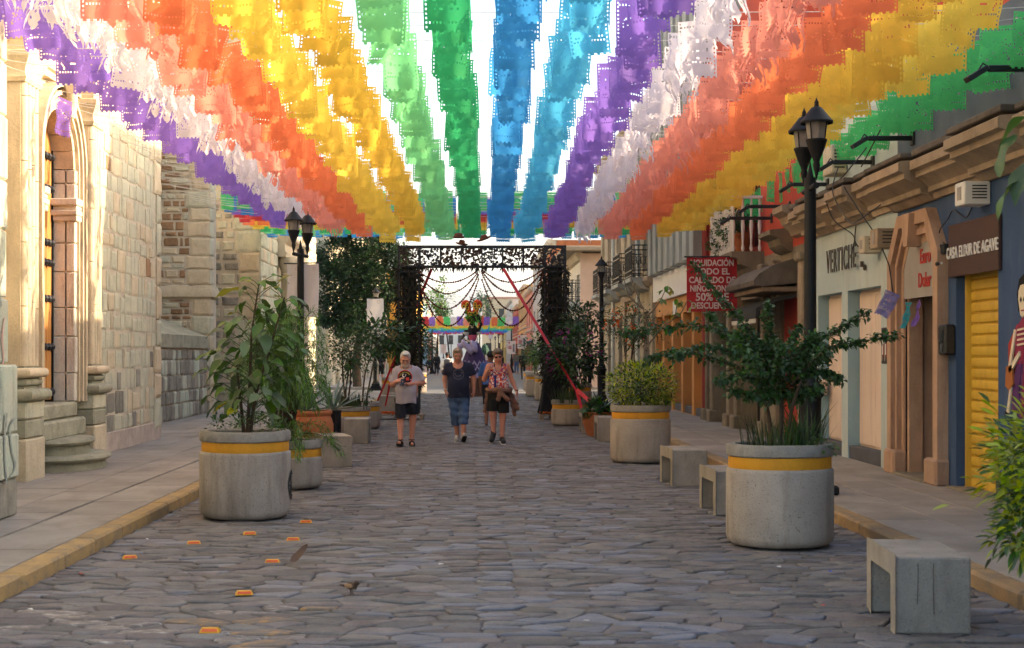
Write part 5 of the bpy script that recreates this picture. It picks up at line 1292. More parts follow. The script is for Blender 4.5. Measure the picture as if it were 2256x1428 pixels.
# ---------------------------------------------------------------- plants
def leafmat(name, col, col2, transl=.28, rnd=.3, hue=.02, rough=.5, spec=.4): return M(name, c(col), rough, c(col2), 5, fine=.12, bump=.0, rnd=rnd, hue=hue, transl=transl, spec=spec)
lf_big = leafmat('broad_leaf', '#4f6a34', '#3e562b', .22); lf_bigy = leafmat('yellowing_leaf', '#8f8a2c', '#7c7a2a', .3)
lf_dark = leafmat('dark_leaf', '#3f5c33', '#33502b', .2); lf_feath = leafmat('feathery_leaf', '#6f9248', '#58793a', .35)
lf_yel = leafmat('golden_leaf', '#a9b22c', '#8a9a26', .4, .25); lf_mid = leafmat('mid_leaf', '#45662e', '#375426', .25)
lf_ficus = leafmat('ficus_leaf', '#34492c', '#293c24', .18, .4); lf_agave = leafmat('agave_leaf', '#6f8578', '#5f766b', .08, .15, .01, .55, .3)
lf_grass = leafmat('blade_leaf', '#3d5129', '#304222', .2); lf_brown = leafmat('dry_leaf', '#6a4c2e', '#523a24', .2)
m_twig = M('twig_bark', c('#4f4030'), .9, c('#3f3327'), 10, fine=.25, bump=.3); m_twigp = M('pale_twig_bark', c('#7a6c5c'), .9, c('#665a4c'), 10, fine=.2, bump=.3)
m_pinkf = M('bougainvillea_petal', c('#a03a86'), .7, c('#8a2f76'), 10, bump=0, rnd=.25, transl=.35)
def rv(r, s=1): return Vector((r.gauss(0, s), r.gauss(0, s), r.gauss(0, s)))
def leaf(b, p, d, L_, w, r, mi=0, droop=.25, up=Vector((0, 0, 1))):
    d = d.normalized(); sd = d.cross(up+rv(r, .25)); sd = sd.normalized() if sd.length > 1e-4 else Vector((1, 0, 0)); n = sd.cross(d)
    m1 = p+d*L_*.38; m2 = p+d*L_*.72-up*droop*L_*.15; tip = p+d*L_-up*droop*L_*.4
    b.add([p, m1+sd*w*.5+n*w*.12, m1, m1-sd*w*.5+n*w*.12, m2+sd*w*.36+n*w*.08, m2-sd*w*.36+n*w*.08, tip], [(0, 1, 2), (0, 2, 3), (1, 4, 2), (2, 5, 3), (2, 4, 6), (2, 6, 5)], mi)
def leaf_mesh(L_, w, droop, seed):
    r = random.Random(seed); b = MB(); n = 7
    for i in range(n+1):
        t = i/n; ww = w*.5*math.sin(PI*min(t*.92+.06, 1))**.75*(1-.15*t); z = -droop*L_*t*t+.01; wav = .012*math.sin(t*9+seed)
        x = L_*t*(1-.25*droop*t)
        b.v += [(x, -ww, z+ww*.28+wav), (x, 0, z), (x, ww, z+ww*.28-wav)]
    for i in range(n):
        k = 3*i; b.f += [(k, k+1, k+4, k+3), (k+1, k+2, k+5, k+4)]; b.m += [0, 0]
    return b
def clumps(b, ctr, rad, ncl, nper, L_, w, r, mis=(0,), spread=.2, shell_=.55, droop=.3, flat=.35):
    """leaf clumps through an ellipsoid, denser near its surface"""
    for k in range(ncl):
        u = rv(r); u.normalize(); q = u*(r.uniform(shell_, 1.0))
        cc = Vector((ctr[0]+q.x*rad[0], ctr[1]+q.y*rad[1], ctr[2]+q.z*rad[2])); s_ = spread*min(rad)*r.uniform(.6, 1.4)
        for i in range(nper):
            v = rv(r); p = cc+v*s_*.6; d = (v*.7+u*.8+Vector((0, 0, r.uniform(-.3, .4)))).normalized(); d.z *= flat+.4; leaf(b, p, d, L_*r.uniform(.6, 1.25), w*r.uniform(.7, 1.2), r, r.choice(mis), droop)
def stems(parent, paths, r0, r1, mat=None, name='stem', n=6):
    for p in paths:
        pts = curve_pts(p, 6); m = len(pts)
        MB().tube(pts, [r0+(r1-r0)*i/(m-1) for i in range(m)], n).build(name, mat or m_twig, parent, smooth=60)
def tufts(b, ctr, rad, n, h, r, mi=0, w=.012, lean=.35):
    for k in range(n):
        a = r.uniform(0, 2*PI); q = rad*math.sqrt(r.random()); p = Vector((ctr[0]+q*math.cos(a), ctr[1]+q*math.sin(a), ctr[2])); hh = h*r.uniform(.5, 1.1); d = Vector((math.cos(a)*lean*r.random()+r.gauss(0, .12), math.sin(a)*lean*r.random()+r.gauss(0, .12), 1)).normalized()
        s_ = Vector((math.cos(a+1.3), math.sin(a+1.3), 0))*w*r.uniform(.6, 1.3); m1 = p+d*hh*.5; tip = p+d*hh+Vector((d.x, d.y, -.3))*hh*.25
        b.add([p-s_, p+s_, m1+s_*.8, m1-s_*.8, tip], [(0, 1, 2, 3), (3, 2, 4)], mi)
def plant(name, lab, cat, loc): return thing(name, lab, cat, loc)
# 1 big-leaved sapling
rp = random.Random(4); bx, by, bz = -2.29, 14.36, .82
t = plant('broadleaf_sapling', 'young tree with big drooping green leaves in the crested planter', 'plant', (bx, by, bz))
paths = [[(bx+.02, by, bz), (bx+.05, by-.02, bz+.5), (bx+.06, by+.02, bz+1.0), (bx+.14, by, bz+1.55)], [(bx+.05, by-.03, bz), (bx+.12, by-.03, bz+.45), (bx+.26, by-.05, bz+.9), (bx+.4, by-.03, bz+1.4)], [(bx-.02, by+.05, bz), (bx-.06, by+.05, bz+.4), (bx-.1, by+.03, bz+.8)]]
stems(t, paths, .022, .007)
lm = []
for k in range(6):
    me_b = leaf_mesh(rp.uniform(.23, .3), rp.uniform(.125, .155), (.25, .4, .5, .3, .45, .2)[k], k); me = bpy.data.meshes.new('leaf'); me.from_pydata(me_b.v, [], me_b.f); me.polygons.foreach_set('use_smooth', [True]*len(me.polygons))
    me.materials.append(lf_bigy if k == 5 else lf_big); lm.append(me)
pet = MB()
for pi, pth in enumerate(paths):
    pts = curve_pts(pth, 10); nleaf = (60, 58, 20)[pi]
    for k in range(nleaf):
        f = .12+.88*(k+rp.random()*.6)/nleaf; p = pts[min(int(f*(len(pts)-1)), len(pts)-1)]; a = k*2.4+rp.uniform(-.4, .4); out = (.5-.3*f)*rp.uniform(.3, 1.15) if pi < 2 else .22
        d = Vector((math.cos(a), math.sin(a)*.8, .45)).normalized(); e = p+d*out+Vector((0, 0, .03))
        if e.z < bz+.06: continue
        pet.tube([p, p+d*out*.5+Vector((0, 0, .03)), e], .004, 4)
        top = f > .93; o = link('leaf', lm[5] if (top and rp.random() < .6) or rp.random() < .05 else lm[rp.randrange(5)], t)
        pitch = (rp.uniform(-.25, .75) if not top else rp.uniform(-.9, .1)); s_ = rp.uniform(.55, 1.0)*(.75 if top else 1)
        o.matrix_local = Matrix.Translation(e-Vector((bx, by, bz))) @ Matrix.Rotation(a+rp.uniform(-.5, .5), 4, 'Z') @ Matrix.Rotation(pitch, 4, 'Y') @ Matrix.Rotation(rp.uniform(-.5, .5), 4, 'X') @ Matrix.Diagonal((s_, s_, s_, 1))
pet.build('petioles', lf_mid, t)
t = plant('ground_greenery', 'small trailing green sprigs at the foot of the big-leaved sapling', 'plant', (bx, by, bz)); b = MB()
for (ox, oy) in ((-.28, -.1), (-.2, -.25), (.22, -.2), (.3, 0), (.0, -.3)): clumps(b, (bx+ox, by+oy, bz+.1), (.1, .1, .13), 5, 9, .05, .025, rp, (0, 1), .5)
b.build('foliage', [lf_mid, lf_dark], t)
# 2 feathery plant in the second planter
x, y, z = -2.3, 17.5, .54
t = plant('feathery_shrub', 'airy light green feathery shrub spilling over the low planter', 'shrub', (x, y, z)); b = MB(); tw = MB()
for k in range(84):
    a = rp.uniform(0, 2*PI); h = rp.uniform(.6, 1.62); o = rp.uniform(.1, .62)*(1 if h < 1.3 else .7)
    if k > 70: h = rp.uniform(.0, .3); o = rp.uniform(.4, .62)
    pts = curve_pts([(x+.1*math.cos(a), y+.1*math.sin(a), z), (x+o*.4*math.cos(a), y+o*.4*math.sin(a), z+h*.7+.1), (x+o*.85*math.cos(a), y+o*.85*math.sin(a), z+h+.05), (x+o*1.15*math.cos(a), y+o*1.15*math.sin(a), z+h*.9-.12)], 6)
    tw.tube(pts, [.006-.0045*i/(len(pts)-1) for i in range(len(pts))], 4)
    for i in range(4, len(pts)):
        for q in range(11): 
            d = (pts[i]-pts[i-1]).normalized()+rv(rp, .55); leaf(b, pts[i]+rv(rp, .025), d, rp.uniform(.06, .12), .011, rp, rp.choice((0, 0, 1)), .5)
tw.build('stems', m_twig, t); b.build('foliage', [lf_feath, lf_mid], t)
# agaves
def agave(lab, x, y, z, n, L_, w, r, lean=1.0):
    t = plant('agave', lab, 'agave', (x, y, z)); 
    for k in range(n):
        a = k*2.4+r.uniform(-.3, .3); f = k/n; el = (.25+1.15*f)*lean; Lk = L_*r.uniform(.75, 1.1); b = MB(); d = Vector((math.cos(a)*math.cos(el), math.sin(a)*math.cos(el), math.sin(el))); sd = Vector((-math.sin(a), math.cos(a), 0)); nn = sd.cross(d)
        for i in range(8):
            s_ = i/7; ww = w*(.55+.6*s_ if s_ < .35 else (.76)*(1-((s_-.35)/.65)**1.6)+.02); p = Vector((x, y, z))+d*(.04+Lk*s_)-Vector((0, 0, 1))*.12*Lk*s_*s_
            b.v += [tuple(p-sd*ww*.5-nn*ww*.2), tuple(p+nn*ww*.08), tuple(p+sd*ww*.5-nn*ww*.2)]
        for i in range(7):
            q = 3*i; b.f += [(q, q+1, q+4, q+3), (q+1, q+2, q+5, q+4)]; b.m += [0, 0]
        b.build('leaf', lf_agave, t, smooth=True)
agave('grey green spiky agave in the big terracotta pot', -2.72, 23.2, .7, 22, .75, .1, rp); agave('second agave with long outstretched leaves by the glossy black pot', -2.42, 24.9, .66, 14, .8, .08, rp, .85)
agave('small dark agave-like rosette in the round terracotta pot', 2.6, 28.6, .46, 10, .55, .09, rp)
# round-crowned tree of the third planter and its grass
def bush_tree(name, lab, base, trunks, ctr, rad, ncl, nper, L_, w, mats, cat='tree', spread=.35, flowers=None, r=rp, tr=.022, droop=.3, nlimb=7, shell_=.45):
    t = plant(name, lab, cat, base)
    for k in range(trunks):
        e = Vector((ctr[0]+r.uniform(-.3, .3)*rad[0], ctr[1]+r.uniform(-.3, .3)*rad[1], ctr[2]-.1*rad[2])); s_ = Vector(base)+Vector((r.uniform(-.12, .12), r.uniform(-.12, .12), -.02)) if trunks > 1 else Vector(base)
        stems(t, [[s_, s_.lerp(e, .5)+rv(r, .04), e]], tr, tr*.5, name='trunk')
        for q in range(nlimb):
            u = rv(r); u.normalize(); f = e.lerp(s_, r.uniform(.0, .3)); stems(t, [[f, f.lerp(Vector(ctr)+Vector((u.x*rad[0], u.y*rad[1], u.z*rad[2]))*.8, .55)+rv(r, .03), Vector(ctr)+Vector((u.x*rad[0], u.y*rad[1], u.z*rad[2]))*.85]], tr*.35, .003, name='limb', n=5)
    b = MB(); clumps(b, ctr, rad, ncl, nper, L_, w, r, tuple(range(len(mats))), spread, shell_, droop); b.build('crown', mats, t)
    if flowers:
        b = MB()
        for k in range(flowers[1]):
            u = rv(r); u.normalize(); p = Vector(ctr)+Vector((u.x*rad[0], u.y*rad[1], u.z*rad[2]))*r.uniform(.85, 1.05)
            for i in range(9): leaf(b, p+rv(r, flowers[2]*.6), rv(r), flowers[2], flowers[2]*.7, r, 0, .1)
        b.build('flowers', flowers[0], t, kind='stuff')
    return t
bush_tree('small_tree', 'small thin-trunked tree with a round dark crown behind the agaves', (-2.55, 28.9, .53), 3, (-2.5, 28.9, 1.78), (.62, .5, .5), 75, 22, .075, .04, [lf_dark, lf_mid])
t = plant('snake_plant', 'upright dark sword-leaved plants filling the low planter beyond the glossy pot', 'plant', (-2.52, 28.8, .53)); b = MB(); tufts(b, (-2.45, 28.8, .53), .36, 130, .38, rp, 0, .014, .25); clumps(b, (-2.1, 28.75, .78), (.12, .1, .18), 7, 9, .06, .04, rp, (1,), .5); b.build('foliage', [lf_grass, lf_dark], t)
bush_tree('small_tree', 'broad-leaved young tree spreading toward the lamp post with one flag', (-2.4, 31.5, .53), 2, (-2.02, 31.7, 2.05), (.72, .5, .38), 55, 14, .16, .075, [lf_mid, lf_dark])
bush_tree('small_tree', 'leafy shrub hugging the arch post on the church side', (-2.5, 47.3, .8), 2, (-2.1, 44, 2.0), (.9, .6, .6), 60, 16, .16, .06, [lf_mid, lf_dark])
bush_tree('small_tree', 'bushy green tree seen past the cladding within the arch opening', (-2.4, 60, .8), 2, (-2.2, 58, 2.0), (.7, .6, .8), 40, 14, .16, .07, [lf_mid, lf_dark])
# 3 arching shrub in the big shop-side planter
x, y, z = 2.66, 12.3, .82
t = plant('arching_shrub', 'dark shrub with long arching leafy branches in the tall planter', 'shrub', (x, y, z)); b = MB()
tp = lambda px_, py_, d=12.3: W(px_, py_, d)
trunk = [[tp(1718, 975), tp(1722, 900), tp(1716, 830), tp(1700, 770)], [tp(1700, 975, 12.4), tp(1690, 900, 12.45), tp(1660, 840, 12.5)], [tp(1735, 975, 12.2), tp(1745, 900, 12.1), tp(1765, 840, 12.0)]]
stems(t, trunk, .022, .011)
br = [[(1716, 830, 12.3), (1660, 740, 12.25), (1600, 670, 12.2), (1530, 582, 12.1)], [(1700, 800, 12.3), (1698, 740, 12.2), (1690, 672, 12.1)], [(1716, 830, 12.3), (1640, 790, 12.2), (1560, 765, 12.1), (1480, 790, 12.0)], [(1690, 830, 12.4), (1590, 730, 12.6), (1480, 722, 12.7), (1375, 735, 12.8)],
      [(1690, 850, 12.3), (1600, 800, 12.6), (1500, 775, 12.7), (1425, 795, 12.8)], [(1716, 820, 12.3), (1780, 760, 12.2), (1840, 730, 12.1), (1910, 688, 12.0)], [(1740, 850, 12.2), (1820, 770, 12.0), (1890, 755, 11.9), (1975, 738, 11.8)], [(1740, 850, 12.3), (1790, 820, 12.2), (1830, 828, 12.1), (1850, 835, 12.0)],
      [(1700, 850, 12.3), (1640, 830, 12.1), (1580, 840, 12.0)], [(1716, 830, 12.3), (1740, 760, 12.5), (1760, 720, 12.6)], [(1690, 840, 12.3), (1640, 760, 12.6), (1600, 740, 12.8), (1560, 690, 12.9)], [(1716, 860, 12.3), (1770, 800, 12.6), (1830, 790, 12.7)], [(1700, 860, 12.3), (1650, 870, 12.1), (1610, 860, 12.0)], [(1730, 870, 12.3), (1780, 870, 12.1), (1810, 850, 12.0)], [(1710, 840, 12.3), (1715, 790, 11.9), (1720, 760, 11.7)], [(1700, 850, 12.3), (1660, 800, 11.9), (1640, 770, 11.7)]]
for p in br:
    pts3 = [tp(*q) for q in p]; stems(t, [pts3], .009, .003, n=5, name='branch'); pts = curve_pts(pts3, 22); L_ = len(pts)
    for i in range(6, L_):
        for k in range(6 if i > 12 else 4):
            d = (pts[i]-pts[i-1]).normalized()*.5+rv(rp, .7); leaf(b, pts[i]+rv(rp, .018), d, rp.uniform(.038, .062), rp.uniform(.026, .04), rp, rp.choice((0, 0, 0, 1)), .5)
for (px_, py_, s_) in ((1660, 790, .18), (1720, 800, .2), (1760, 800, .16), (1700, 850, .15), (1640, 760, .13), (1790, 770, .13), (1750, 860, .12)):
    clumps(b, tp(px_, py_), (s_, s_, s_*.8), 24, 17, .05, .034, rp, (0, 0, 1), .4, .2, .5)
b.build('foliage', [lf_dark, lf_mid], t)
t = plant('grass_clump', 'tall dark grass blades at the foot of the arching shrub', 'grass', (x, y, z)); b = MB(); tufts(b, (x, y, z), .36, 150, .36, rp, 0, .006, .3); tufts(b, (x+.2, y-.1, z), .18, 40, .5, rp, 0, .01, .5); clumps(b, (x+.25, y-.25, z+.07), (.14, .1, .07), 6, 8, .06, .035, rp, (1,), .6); b.build('foliage', [lf_grass, lf_mid], t)
# 4 golden bush
t = plant('golden_bush', 'dense yellow-green bush clipped to a dome in the tall planter', 'bush', (2.565, 21.65, .82)); b = MB()
clumps(b, (2.585, 21.6, 1.17), (.56, .5, .34), 260, 13, .075, .026, rp, (0, 0, 1), .17, .72, .1); clumps(b, (2.6, 21.6, 1.1), (.4, .4, .25), 60, 10, .075, .03, rp, (1,), .3, .2); b.build('foliage', [lf_yel, lf_mid], t)
stems(t, [[(2.565+.1*k, 21.65, .8), (2.565+.2*k, 21.6, 1.2)] for k in (-2, -1, 0, 1, 2)], .012, .006)
t = plant('bare_sapling', 'nearly bare grey sapling rising behind the golden bush with few leaves', 'tree', (2.6, 24.5, .0)); q = lambda a, b_: W(a, b_, 24.5)
paths = [[q(1432, 900), q(1430, 790), q(1422, 700), q(1400, 640), q(1390, 610)], [q(1428, 760), q(1460, 720), q(1485, 700), q(1492, 660)], [q(1422, 700), q(1450, 670), q(1470, 630)], [q(1415, 680), q(1385, 650), q(1372, 600)], [q(1480, 705), q(1500, 690), q(1515, 660)]]
stems(t, paths, .016, .005, m_twigp, 'branch'); b = MB()
for p in ((1470, 630), (1462, 640), (1492, 660), (1500, 668), (1515, 662), (1478, 636), (1455, 655), (1523, 672), (1488, 690)):
    for k in range(3): leaf(b, q(*p)+rv(rp, .02), Vector((rp.gauss(0, 1), -.5, -.6)), .13, .08, rp, rp.randrange(2), .4)
b.build('foliage', [lf_feath, lf_bigy], t)
# 5 pink-flowered shrub, cassava-like tree, marigold bush behind
bush_tree('flowering_shrub', 'rambling dark shrub with magenta flowers against the arch post', (2.285, 32.75, .53), 3, (2.3, 32.2, 1.62), (.72, .5, .62), 80, 15, .12, .075, [lf_dark, lf_mid, lf_ficus], 'shrub', .32, (m_pinkf, 18, .07))
t = plant('grass_clump', 'wispy grass in the low planter touching the arch post', 'grass', (2.2, 32.6, .53)); b = MB(); tufts(b, (2.2, 32.6, .53), .4, 150, .45, rp, 0, .009, .4); b.build('foliage', [lf_grass], t)
bush_tree('small_tree', 'dark tree with drooping palmate leaves beyond the arch post', (2.69, 37.4, .8), 2, (2.75, 37.3, 2.6), (.95, .6, .42), 62, 16, .15, .06, [lf_ficus, lf_dark], droop=.7)
bush_tree('small_tree', 'dense dark shrub clinging to the shop side of the arch post', (2.45, 34.3, 0), 2, (2.42, 34.2, 2.15), (.32, .3, .65), 36, 14, .14, .06, [lf_ficus, lf_dark], droop=.7)
bush_tree('marigold_shrub', 'fine-leaved dark bush with orange marigolds before the stone house', (3.1, 30.2, .0), 2, (3.45, 30.0, 2.25), (.75, .5, .42), 75, 22, .07, .025, [lf_dark, lf_mid, lf_ficus], 'shrub', .3, (m_mari, 16, .075))
bush_tree('small_tree', 'bright green bush in the far planter through the arch', (2.65, 50, .8), 3, (2.45, 50, 1.75), (.7, .6, .55), 60, 14, .14, .06, [lf_mid, lf_feath])
bush_tree('small_tree', 'dark shrub within the arch opening beside the far planters', (2.53, 55.2, .8), 2, (2.5, 55, 1.7), (.6, .5, .6), 40, 14, .16, .06, [lf_dark, lf_mid])
t = plant('broadleaf_plant', 'dark cabbage-like leaves in the round terracotta pot', 'plant', (2.5, 28.5, .46)); b = MB(); clumps(b, (2.45, 28.45, .55), (.22, .2, .12), 14, 7, .2, .13, rp, (0, 1), .5, .3, .4); b.build('foliage', [lf_dark, lf_mid], t)
# 6 bush at the frame edge and overhanging sapling
t = plant('golden_bush', 'bright yellow-green bush overhanging its planter beside the yellow shutter', 'bush', (3.06, 6.62, .82)); b = MB()
clumps(b, (2.96, 6.62, 1.14), (.56, .5, .36), 260, 14, .075, .03, rp, (0, 0, 0, 0, 1), .17, .7, .2); clumps(b, (2.52, 6.5, .86), (.14, .16, .2), 40, 12, .075, .028, rp, (0, 1), .3, .3, .6); clumps(b, (2.9, 6.6, 1.05), (.4, .4, .3), 60, 10, .08, .03, rp, (1,), .3, .2)
b.build('foliage', [lf_yel, lf_mid], t); stems(t, [[(3.06+.1*k, 6.62, .8), (3.06+.2*k, 6.6, 1.2)] for k in (-2, -1, 0, 1, 2)], .012, .006)
t = plant('broadleaf_sapling', 'dark sapling leaves hanging into view over the brown shop sign', 'tree', (3.25, 6.75, .82)); stems(t, [[(3.25, 6.75, .8), (3.2, 6.7, 1.6), (3.05, 6.65, 2.4), (2.85, 6.6, 2.75)], [(3.05, 6.65, 2.4), (2.85, 6.6, 2.5), (2.68, 6.6, 2.5)]], .016, .005)
for k, (px_, py_, a, pt) in enumerate(((2242, 300, 3.3, .9), (2252, 395, 3.0, .7), (2268, 260, 2.6, .4), (2280, 350, 3.6, .8), (2300, 300, 1.2, .6), (2320, 420, 4, .7), (2290, 210, .4, .3))):
    p = W(px_, py_, 6.6); o = link('leaf', lm[k % 5], t); o.matrix_local = Matrix.Translation(p-Vector((3.25, 6.75, .82))) @ Matrix.Rotation(a, 4, 'Z') @ Matrix.Rotation(pt, 4, 'Y') @ Matrix.Diagonal((.9, .9, .9, 1))
# 7 dark street tree
t = plant('street_tree', 'large dark evergreen tree in front of the fluted cream building', 'tree', (-5.4, 67, ZP)); rt = random.Random(12)
stems(t, [[(-5.4, 67, 0), (-5.45, 67, 1.4), (-5.3, 66.9, 2.6), (-5.2, 66.8, 4.2)]], .22, .12, name='trunk', n=10)
cl = [(-5.6, 66.5, 5.4, 1.55), (-4.7, 66.6, 5.9, 1.3), (-6.3, 66.8, 4.6, 1.3), (-4.4, 66.2, 5.0, 1.25), (-5.2, 66.2, 3.9, 1.2), (-6.4, 67, 6.3, 1.3), (-3.5, 66.4, 6.2, .75), (-4.9, 66.5, 7.0, 1.1), (-4.25, 66, 3.7, .45), (-6.0, 66.5, 2.9, .55), (-6.8, 66.8, 3.6, .8), (-3.2, 66.2, 5.3, .5), (-3.7, 66.3, 4.5, .5), (-6.2, 66.6, 7.3, .6), (-4.0, 66.4, 7.1, .5), (-5.3, 66.2, 3.0, .4)]
stems(t, [[(-5.3, 66.9, 2.6), Vector((-5.3, 66.9, 2.6)).lerp(Vector(q[:3]), .5)+rv(rt, .15), q[:3]] for q in cl], .09, .02, name='limb', n=6)
b = MB()
for (a_, b_, c_, s_) in cl: clumps(b, (a_, b_, c_), (s_, s_, s_*.72), int(88*s_), 24, .18, .09, rt, (0, 0, 1), .28, .5, .4)
b.build('crown', [lf_ficus, lf_dark], t)
bush_tree('street_tree', 'small bright street tree far along the sunlit row', (-3.9, 150, 0), 1, (-3.6, 150, 7.2), (1.6, 1.5, 1.4), 30, 18, .4, .2, [lf_feath, lf_mid], r=rt, tr=.12)
bush_tree('street_tree', 'slender far street tree left of the giant figure headdress'.replace('left of', 'behind'), (-3.6, 235, 0), 1, (-5.0, 235, 11), (1.6, 1.6, 3.6), 26, 16, .6, .25, [lf_feath, lf_mid], r=rt, tr=.15)
bush_tree('street_tree', 'dark far tree at the end of the street before the tan block', (1.6, 290, 0), 1, (1.8, 290, 10), (2.6, 2.5, 4.2), 50, 20, .7, .35, [lf_ficus, lf_dark], r=rt, tr=.2)
# plants on the red house balcony
for k, (yy, lab) in enumerate(((27.5, 'terracotta pot with dark plant on the red house balcony, at the end rail'), (28.3, 'terracotta pot in the middle of the red house balcony'), (29.1, 'terracotta pot at the far end of the red house balcony'))):
    pot('flower_pot', lab, [(.001, 3.6), (.12, 3.6), (.17, 3.9), (.185, 3.92), (.185, 3.98), (.15, 3.98)], 5.22, yy, m_terr, 16)
    t = plant('balcony_plant', ('trailing plant with white blooms', 'bushy dark plant', 'climbing leafy plant')[k]+' on the red house balcony', 'plant', (5.2, yy, 3.98)); b = MB()
    clumps(b, (5.15, yy, 4.25), (.25, .4, .32), 26, 14, .08, .045, rp, (0, 1), .3, .3, .5); clumps(b, (4.95, yy+.3, 4.0), (.1, .35, .35), 18, 12, .07, .04, rp, (0, 1), .3, .3, .5); b.build('foliage', [lf_dark, lf_mid], t)
    if k == 0:
        b = MB()
        for q in range(7):
            p = Vector((4.9, yy+.2+rp.uniform(-.5, 1.6), rp.uniform(3.7, 4.5)))
            for i in range(7): leaf(b, p+rv(rp, .02), rv(rp), .05, .04, rp)
        b.build('flowers', m_white, t)
# ---------------------------------------------------------------- cut-paper banners over the street
PC = {'purple': '#8460c4', 'white': '#e3dbe0', 'salmon': '#ec8b74', 'orange': '#ee7544', 'yellow': '#f0c842', 'gold': '#ecb936', 'light green': '#74d488', 'dark green': '#2aac66', 'blue': '#2e8ed8', 'sky blue': '#45b8e6', 'leaf green': '#4fd06e', 'red': '#c8323a', 'periwinkle': '#7f80c4', 'teal': '#2f9fb0'}
def papermat(nm, h):
    return M('paper_'+nm.replace(' ', '_'), c(h), .72, tuple(q*.86 for q in c(h)), 5, fine=.06, bump=.12, bscale=9, rnd=.07, transl=.64, spec=.22)
def pale(h): return '#'+''.join('%02x' % int(int(h[i:i+2], 16)*.9+245*.1) for i in (1, 3, 5))
PM = {k: papermat(k, pale(v)) for k, v in PC.items()}
SW, SH = .365, .5
def sheet_mesh(seed, style):
    """thin paper with real cut-outs: u across 0..1, v down 0..1"""
    r = random.Random(seed); nx, nz = 26, 30; half = nx//2; cut = set()
    pat = {}
    for j in range(nz):
        for i in range(half):
            pat[i, j] = False
    for j in range(1, nz-1):                       # dotted borders
        if j % 2: pat[1, j] = True
    for j0 in ((2, nz-5) if style % 2 else (3, nz-8)):                  # lace rows
        for i in range(2, half): 
            if (i+j0+style) % 2: pat[i, j0] = True
    motif = style % 3
    for j in range(8, nz-9):
        for i in range(4, half):
            dx, dz = (half-.5-i), (j-(nz/2-1))
            if motif == 0: on = (int(math.hypot(dx, dz)*1.1) % 3 == 0) and r.random() < .4
            elif motif == 1: on = ((i*2+j) % 5 == 0 or (i-j) % 7 == 0) and r.random() < .5
            else: on = (j % 5 < 2 and i % 3 == 0 and r.random() < .7) or r.random() < .05
            if on and not (pat[i-1, j] and pat[i, j-1]): pat[i, j] = True
    ragged = style >= 6
    A, ph, B = r.uniform(.01, .035), r.uniform(0, 6), r.uniform(-.03, .05)
    b = MB()
    for j in range(nz+1):
        v = j/nz
        for i in range(nx+1):
            u = i/nx; y = A*math.sin(u*7+ph)*v+B*v*v*2+.012*math.sin(v*11+u*4+ph)
            x = (u-.5)*SW*(1-.05*v*abs(math.sin(ph))); z = -v*SH
            if ragged: x += .035*math.sin(v*9+ph+u*5)*v; y += .05*math.sin(u*13+ph)*v; z *= 1+.12*math.sin(u*19+ph)*v
            b.v.append((x, y, z))
    for j in range(nz):
        for i in range(nx):
            m = i if i < half else nx-1-i
            if pat[m, j]: continue
            if j >= nz-2 and abs(math.sin((i+.5)/nx*PI*6.5)) < (.35 if j == nz-2 else .62): continue
            if ragged and j > 12 and (math.sin(i*2.2+ph)+.6*math.sin(i*.9+ph*2)) > 1.0-.045*(j-12): continue
            if ragged and r.random() < .04: continue
            k = j*(nx+1)+i; b.f.append((k, k+1, k+nx+2, k+nx+1)); b.m.append(0)
    return b
SHB = [sheet_mesh(100+k, k) for k in range(8)]
def sheet_me(k, mat):
    me = bpy.data.meshes.new('paper_sheet'); used = sorted({i for f in SHB[k].f for i in f}); mp2 = {o: n for n, o in enumerate(used)}
    me.from_pydata([SHB[k].v[i] for i in used], [], [tuple(mp2[i] for i in f) for f in SHB[k].f]); me.materials.append(mat); me.polygons.foreach_set('use_smooth', [True]*len(me.polygons)); return me
_shc = {}
colseq = ['purple', 'white', 'salmon', 'orange', 'yellow', 'gold', 'light green', 'dark green', 'blue', 'sky blue', 'purple', 'white', 'salmon', 'orange', 'gold', 'yellow', 'leaf green']
where = ['along the church side', 'beside the church-side purple', 'between white and orange toward the church', 'toward the church', 'beside the church-side orange', 'beside the light green', 'overhead', 'over the street middle', 'over the street middle', 'overhead',
         'toward the shops', 'beside the shop-side purple', 'between white and orange toward the shops', 'toward the shops', 'beside the shop-side orange', 'beside the shop-edge green', 'at the shop edge']
rb_ = random.Random(17); rows = []; m_cord = M('white_cord', c('#cfcac2'), .8, bump=0)
nrow = 39
items = []
for j in range(nrow):
    Y = 10.4+j*.605; f = (Y-11.5)/21.9; s_ = .575+.065*f; x7 = -.2+.2*f; ztop = 4.9+rb_.uniform(-.03, .03)
    for k in range(17):
        X = x7+(k-7)*s_+rb_.gauss(0, .03)+(.16 if k == 16 else 0); dz = {0: .27, 1: .2, 2: .12, 3: .05, 13: .03, 14: .08, 15: .15, 16: .05}.get(k, 0)
        if Y > 29: X += rb_.uniform(-.08, .08)
        sag = .05*math.cos(k*.37+j)
        items.append((X, Y+rb_.uniform(-.05, .05), ztop+dz-.06+sag*.5, k, j))
    P = [(-6.3 if Y > 26 else -5.7, Y, ztop+.25), (-4.6, Y, ztop+.05), (0, Y, ztop), (4.5, Y, ztop+.02), (5.55, Y, ztop+.1)]
    tag(MB().tube(curve_pts(P, 5), .004, 4, cap=False).build('banner_cord', m_cord), 'thin white cord carrying paper sheets across the street '+('before the big planters' if Y < 12.2 else 'above the big planters' if Y < 14.6 else 'by the tall lamp post' if Y < 16.8 else 'above the golden bush' if Y < 23 else 'above the walkers' if Y < 28 else 'just before the arch'), 'cord', 'cords carrying the paper sheets')
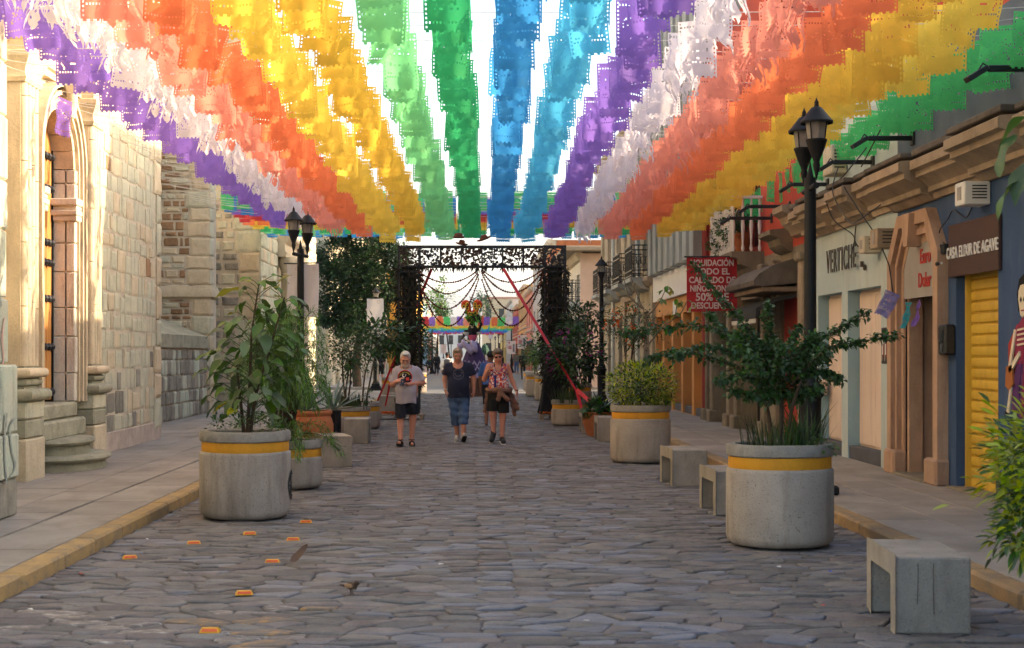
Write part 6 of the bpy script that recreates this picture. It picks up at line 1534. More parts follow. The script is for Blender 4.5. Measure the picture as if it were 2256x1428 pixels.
def score(it):
    X, Y, Z = it[:3]; px_ = VX+X*FP/Y; py_ = VY-(Z-.25-CH)*FP/Y
    return (1/Y/Y)*(1 if (-60 < px_ < 2320 and py_ > -60) else .01)
items.sort(key=lambda t: -score(t))
def sheet_mtx(it):
    X, Y, Z, k, j = it; ragged = colseq[k] in ('white', 'salmon')
    return Matrix.Translation((X, Y, Z)) @ Matrix.Rotation(rb_.gauss(0, .16), 4, 'Z') @ Matrix.Rotation(rb_.gauss(0, .06), 4, 'Y') @ Matrix.Rotation(rb_.gauss(-.08, .2), 4, 'X') @ Matrix.Diagonal((rb_.uniform(.95, 1.08), 1, rb_.uniform(.85, 1.15)*(1.3 if k in (14, 15) and 13 < Y < 15.6 else 1), 1))
rest = {}
for n, it in enumerate(items):
    cn = colseq[it[3]]; rag = (cn == 'white' and rb_.random() < .75) or (cn == 'salmon' and rb_.random() < .5)
    sk_ = rb_.choice((6, 7)) if rag else rb_.randrange(6); mt = sheet_mtx(it)
    if n < 300:
        if (sk_, cn) not in _shc: _shc[sk_, cn] = sheet_me(sk_, PM[cn])
        o = link('paper_sheet', _shc[sk_, cn]); o.matrix_world = mt
        lab = f'{"torn " if rag else ""}{cn} paper sheet {where[it[3]]}, '+('before the big planters' if it[1] < 12.2 else 'above the big planters' if it[1] < 14.6 else 'by the tall lamp post' if it[1] < 16.8 else 'above the golden bush')
        tag(o, lab, 'paper banner', f'{cn} paper sheets {where[it[3]]}')
    else: rest.setdefault(cn, []).append((sk_, mt))
# two rows of single-colour sheets further on, and a rainbow canopy far down the street
def row(Y, zt, xs, cols):
    for k, X in enumerate(xs):
        cn = cols[k % len(cols)]; rest.setdefault(cn, []).append((rb_.randrange(6), Matrix.Translation((X+rb_.gauss(0, .05), Y+rb_.uniform(-.1, .1), zt+rb_.uniform(-.05, .05))) @ Matrix.Rotation(rb_.gauss(0, .12), 4, 'Z') @ Matrix.Rotation(rb_.gauss(0, .1), 4, 'X')))
for q, cn in enumerate(('leaf green', 'blue', 'purple', 'red', 'red', 'orange', 'gold', 'yellow', 'leaf green', 'dark green', 'light green', 'blue')):
    row(38.2+q*.8, 6.0, [-6.6+.46*k for k in range(26)], (cn,))
for q, cn in enumerate(('yellow', 'gold', 'yellow', 'light green', 'leaf green', 'sky blue', 'blue', 'blue', 'purple', 'purple', 'red', 'red')):
    row(96+q*3.4, 3.98, [-3.4+.44*k for k in range(15)], (cn,))
for q in range(3): row(89+q*2, 3.98, [-3.4+.44*k for k in range(15)], ('light green', 'red', 'purple', 'orange', 'leaf green', 'white', 'purple', 'salmon'))
bm_ = MB(); cn_l = list(rest); 
for cn in cn_l:
    for (sk_, mt) in rest[cn]: bm_.add([mt @ Vector(p) for p in SHB[sk_].v], SHB[sk_].f, cn_l.index(cn))
tag(bm_.build('paper_sheets', [PM[q] for q in cn_l], smooth=True), 'the many further cut-paper sheets strung in colour bands along the street', 'paper banners', kind='stuff')
# a few small ones: door papers of the exchange office, a lone purple sheet at the church arch
for (x, y, z, cn, rz, ry, lab) in ((5.27, 17.8, 2.42, 'periwinkle', .6, .4, 'small periwinkle paper sheet fluttering at the exchange office door'), (5.33, 17.35, 2.28, 'teal', 3.2, .0, 'small teal paper sheet in the exchange office doorway'), (5.36, 17.05, 2.3, 'purple', 4.6, .05, 'small violet paper sheet at the edge of the exchange doorway')):
    o = link('paper_sheet', _shc.get((2, cn)) or sheet_me(2, PM[cn])); o.matrix_world = Matrix.Translation((x, y, z)) @ Matrix.Rotation(rz*.3, 4, 'Z') @ Matrix.Rotation(ry, 4, 'Y') @ Matrix.Diagonal((.56, 1, .64, 1)); tag(o, lab, 'paper banner')
o = link('paper_sheet', _shc.get((3, 'purple')) or sheet_me(3, PM['purple'])); o.matrix_world = Matrix.Translation((-5.35, 18.7, 5.0)) @ Matrix.Rotation(1.0, 4, 'Z') @ Matrix.Rotation(.15, 4, 'Y') @ Matrix.Diagonal((.7, 1, 1, 1)); tag(o, 'lone purple paper sheet snagged beside the church arch', 'paper banner')
# ---------------------------------------------------------------- people (one continuous surface each, grown from a distance field)
class Sdf:
    def __init__(s, lo, hi, h):
        s.lo = np.array(lo, float); s.h = h; s.n = np.ceil((np.array(hi)-s.lo)/h).astype(int)+1; s.d = np.full(s.n, 9.0, np.float32)
    def _win(s, mn, mx):
        a = np.maximum(np.floor((np.array(mn)-s.lo)/s.h).astype(int), 0); b = np.minimum(np.ceil((np.array(mx)-s.lo)/s.h).astype(int)+1, s.n)
        if (b <= a).any(): return None
        g = [s.lo[i]+s.h*np.arange(a[i], b[i]) for i in range(3)]
        return tuple(slice(a[i], b[i]) for i in range(3)), g[0][:, None, None], g[1][None, :, None], g[2][None, None, :]
    def _u(s, sl, v, k, op='u'):
        D = s.d[sl]
        if op == 'u':
            h_ = np.maximum(k-np.abs(D-v), 0)/k if k > 0 else 0
            s.d[sl] = np.minimum(D, v)-h_*h_*k*.25
        elif op == 's': s.d[sl] = np.maximum(D, -v)
    def cone(s, a, b, ra, rb, k=.02, sy=1.0, op='u'):
        a, b = np.array(a, float), np.array(b, float); m = max(ra, rb)+k+3*s.h
        w = s._win(np.minimum(a, b)-m, np.maximum(a, b)+m)
        if w is None: return s
        sl, X, Y, Z = w; yc = (a[1]+b[1])/2
        A = a.copy(); B = b.copy(); 
        if sy != 1: Y = yc+(Y-yc)/sy; A[1] = yc+(a[1]-yc)/sy; B[1] = yc+(b[1]-yc)/sy
        ab = B-A; L2 = max((ab**2).sum(), 1e-9)
        t = np.clip(((X-A[0])*ab[0]+(Y-A[1])*ab[1]+(Z-A[2])*ab[2])/L2, 0, 1)
        v = np.sqrt((X-A[0]-t*ab[0])**2+(Y-A[1]-t*ab[1])**2+(Z-A[2]-t*ab[2])**2)-(ra+(rb-ra)*t)
        s._u(sl, v*min(sy, 1) if sy != 1 else v, k, op); return s
    def ell(s, c_, r, k=.02, R=None, op='u'):
        c_ = np.array(c_, float); m = max(r)+k+3*s.h; w = s._win(c_-m, c_+m)
        if w is None: return s
        sl, X, Y, Z = w; X, Y, Z = X-c_[0], Y-c_[1], Z-c_[2]
        if R is not None:
            Q = np.array(R.to_3x3().inverted()); X, Y, Z = Q[0, 0]*X+Q[0, 1]*Y+Q[0, 2]*Z, Q[1, 0]*X+Q[1, 1]*Y+Q[1, 2]*Z, Q[2, 0]*X+Q[2, 1]*Y+Q[2, 2]*Z
        k0 = np.sqrt((X/r[0])**2+(Y/r[1])**2+(Z/r[2])**2); k1 = np.sqrt((X/r[0]**2)**2+(Y/r[1]**2)**2+(Z/r[2]**2)**2)
        s._u(sl, k0*(k0-1)/np.maximum(k1, 1e-6), k, op); return s
    def grid(s):
        g = [s.lo[i]+s.h*np.arange(s.n[i]) for i in range(3)]; return g[0][:, None, None], g[1][None, :, None], g[2][None, None, :]
    def cut(s, f):
        X, Y, Z = s.grid(); s.d = np.maximum(s.d, f(X, Y, Z)).astype(np.float32); return s
    def warp(s, f):
        X, Y, Z = s.grid(); s.d = (s.d+f(X, Y, Z)).astype(np.float32); return s
    def mesh(s, name, mat, parent, smooth=True):
        d = s.d; ins = d < 0; nx, ny, nz = d.shape
        cs = [(i, j, k) for i in (0, 1) for j in (0, 1) for k in (0, 1)]
        cnt = sum(ins[i:nx-1+i, j:ny-1+j, k:nz-1+k].astype(np.int8) for i, j, k in cs); mix = (cnt > 0) & (cnt < 8); I, J, K = np.nonzero(mix); n = len(I)
        if not n: return None
        v = np.stack([d[I+i, J+j, K+k] for i, j, k in cs], 1); acc = np.zeros((n, 3)); num = np.zeros(n)
        for p in range(8):
            for q in range(p+1, 8):
                df = [abs(cs[p][m]-cs[q][m]) for m in range(3)]
                if sum(df) != 1: continue
                a, b = v[:, p], v[:, q]; x = (a < 0) != (b < 0); t = np.where(x, a/np.where(x, a-b, 1), 0)
                P = np.array(cs[p])[None, :]+t[:, None]*(np.array(cs[q])-np.array(cs[p]))[None, :]; acc += P*x[:, None]; num += x
        V = s.lo+s.h*(np.stack([I, J, K], 1)+acc/num[:, None]); idx = np.full(mix.shape, -1, np.int64); idx[I, J, K] = np.arange(n); F = []
        for ax in range(3):
            o1, o2 = [(1, 2), (2, 0), (0, 1)][ax]
            A = np.take(ins, range(0, d.shape[ax]-1), ax); B = np.take(ins, range(1, d.shape[ax]), ax); e = np.argwhere(A != B)
            e = e[(e[:, o1] >= 1) & (e[:, o2] >= 1) & (e[:, o1] < d.shape[o1]-1) & (e[:, o2] < d.shape[o2]-1)]
            fl = A[e[:, 0], e[:, 1], e[:, 2]]; q = []
            for (u, w) in ((1, 1), (0, 1), (0, 0), (1, 0)):
                c_ = e.copy(); c_[:, o1] -= u; c_[:, o2] -= w; q.append(idx[c_[:, 0], c_[:, 1], c_[:, 2]])
            q = np.stack(q, 1); q[~fl] = q[~fl][:, ::-1]; F.append(q)
        F = np.concatenate(F); F = F[(F >= 0).all(1)]
        me = bpy.data.meshes.new(name); me.from_pydata(V.tolist(), [], F.tolist()); me.materials.append(mat)
        if smooth: me.polygons.foreach_set('use_smooth', [True]*len(me.polygons))
        me.update(); return link(name, me, parent)
    def front(s, x, z):
        """y of the first surface met from the front at (x, z)"""
        i = int(round((x-s.lo[0])/s.h)); k = int(round((z-s.lo[2])/s.h)); col = s.d[i, :, k]; q = np.nonzero(col < 0)[0]
        if not len(q): return None
        j = q[0]; t = col[j-1]/(col[j-1]-col[j]) if j > 0 else 0; return s.lo[1]+s.h*(j-1+t)
def nv(a): a = Vector(a); return a.normalized()
def hand_prims(S_, wrist, f, n, thumb, curl=.35, k=.006, s=1.0, pinch=0):
    """palm and five separate fingers; f finger direction, n palm-facing direction, thumb = thumb side"""
    f, n = nv(f), nv(n); n = (n-f*n.dot(f)).normalized(); t = nv(Vector(thumb)-f*Vector(thumb).dot(f)); t = (t-n*t.dot(n)).normalized(); w = Vector(wrist)
    S_.cone(w, w+f*.03*s, .024*s, .027*s, .015)
    for o in (-.03, -.01, .01, .03): S_.cone(w+f*.015*s+t*o*.6*s, w+f*.085*s+t*o*s, .015*s, .0135*s, .012)
    for q, (o, L_) in enumerate(((.033, .07), (.0115, .078), (-.0115, .073), (-.033, .058))):
        p = w+f*.085*s+t*o*s; d = (f+t*o*3.2).normalized(); a = 0; c_ = curl*(1+.12*q)+(pinch if q == 0 else 0)
        for g, (fr, r0, r1) in enumerate(((.45, .0105, .0098), (.3, .0098, .0092), (.25, .0092, .008))):
            a += c_*(.7, 1.0, .8)[g]; e = p+(d*math.cos(a)+n*math.sin(a))*L_*fr*s; S_.cone(p, e, r0*s, r1*s, .003); p = e
    p = w+f*.025*s+t*.028*s; d = (f*.75+t*.75+n*.35).normalized()
    for (L_, r0, r1) in ((.04, .0145, .012), (.032, .012, .0105), (.024, .0105, .0085)):
        e = p+d*L_*s; S_.cone(p, e, r0*s, r1*s, .006); p = e; d = (d+f*.35+n*.2).normalized()
def head_prims(S_, c_, R, s, female=False):
    T = lambda x, y, z: tuple(Vector(c_)+R @ (Vector((x, y, z))*s))
    S_.ell(T(0, .008, .035), (.073*s, .092*s, .085*s), .02, R); S_.ell(T(0, -.012, -.03), (.06*s, .07*s, .085*s), .03, R)
    S_.cone(T(0, -.05, -.085), T(0, -.042, -.06), .026*s, .04*s, .03); S_.cone(T(0, -.078, .012), T(0, -.098, -.022), .0085*s, .0135*s, .012)
    for sx in (-1, 1):
        S_.ell(T(sx*.074, .012, -.005), (.01*s, .02*s, .033*s), .008, R); S_.ell(T(sx*.04, -.055, -.025), (.026*s, .024*s, .024*s), .02, R)
        S_.cone(T(sx*.012, -.088, .03), T(sx*.048, -.072, .03), .009*s, .009*s, .012); S_.ell(T(sx*.03, -.088, .012), (.017*s, .012*s, .01*s), .002, R, 's'); S_.ell(T(sx*.03, -.072, .011), (.0135*s, .0135*s, .0125*s), .004, R)
        S_.cone(T(sx*.001, -.099, -.026), T(sx*.012, -.09, -.024), .008*s, .007*s, .006)
    S_.cone(T(-.022, -.082, -.052), T(.022, -.082, -.052), .0075*s, .0075*s, .006); S_.cone(T(-.018, -.08, -.063), T(.018, -.08, -.063), .008*s, .008*s, .006)
    S_.cone(T(-.02, -.09, -.0575), T(.02, -.09, -.0575), .002, .002, .001, op='s')
def skin(nm, h, h2): return M(nm, c(h), .5, c(h2), 9, fine=.06, bump=.05, spec=.35)
m_sk1 = skin('skin_fair', '#c98f78', '#bd8069'); m_sk2 = skin('skin_warm', '#c08870', '#b27860'); m_sk3 = skin('skin_rosy', '#c48a75', '#b87a66'); m_skd = skin('skin_tan', '#8a5c44', '#7d523c')
m_hw = M('white_hair', c('#c9c2ba'), .7, c('#aaa39b'), 30, fine=.25, bump=.5, bscale=120, stretch=(1, 1, .3)); m_hb = M('ash_blond_hair', c('#a58e74'), .7, c('#8a7560'), 30, fine=.25, bump=.5, bscale=120, stretch=(1, 1, .3)); m_hg = M('grey_brown_hair', c('#5c4c40'), .7, c('#7a6a5c'), 30, fine=.25, bump=.5, bscale=120, stretch=(1, 1, .3))
m_hd = M('dark_hair', c('#1d1714'), .6); m_beard = M('white_beard', c('#c4b4a6'), .85, c('#a8988a'), 40, fine=.25, bump=.5, bscale=150)
m_tee = M('lilac_grey_cotton', c('#a9a2ab'), .9, c('#9d969f'), 4, fine=.06, bump=.1, bscale=90); m_shn = M('navy_cotton', c('#24273c'), .9, c('#1e2133'), 4, fine=.08, bump=.1, bscale=90); m_shorts = M('dark_navy_shorts', c('#1f212b'), .9, c('#181a22'), 4, fine=.1)
m_denim = M('washed_denim', c('#4e6588'), .9, c('#3f5474'), 5, fine=.2, fscale=120, bump=.15, stain=c('#7389a8'), sscale=(3, 3, 1.5), samt=.4); m_blks = M('black_shorts', c('#161513'), .9, c('#1d1b19'), 5, fine=.1); m_knit = M('brown_knit', c('#7d5a4a'), .95, c('#6d4d3f'), 8, fine=.15, bump=.3, bscale=120)
m_rub = M('black_rubber', c('#15151a'), .6); m_snk = M('pale_sneaker', c('#a8a29a'), .7, c('#8b857e'), 20, fine=.15); m_lens = M('dark_lens', c('#17120f'), .15, spec=.6, bump=0); m_eye = M('dark_eye', c('#1c1512'), .25, bump=0)
m_pr_blk = M('shirt_print_black', c('#1d1a1c'), .85, bump=0); m_pr_red = M('shirt_print_red', c('#c0413c'), .85, bump=0); m_pr_wht = M('shirt_print_white', c('#dcd8d4'), .85, bump=0); m_pr_yel = M('shirt_print_yellow', c('#b09a3c'), .85, bump=0); m_pr_lil = M('shirt_print_faded', c('#6a6272'), .85, bump=0)
m_phone = M('dark_phone', c('#11131a'), .2, spec=.5, bump=0)
# printed summer top: small tiles of red, white, blue, orange
def floral():
    m = bpy.data.materials.new('printed_top'); m.use_nodes = True; t = m.node_tree; N = t.nodes; L = t.links; pr = N['Principled BSDF']; pr.inputs['Roughness'].default_value = .9
    tc = N.new('ShaderNodeTexCoord'); vo = N.new('ShaderNodeTexVoronoi'); vo.inputs['Scale'].default_value = 42; mpn = N.new('ShaderNodeMapping'); mpn.inputs['Scale'].default_value = (1, .6, .8); L.new(tc.outputs['Object'], mpn.inputs[0]); L.new(mpn.outputs[0], vo.inputs['Vector'])
    sp = N.new('ShaderNodeSeparateColor'); L.new(vo.outputs['Color'], sp.inputs[0]); rp_ = N.new('ShaderNodeValToRGB'); rp_.color_ramp.interpolation = 'CONSTANT'; el = rp_.color_ramp.elements
    cols = ['#b5333c', '#d9ccc8', '#c96a52', '#3a3f7a', '#d6b9a6', '#b8404a', '#8f6a86', '#d9a07a']; el[0].color = (*c(cols[0]), 1); el[1].position = .125; el[1].color = (*c(cols[1]), 1)
    for i in range(2, 8): e = el.new(i/8); e.color = (*c(cols[i]), 1)
    L.new(sp.outputs[0], rp_.inputs[0]); L.new(rp_.outputs[0], pr.inputs['Base Color']); return m
m_flor = floral()
def patch(S_, parent, name, mat, fpts, off=.004):
    """flat print laid on the cloth: fpts are polygons in (x, z)"""
    b = MB()
    for poly in fpts:
        v = []
        for x, z in poly:
            y = S_.front(x, z); v.append((x, (y if y is not None else 0)-off, z))
        b.add(v, [tuple(range(len(v)))])
    b.build(name, mat, parent, world=False)
def ringp(cx, cz, r0, r1, n=28, a0=0, a1=2*PI): return [[(cx+r*math.cos(w), cz+r*math.sin(w)) for r, w in ((r0, a0+(a1-a0)*k/n), (r1, a0+(a1-a0)*k/n), (r1, a0+(a1-a0)*(k+1)/n), (r0, a0+(a1-a0)*(k+1)/n))] for k in range(n)]
def discp(cx, cz, r): return sum((ringp(cx, cz, r*i/4, r*(i+1)/4, 24) for i in range(4)), [])
def poly_glasses(parent, T, s, dark, mat):
    b = MB()
    for sx in (-1, 1):
        b.tube([T(sx*.031+.021*math.cos(w), -.1, .012+.016*math.sin(w)) for w in [2*PI*q/12 for q in range(13)]], .0022*s, 5); b.tube([T(sx*.05, -.098, .016), T(sx*.078, -.03, .014), T(sx*.08, .02, .008)], .0022*s, 5)
    b.tube([T(-.01, -.101, .016), T(.01, -.101, .016)], .0022*s, 5); b.build('glasses', mat, parent, world=False)
    if dark:
        b = MB()
        for sx in (-1, 1): b.add([T(sx*.031+.02*math.cos(w), -.1, .012+.015*math.sin(w)) for w in [2*PI*q/12 for q in range(12)]], [tuple(range(12))])
        b.build('lens', m_lens, parent, world=False)
def person(kind, label, X, Y, k, ox, oz, J, sk, height):
    """J: joints in zoomed photo pixels with a depth offset: name -> (zx, zy, y)"""
    t = thing('person', label, 'person', (X, Y, 0)); P = {n_: Vector(((q[0]-ox)*k, q[2], (oz-q[1])*k)) for n_, q in J.items()}; return t, P
HB = .0078
def body(P, parent, mat, s, R, tor, limb, hands, feet, shirt_open=True):
    S_ = Sdf((-.55, -.5, -.03), (.55, .36, 1.85), HB); h_ = P['head']
    head_prims(S_, h_, R, s); S_.cone(P['neck']+Vector((0, .02, -.02)), h_+R @ Vector((0, .015, -.05)), .062*s, .052*s, .03)
    for (c_, r, kk) in tor: S_.ell(c_, r, kk)
    for (a, b_, ra, rb) in limb: S_.cone(P[a], P[b_], ra, rb, .025)
    for hd in hands: hand_prims(S_, *hd[:4], **(hd[4] if len(hd) > 4 else {}))
    for (heel, toe, rh, rt) in feet: S_.cone(heel, toe, rh, rt, .02, 1)
    o = S_.mesh('body', mat, parent); return S_, o
# ---- man with phone
k = .00814/5.95
J = dict(head=(292, 196, -.10), neck=(300, 275, -.01), shL=(172, 352, 0), shR=(446, 352, 0), elL=(118, 525, .0), elR=(512, 500, .0), wrL=(182, 482, -.2), wrR=(335, 520, -.22), hipL=(245, 760, 0), hipR=(380, 760, 0), knL=(228, 965, -.1), knR=(385, 975, .04), anL=(232, 1225, -.16), anR=(368, 1232, .08))
t, P = person('man', 'white-bearded man in a lilac grey printed T-shirt looking down at his phone', (895-VX)*25.5/FP, 25.5, k, 300, 1330, J, m_sk1, 1.71)
P['anL'].z = .11; P['anR'].z = .1
R = Matrix.Rotation(math.radians(22), 3, 'X'); s = 1.13
tor = [(Vector((0, .0, 1.28)), (.19, .125, .17), .06), (Vector((.01, -.03, 1.02)), (.205, .16, .2), .08), (Vector((.0, .0, .84)), (.19, .14, .13), .06)]
limb = [('shL', 'elL', .058, .047), ('elL', 'wrL', .047, .031), ('shR', 'elR', .058, .047), ('elR', 'wrR', .047, .031), ('hipL', 'knL', .095, .062), ('knL', 'anL', .062, .04), ('hipR', 'knR', .095, .062), ('knR', 'anR', .062, .04)]
hands = [(P['wrL'], (.5, -.5, .25), (.6, .3, -.5), (.2, -.3, .9), dict(curl=.55, pinch=.2)), (P['wrR'], (-.85, -.45, .15), (0, -.2, 1), (-.1, -.9, -.1), dict(curl=.45))]
feet = [(P['anL']+Vector((0, .03, -.05)), P['anL']+Vector((-.02, -.16, -.03)), .034, .032), (P['anR']+Vector((0, .03, -.05)), P['anR']+Vector((.02, -.17, -.062)), .034, .028)]
BS, _ = body(P, t, m_sk1, s, R, tor, limb, hands, feet)
S_ = Sdf((-.5, -.35, .7), (.5, .3, 1.6), .009)
for (c_, r, kk) in tor: S_.ell(c_, tuple(q*1.06+.016 for q in r), kk)
S_.cone((0, -.01, 1.0), (.01, 0, .76), .2, .225, .08, .68); S_.cone((0, .01, 1.37), P['shL']+Vector((.02, 0, .0)), .085, .07, .05); S_.cone((0, .01, 1.37), P['shR']+Vector((-.02, 0, .0)), .085, .07, .05)
for a, b_ in (('shL', 'elL'), ('shR', 'elR')): S_.cone(P[a], P[a].lerp(P[b_], .92), .07, .085, .05)
S_.warp(lambda x, y, z: .006*np.sin(x*34+z*22+np.sin(z*17)*1.5)*np.clip((1.25-z)*3, .2, 1)+.003*np.sin(x*70+z*25))
S_.cut(lambda x, y, z: .765+.012*np.sin(x*20)-z); S_.cut(lambda x, y, z: z-(1.405+np.abs(x-.0)*.05+np.where(y < 0, -.02, .03)-np.clip(np.abs(x)-.09, 0, 1)*0)*np.where(np.abs(x) < .1, 1, 9))
for a, b_ in (('shL', 'elL'), ('shR', 'elR')):
    d_ = (P[b_]-P[a]).normalized(); e = P[a].lerp(P[b_], .86); sg = -1 if a == 'shL' else 1
    S_.cut(lambda x, y, z: np.where(sg*x > .19, (x-e.x)*d_.x+(y-e.y)*d_.y+(z-e.z)*d_.z, -1))
S_.mesh('t_shirt', m_tee, t); SH1 = S_
px_ = lambda zx, zy: ((zx-300)*k, (1330-zy)*k)
cx, cz = px_(288, 430); r0 = 98*k
patch(S_, t, 'shirt_print', m_pr_red, ringp(cx, cz, r0*.9, r0)); patch(S_, t, 'shirt_print', m_pr_blk, discp(cx, cz, r0*.9), .0035)
patch(S_, t, 'shirt_print', m_pr_yel, sum((ringp(cx, cz, r0*.62, r0*.78, 2, a, a+.16) for a in np.arange(.5, 2.7, .24)), []), .0055)
patch(S_, t, 'shirt_print', m_pr_wht, [[px_(250, 395), px_(262, 380), px_(282, 384), px_(306, 390), px_(300, 412), px_(285, 424), px_(262, 424), px_(250, 410)], [px_(268, 424), px_(276, 424), px_(285, 440), px_(262, 442)]], .006)
patch(S_, t, 'shirt_print', m_pr_red, [[px_(298, 430), px_(344, 430), px_(344, 470), px_(302, 470)], [px_(220, 440), px_(262, 440), px_(262, 456), px_(222, 456)]], .006)
S_ = Sdf((-.4, -.35, .4), (.4, .3, 1.0), .009); S_.ell((0, 0, .84), (.21, .16, .14), .05)
for a, b_ in (('hipL', 'knL'), ('hipR', 'knR')): S_.cone(P[a], P[a].lerp(P[b_], 1.0), .115, .112, .02)
S_.warp(lambda x, y, z: .006*np.sin(x*45+z*18)); S_.cut(lambda x, y, z: .535-.03*np.sign(x)*-1-z); S_.cut(lambda x, y, z: z-.9); S_.mesh('shorts', m_shorts, t)
S_ = Sdf((-.3, -.4, 1.3), (.3, .3, 1.9), .0075); T = lambda x, y, z: P['head']+R @ (Vector((x, y, z))*s)
S_.ell(T(0, .022, .045), (.083*s, .094*s, .09*s), .01, R); S_.ell(T(.015, -.05, .11), (.05*s, .04*s, .02*s), .03, R); S_.ell(T(0, -.11, -.0), (.07*s, .085*s, .075*s), .01, R, 's'); S_.mesh('hair', m_hw, t)
S_ = Sdf((-.3, -.4, 1.2), (.3, .3, 1.8), .0065); S_.ell(T(0, -.05, -.085), (.05*s, .052*s, .04*s), .02, R); S_.cone(T(-.03, -.09, -.045), T(.03, -.09, -.045), .01*s, .01*s, .01)
for sx in (-1, 1): S_.cone(T(sx*.06, -.02, -.03), T(sx*.045, -.055, -.085), .016*s, .02*s, .02)
S_.ell(T(0, -.1, -.058), (.022*s, .02*s, .007*s), .002, R, 's'); S_.mesh('beard', m_beard, t)
b = MB()
for sx in (-1, 1): b.ball(T(sx*.03, -.083, .01), .0075*s, 8)
b.build('eyes', m_eye, t, world=False); poly_glasses(t, T, s, False, m_dgrey)
for a, heel, toe in (('anL', feet[0][0], feet[0][1]), ('anR', feet[1][0], feet[1][1])):
    b = MB(); d_ = (toe-heel).normalized(); up = Vector((0, -d_.z, d_.y)) if abs(d_.x) < .3 else Vector((0, 0, 1)); up = up if up.z > 0 else -up
    sd = d_.cross(up).normalized(); a0 = heel-d_*.045-up*.035
    for w0, z0, z1 in ((.046, -.022, .006),):
        out = [(0, .6), (.1, .95), (.5, .9), (.75, 1.12), (.92, .95), (1, .5)]; L_ = (toe-heel).length+.105; V = []
        for f, w in out: V += [a0+d_*L_*f+sd*w0*w, a0+d_*L_*f-sd*w0*w]
        ring = [V[i] for i in range(0, 12, 2)]+[V[i] for i in range(11, 0, -2)]; n_ = len(ring)
        b.add([p+up*z0 for p in ring]+[p+up*z1 for p in ring], [tuple(range(n_)), tuple(range(n_, 2*n_))]+[(i, (i+1) % n_, n_+(i+1) % n_, n_+i) for i in range(n_)])
    for f in (.12, .42, .72): p = a0+d_*L_*f+up*.005; b.tube([p+sd*.045+up*0, p+sd*.035+up*.05, p+up*(.085 if f > .3 else .1)*(.85 if f > .6 else 1), p-sd*.035+up*.05, p-sd*.045], .009, 5)
    p = P[a]; b.tube([p+Vector((.045*math.cos(w), .045*math.sin(w)+.005, .01)) for w in [PI*q/6 for q in range(13)]], .009, 5); b.build('sandal', m_rub, t, world=False)
ph = P['wrL'].lerp(P['wrR'], .5); c_ = Vector(((262-300)*k, -.315, (1330-487)*k)); Rp = Matrix.Translation(c_+Vector((t.location.x, t.location.y, 0))) @ Matrix.Rotation(math.radians(-38), 4, 'X') @ Matrix.Rotation(.15, 4, 'Y')
o = thing('phone', 'dark smartphone held by the bearded man', 'phone', tuple(c_+t.location)); MB().box(-.036, .036, -.005, .005, -.072, .072, bev=.006, mat=Rp).build('phone_body', m_phone, o); MB().box(-.03, .03, .005, .0065, -.062, .062, mat=Rp).build('screen', m_lens, o)
# ---- woman in navy
k = 26.6/FP/5.95
J = dict(head=(1001, 142, -.06), neck=(1003, 225, 0), shL=(874, 288, .01), shR=(1156, 288, .01), elL=(832, 450, .03), elR=(1212, 452, .03), wrL=(842, 592, -.02), wrR=(1212, 602, -.0), hipL=(945, 710, 0), hipR=(1085, 710, 0), knL=(970, 930, .03), knR=(1075, 925, -.08), anL=(995, 1180, .14), anR=(1078, 1165, -.12))
t, P = person('woman', 'smiling woman in a navy T-shirt and cropped jeans walking in the middle', (1010-VX)*26.6/FP, 26.6, k, 1010, 1278, J, m_sk2, 1.75)
R = Matrix.Rotation(math.radians(14), 3, 'X'); s = 1.13; P['anL'].z = .13; P['anR'].z = .12
tor = [(Vector((.0, .0, 1.33)), (.2, .13, .17), .06), (Vector((.015, -.025, 1.06)), (.2, .165, .2), .08), (Vector((.005, .0, .86)), (.195, .15, .13), .06)]
limb = [('shL', 'elL', .06, .048), ('elL', 'wrL', .048, .031), ('shR', 'elR', .06, .048), ('elR', 'wrR', .048, .031), ('hipL', 'knL', .1, .062), ('knL', 'anL', .062, .04), ('hipR', 'knR', .1, .062), ('knR', 'anR', .062, .04)]
hands = [(P['wrL'], (.12, -.25, -1), (1, .1, 0), (.1, -.9, .1), dict(curl=.35)), (P['wrR'], (-.05, -.2, -1), (-1, .1, 0), (-.1, -.9, .1), dict(curl=.4))]
feet = [(P['anL']+Vector((0, .02, -.06)), P['anL']+Vector((-.01, -.17, -.085)), .036, .03), (P['anR']+Vector((0, .02, -.05)), P['anR']+Vector((.02, -.18, .02)), .036, .03)]
BS, _ = body(P, t, m_sk2, s, R, tor, limb, hands, feet)
S_ = Sdf((-.5, -.35, .7), (.5, .3, 1.65), .009)
for (c_, r, kk) in tor: S_.ell(c_, tuple(q*1.05+.012 for q in r), kk)
S_.cone((.015, 0, 1.08), (.02, 0, .86), .2, .205, .07, .8); S_.cone((-.01, .01, 1.43), P['shL']+Vector((.02, 0, 0)), .085, .07, .05); S_.cone((-.01, .01, 1.43), P['shR']+Vector((-.02, 0, 0)), .085, .07, .05)
for a, b_ in (('shL', 'elL'), ('shR', 'elR')): S_.cone(P[a], P[a].lerp(P[b_], .85), .07, .087, .05)
S_.warp(lambda x, y, z: .005*np.sin(x*30+z*26+np.sin(z*15))*np.clip((1.3-z)*3, .2, 1)); S_.cut(lambda x, y, z: .835+.01*np.sin(x*18)-z); S_.cut(lambda x, y, z: np.where(np.abs(x+.01) < .1, z-(1.46-.085*np.sqrt(np.clip(1-((x+.01)/.1)**2, 0, 1))*(y < 0.03)), -1))
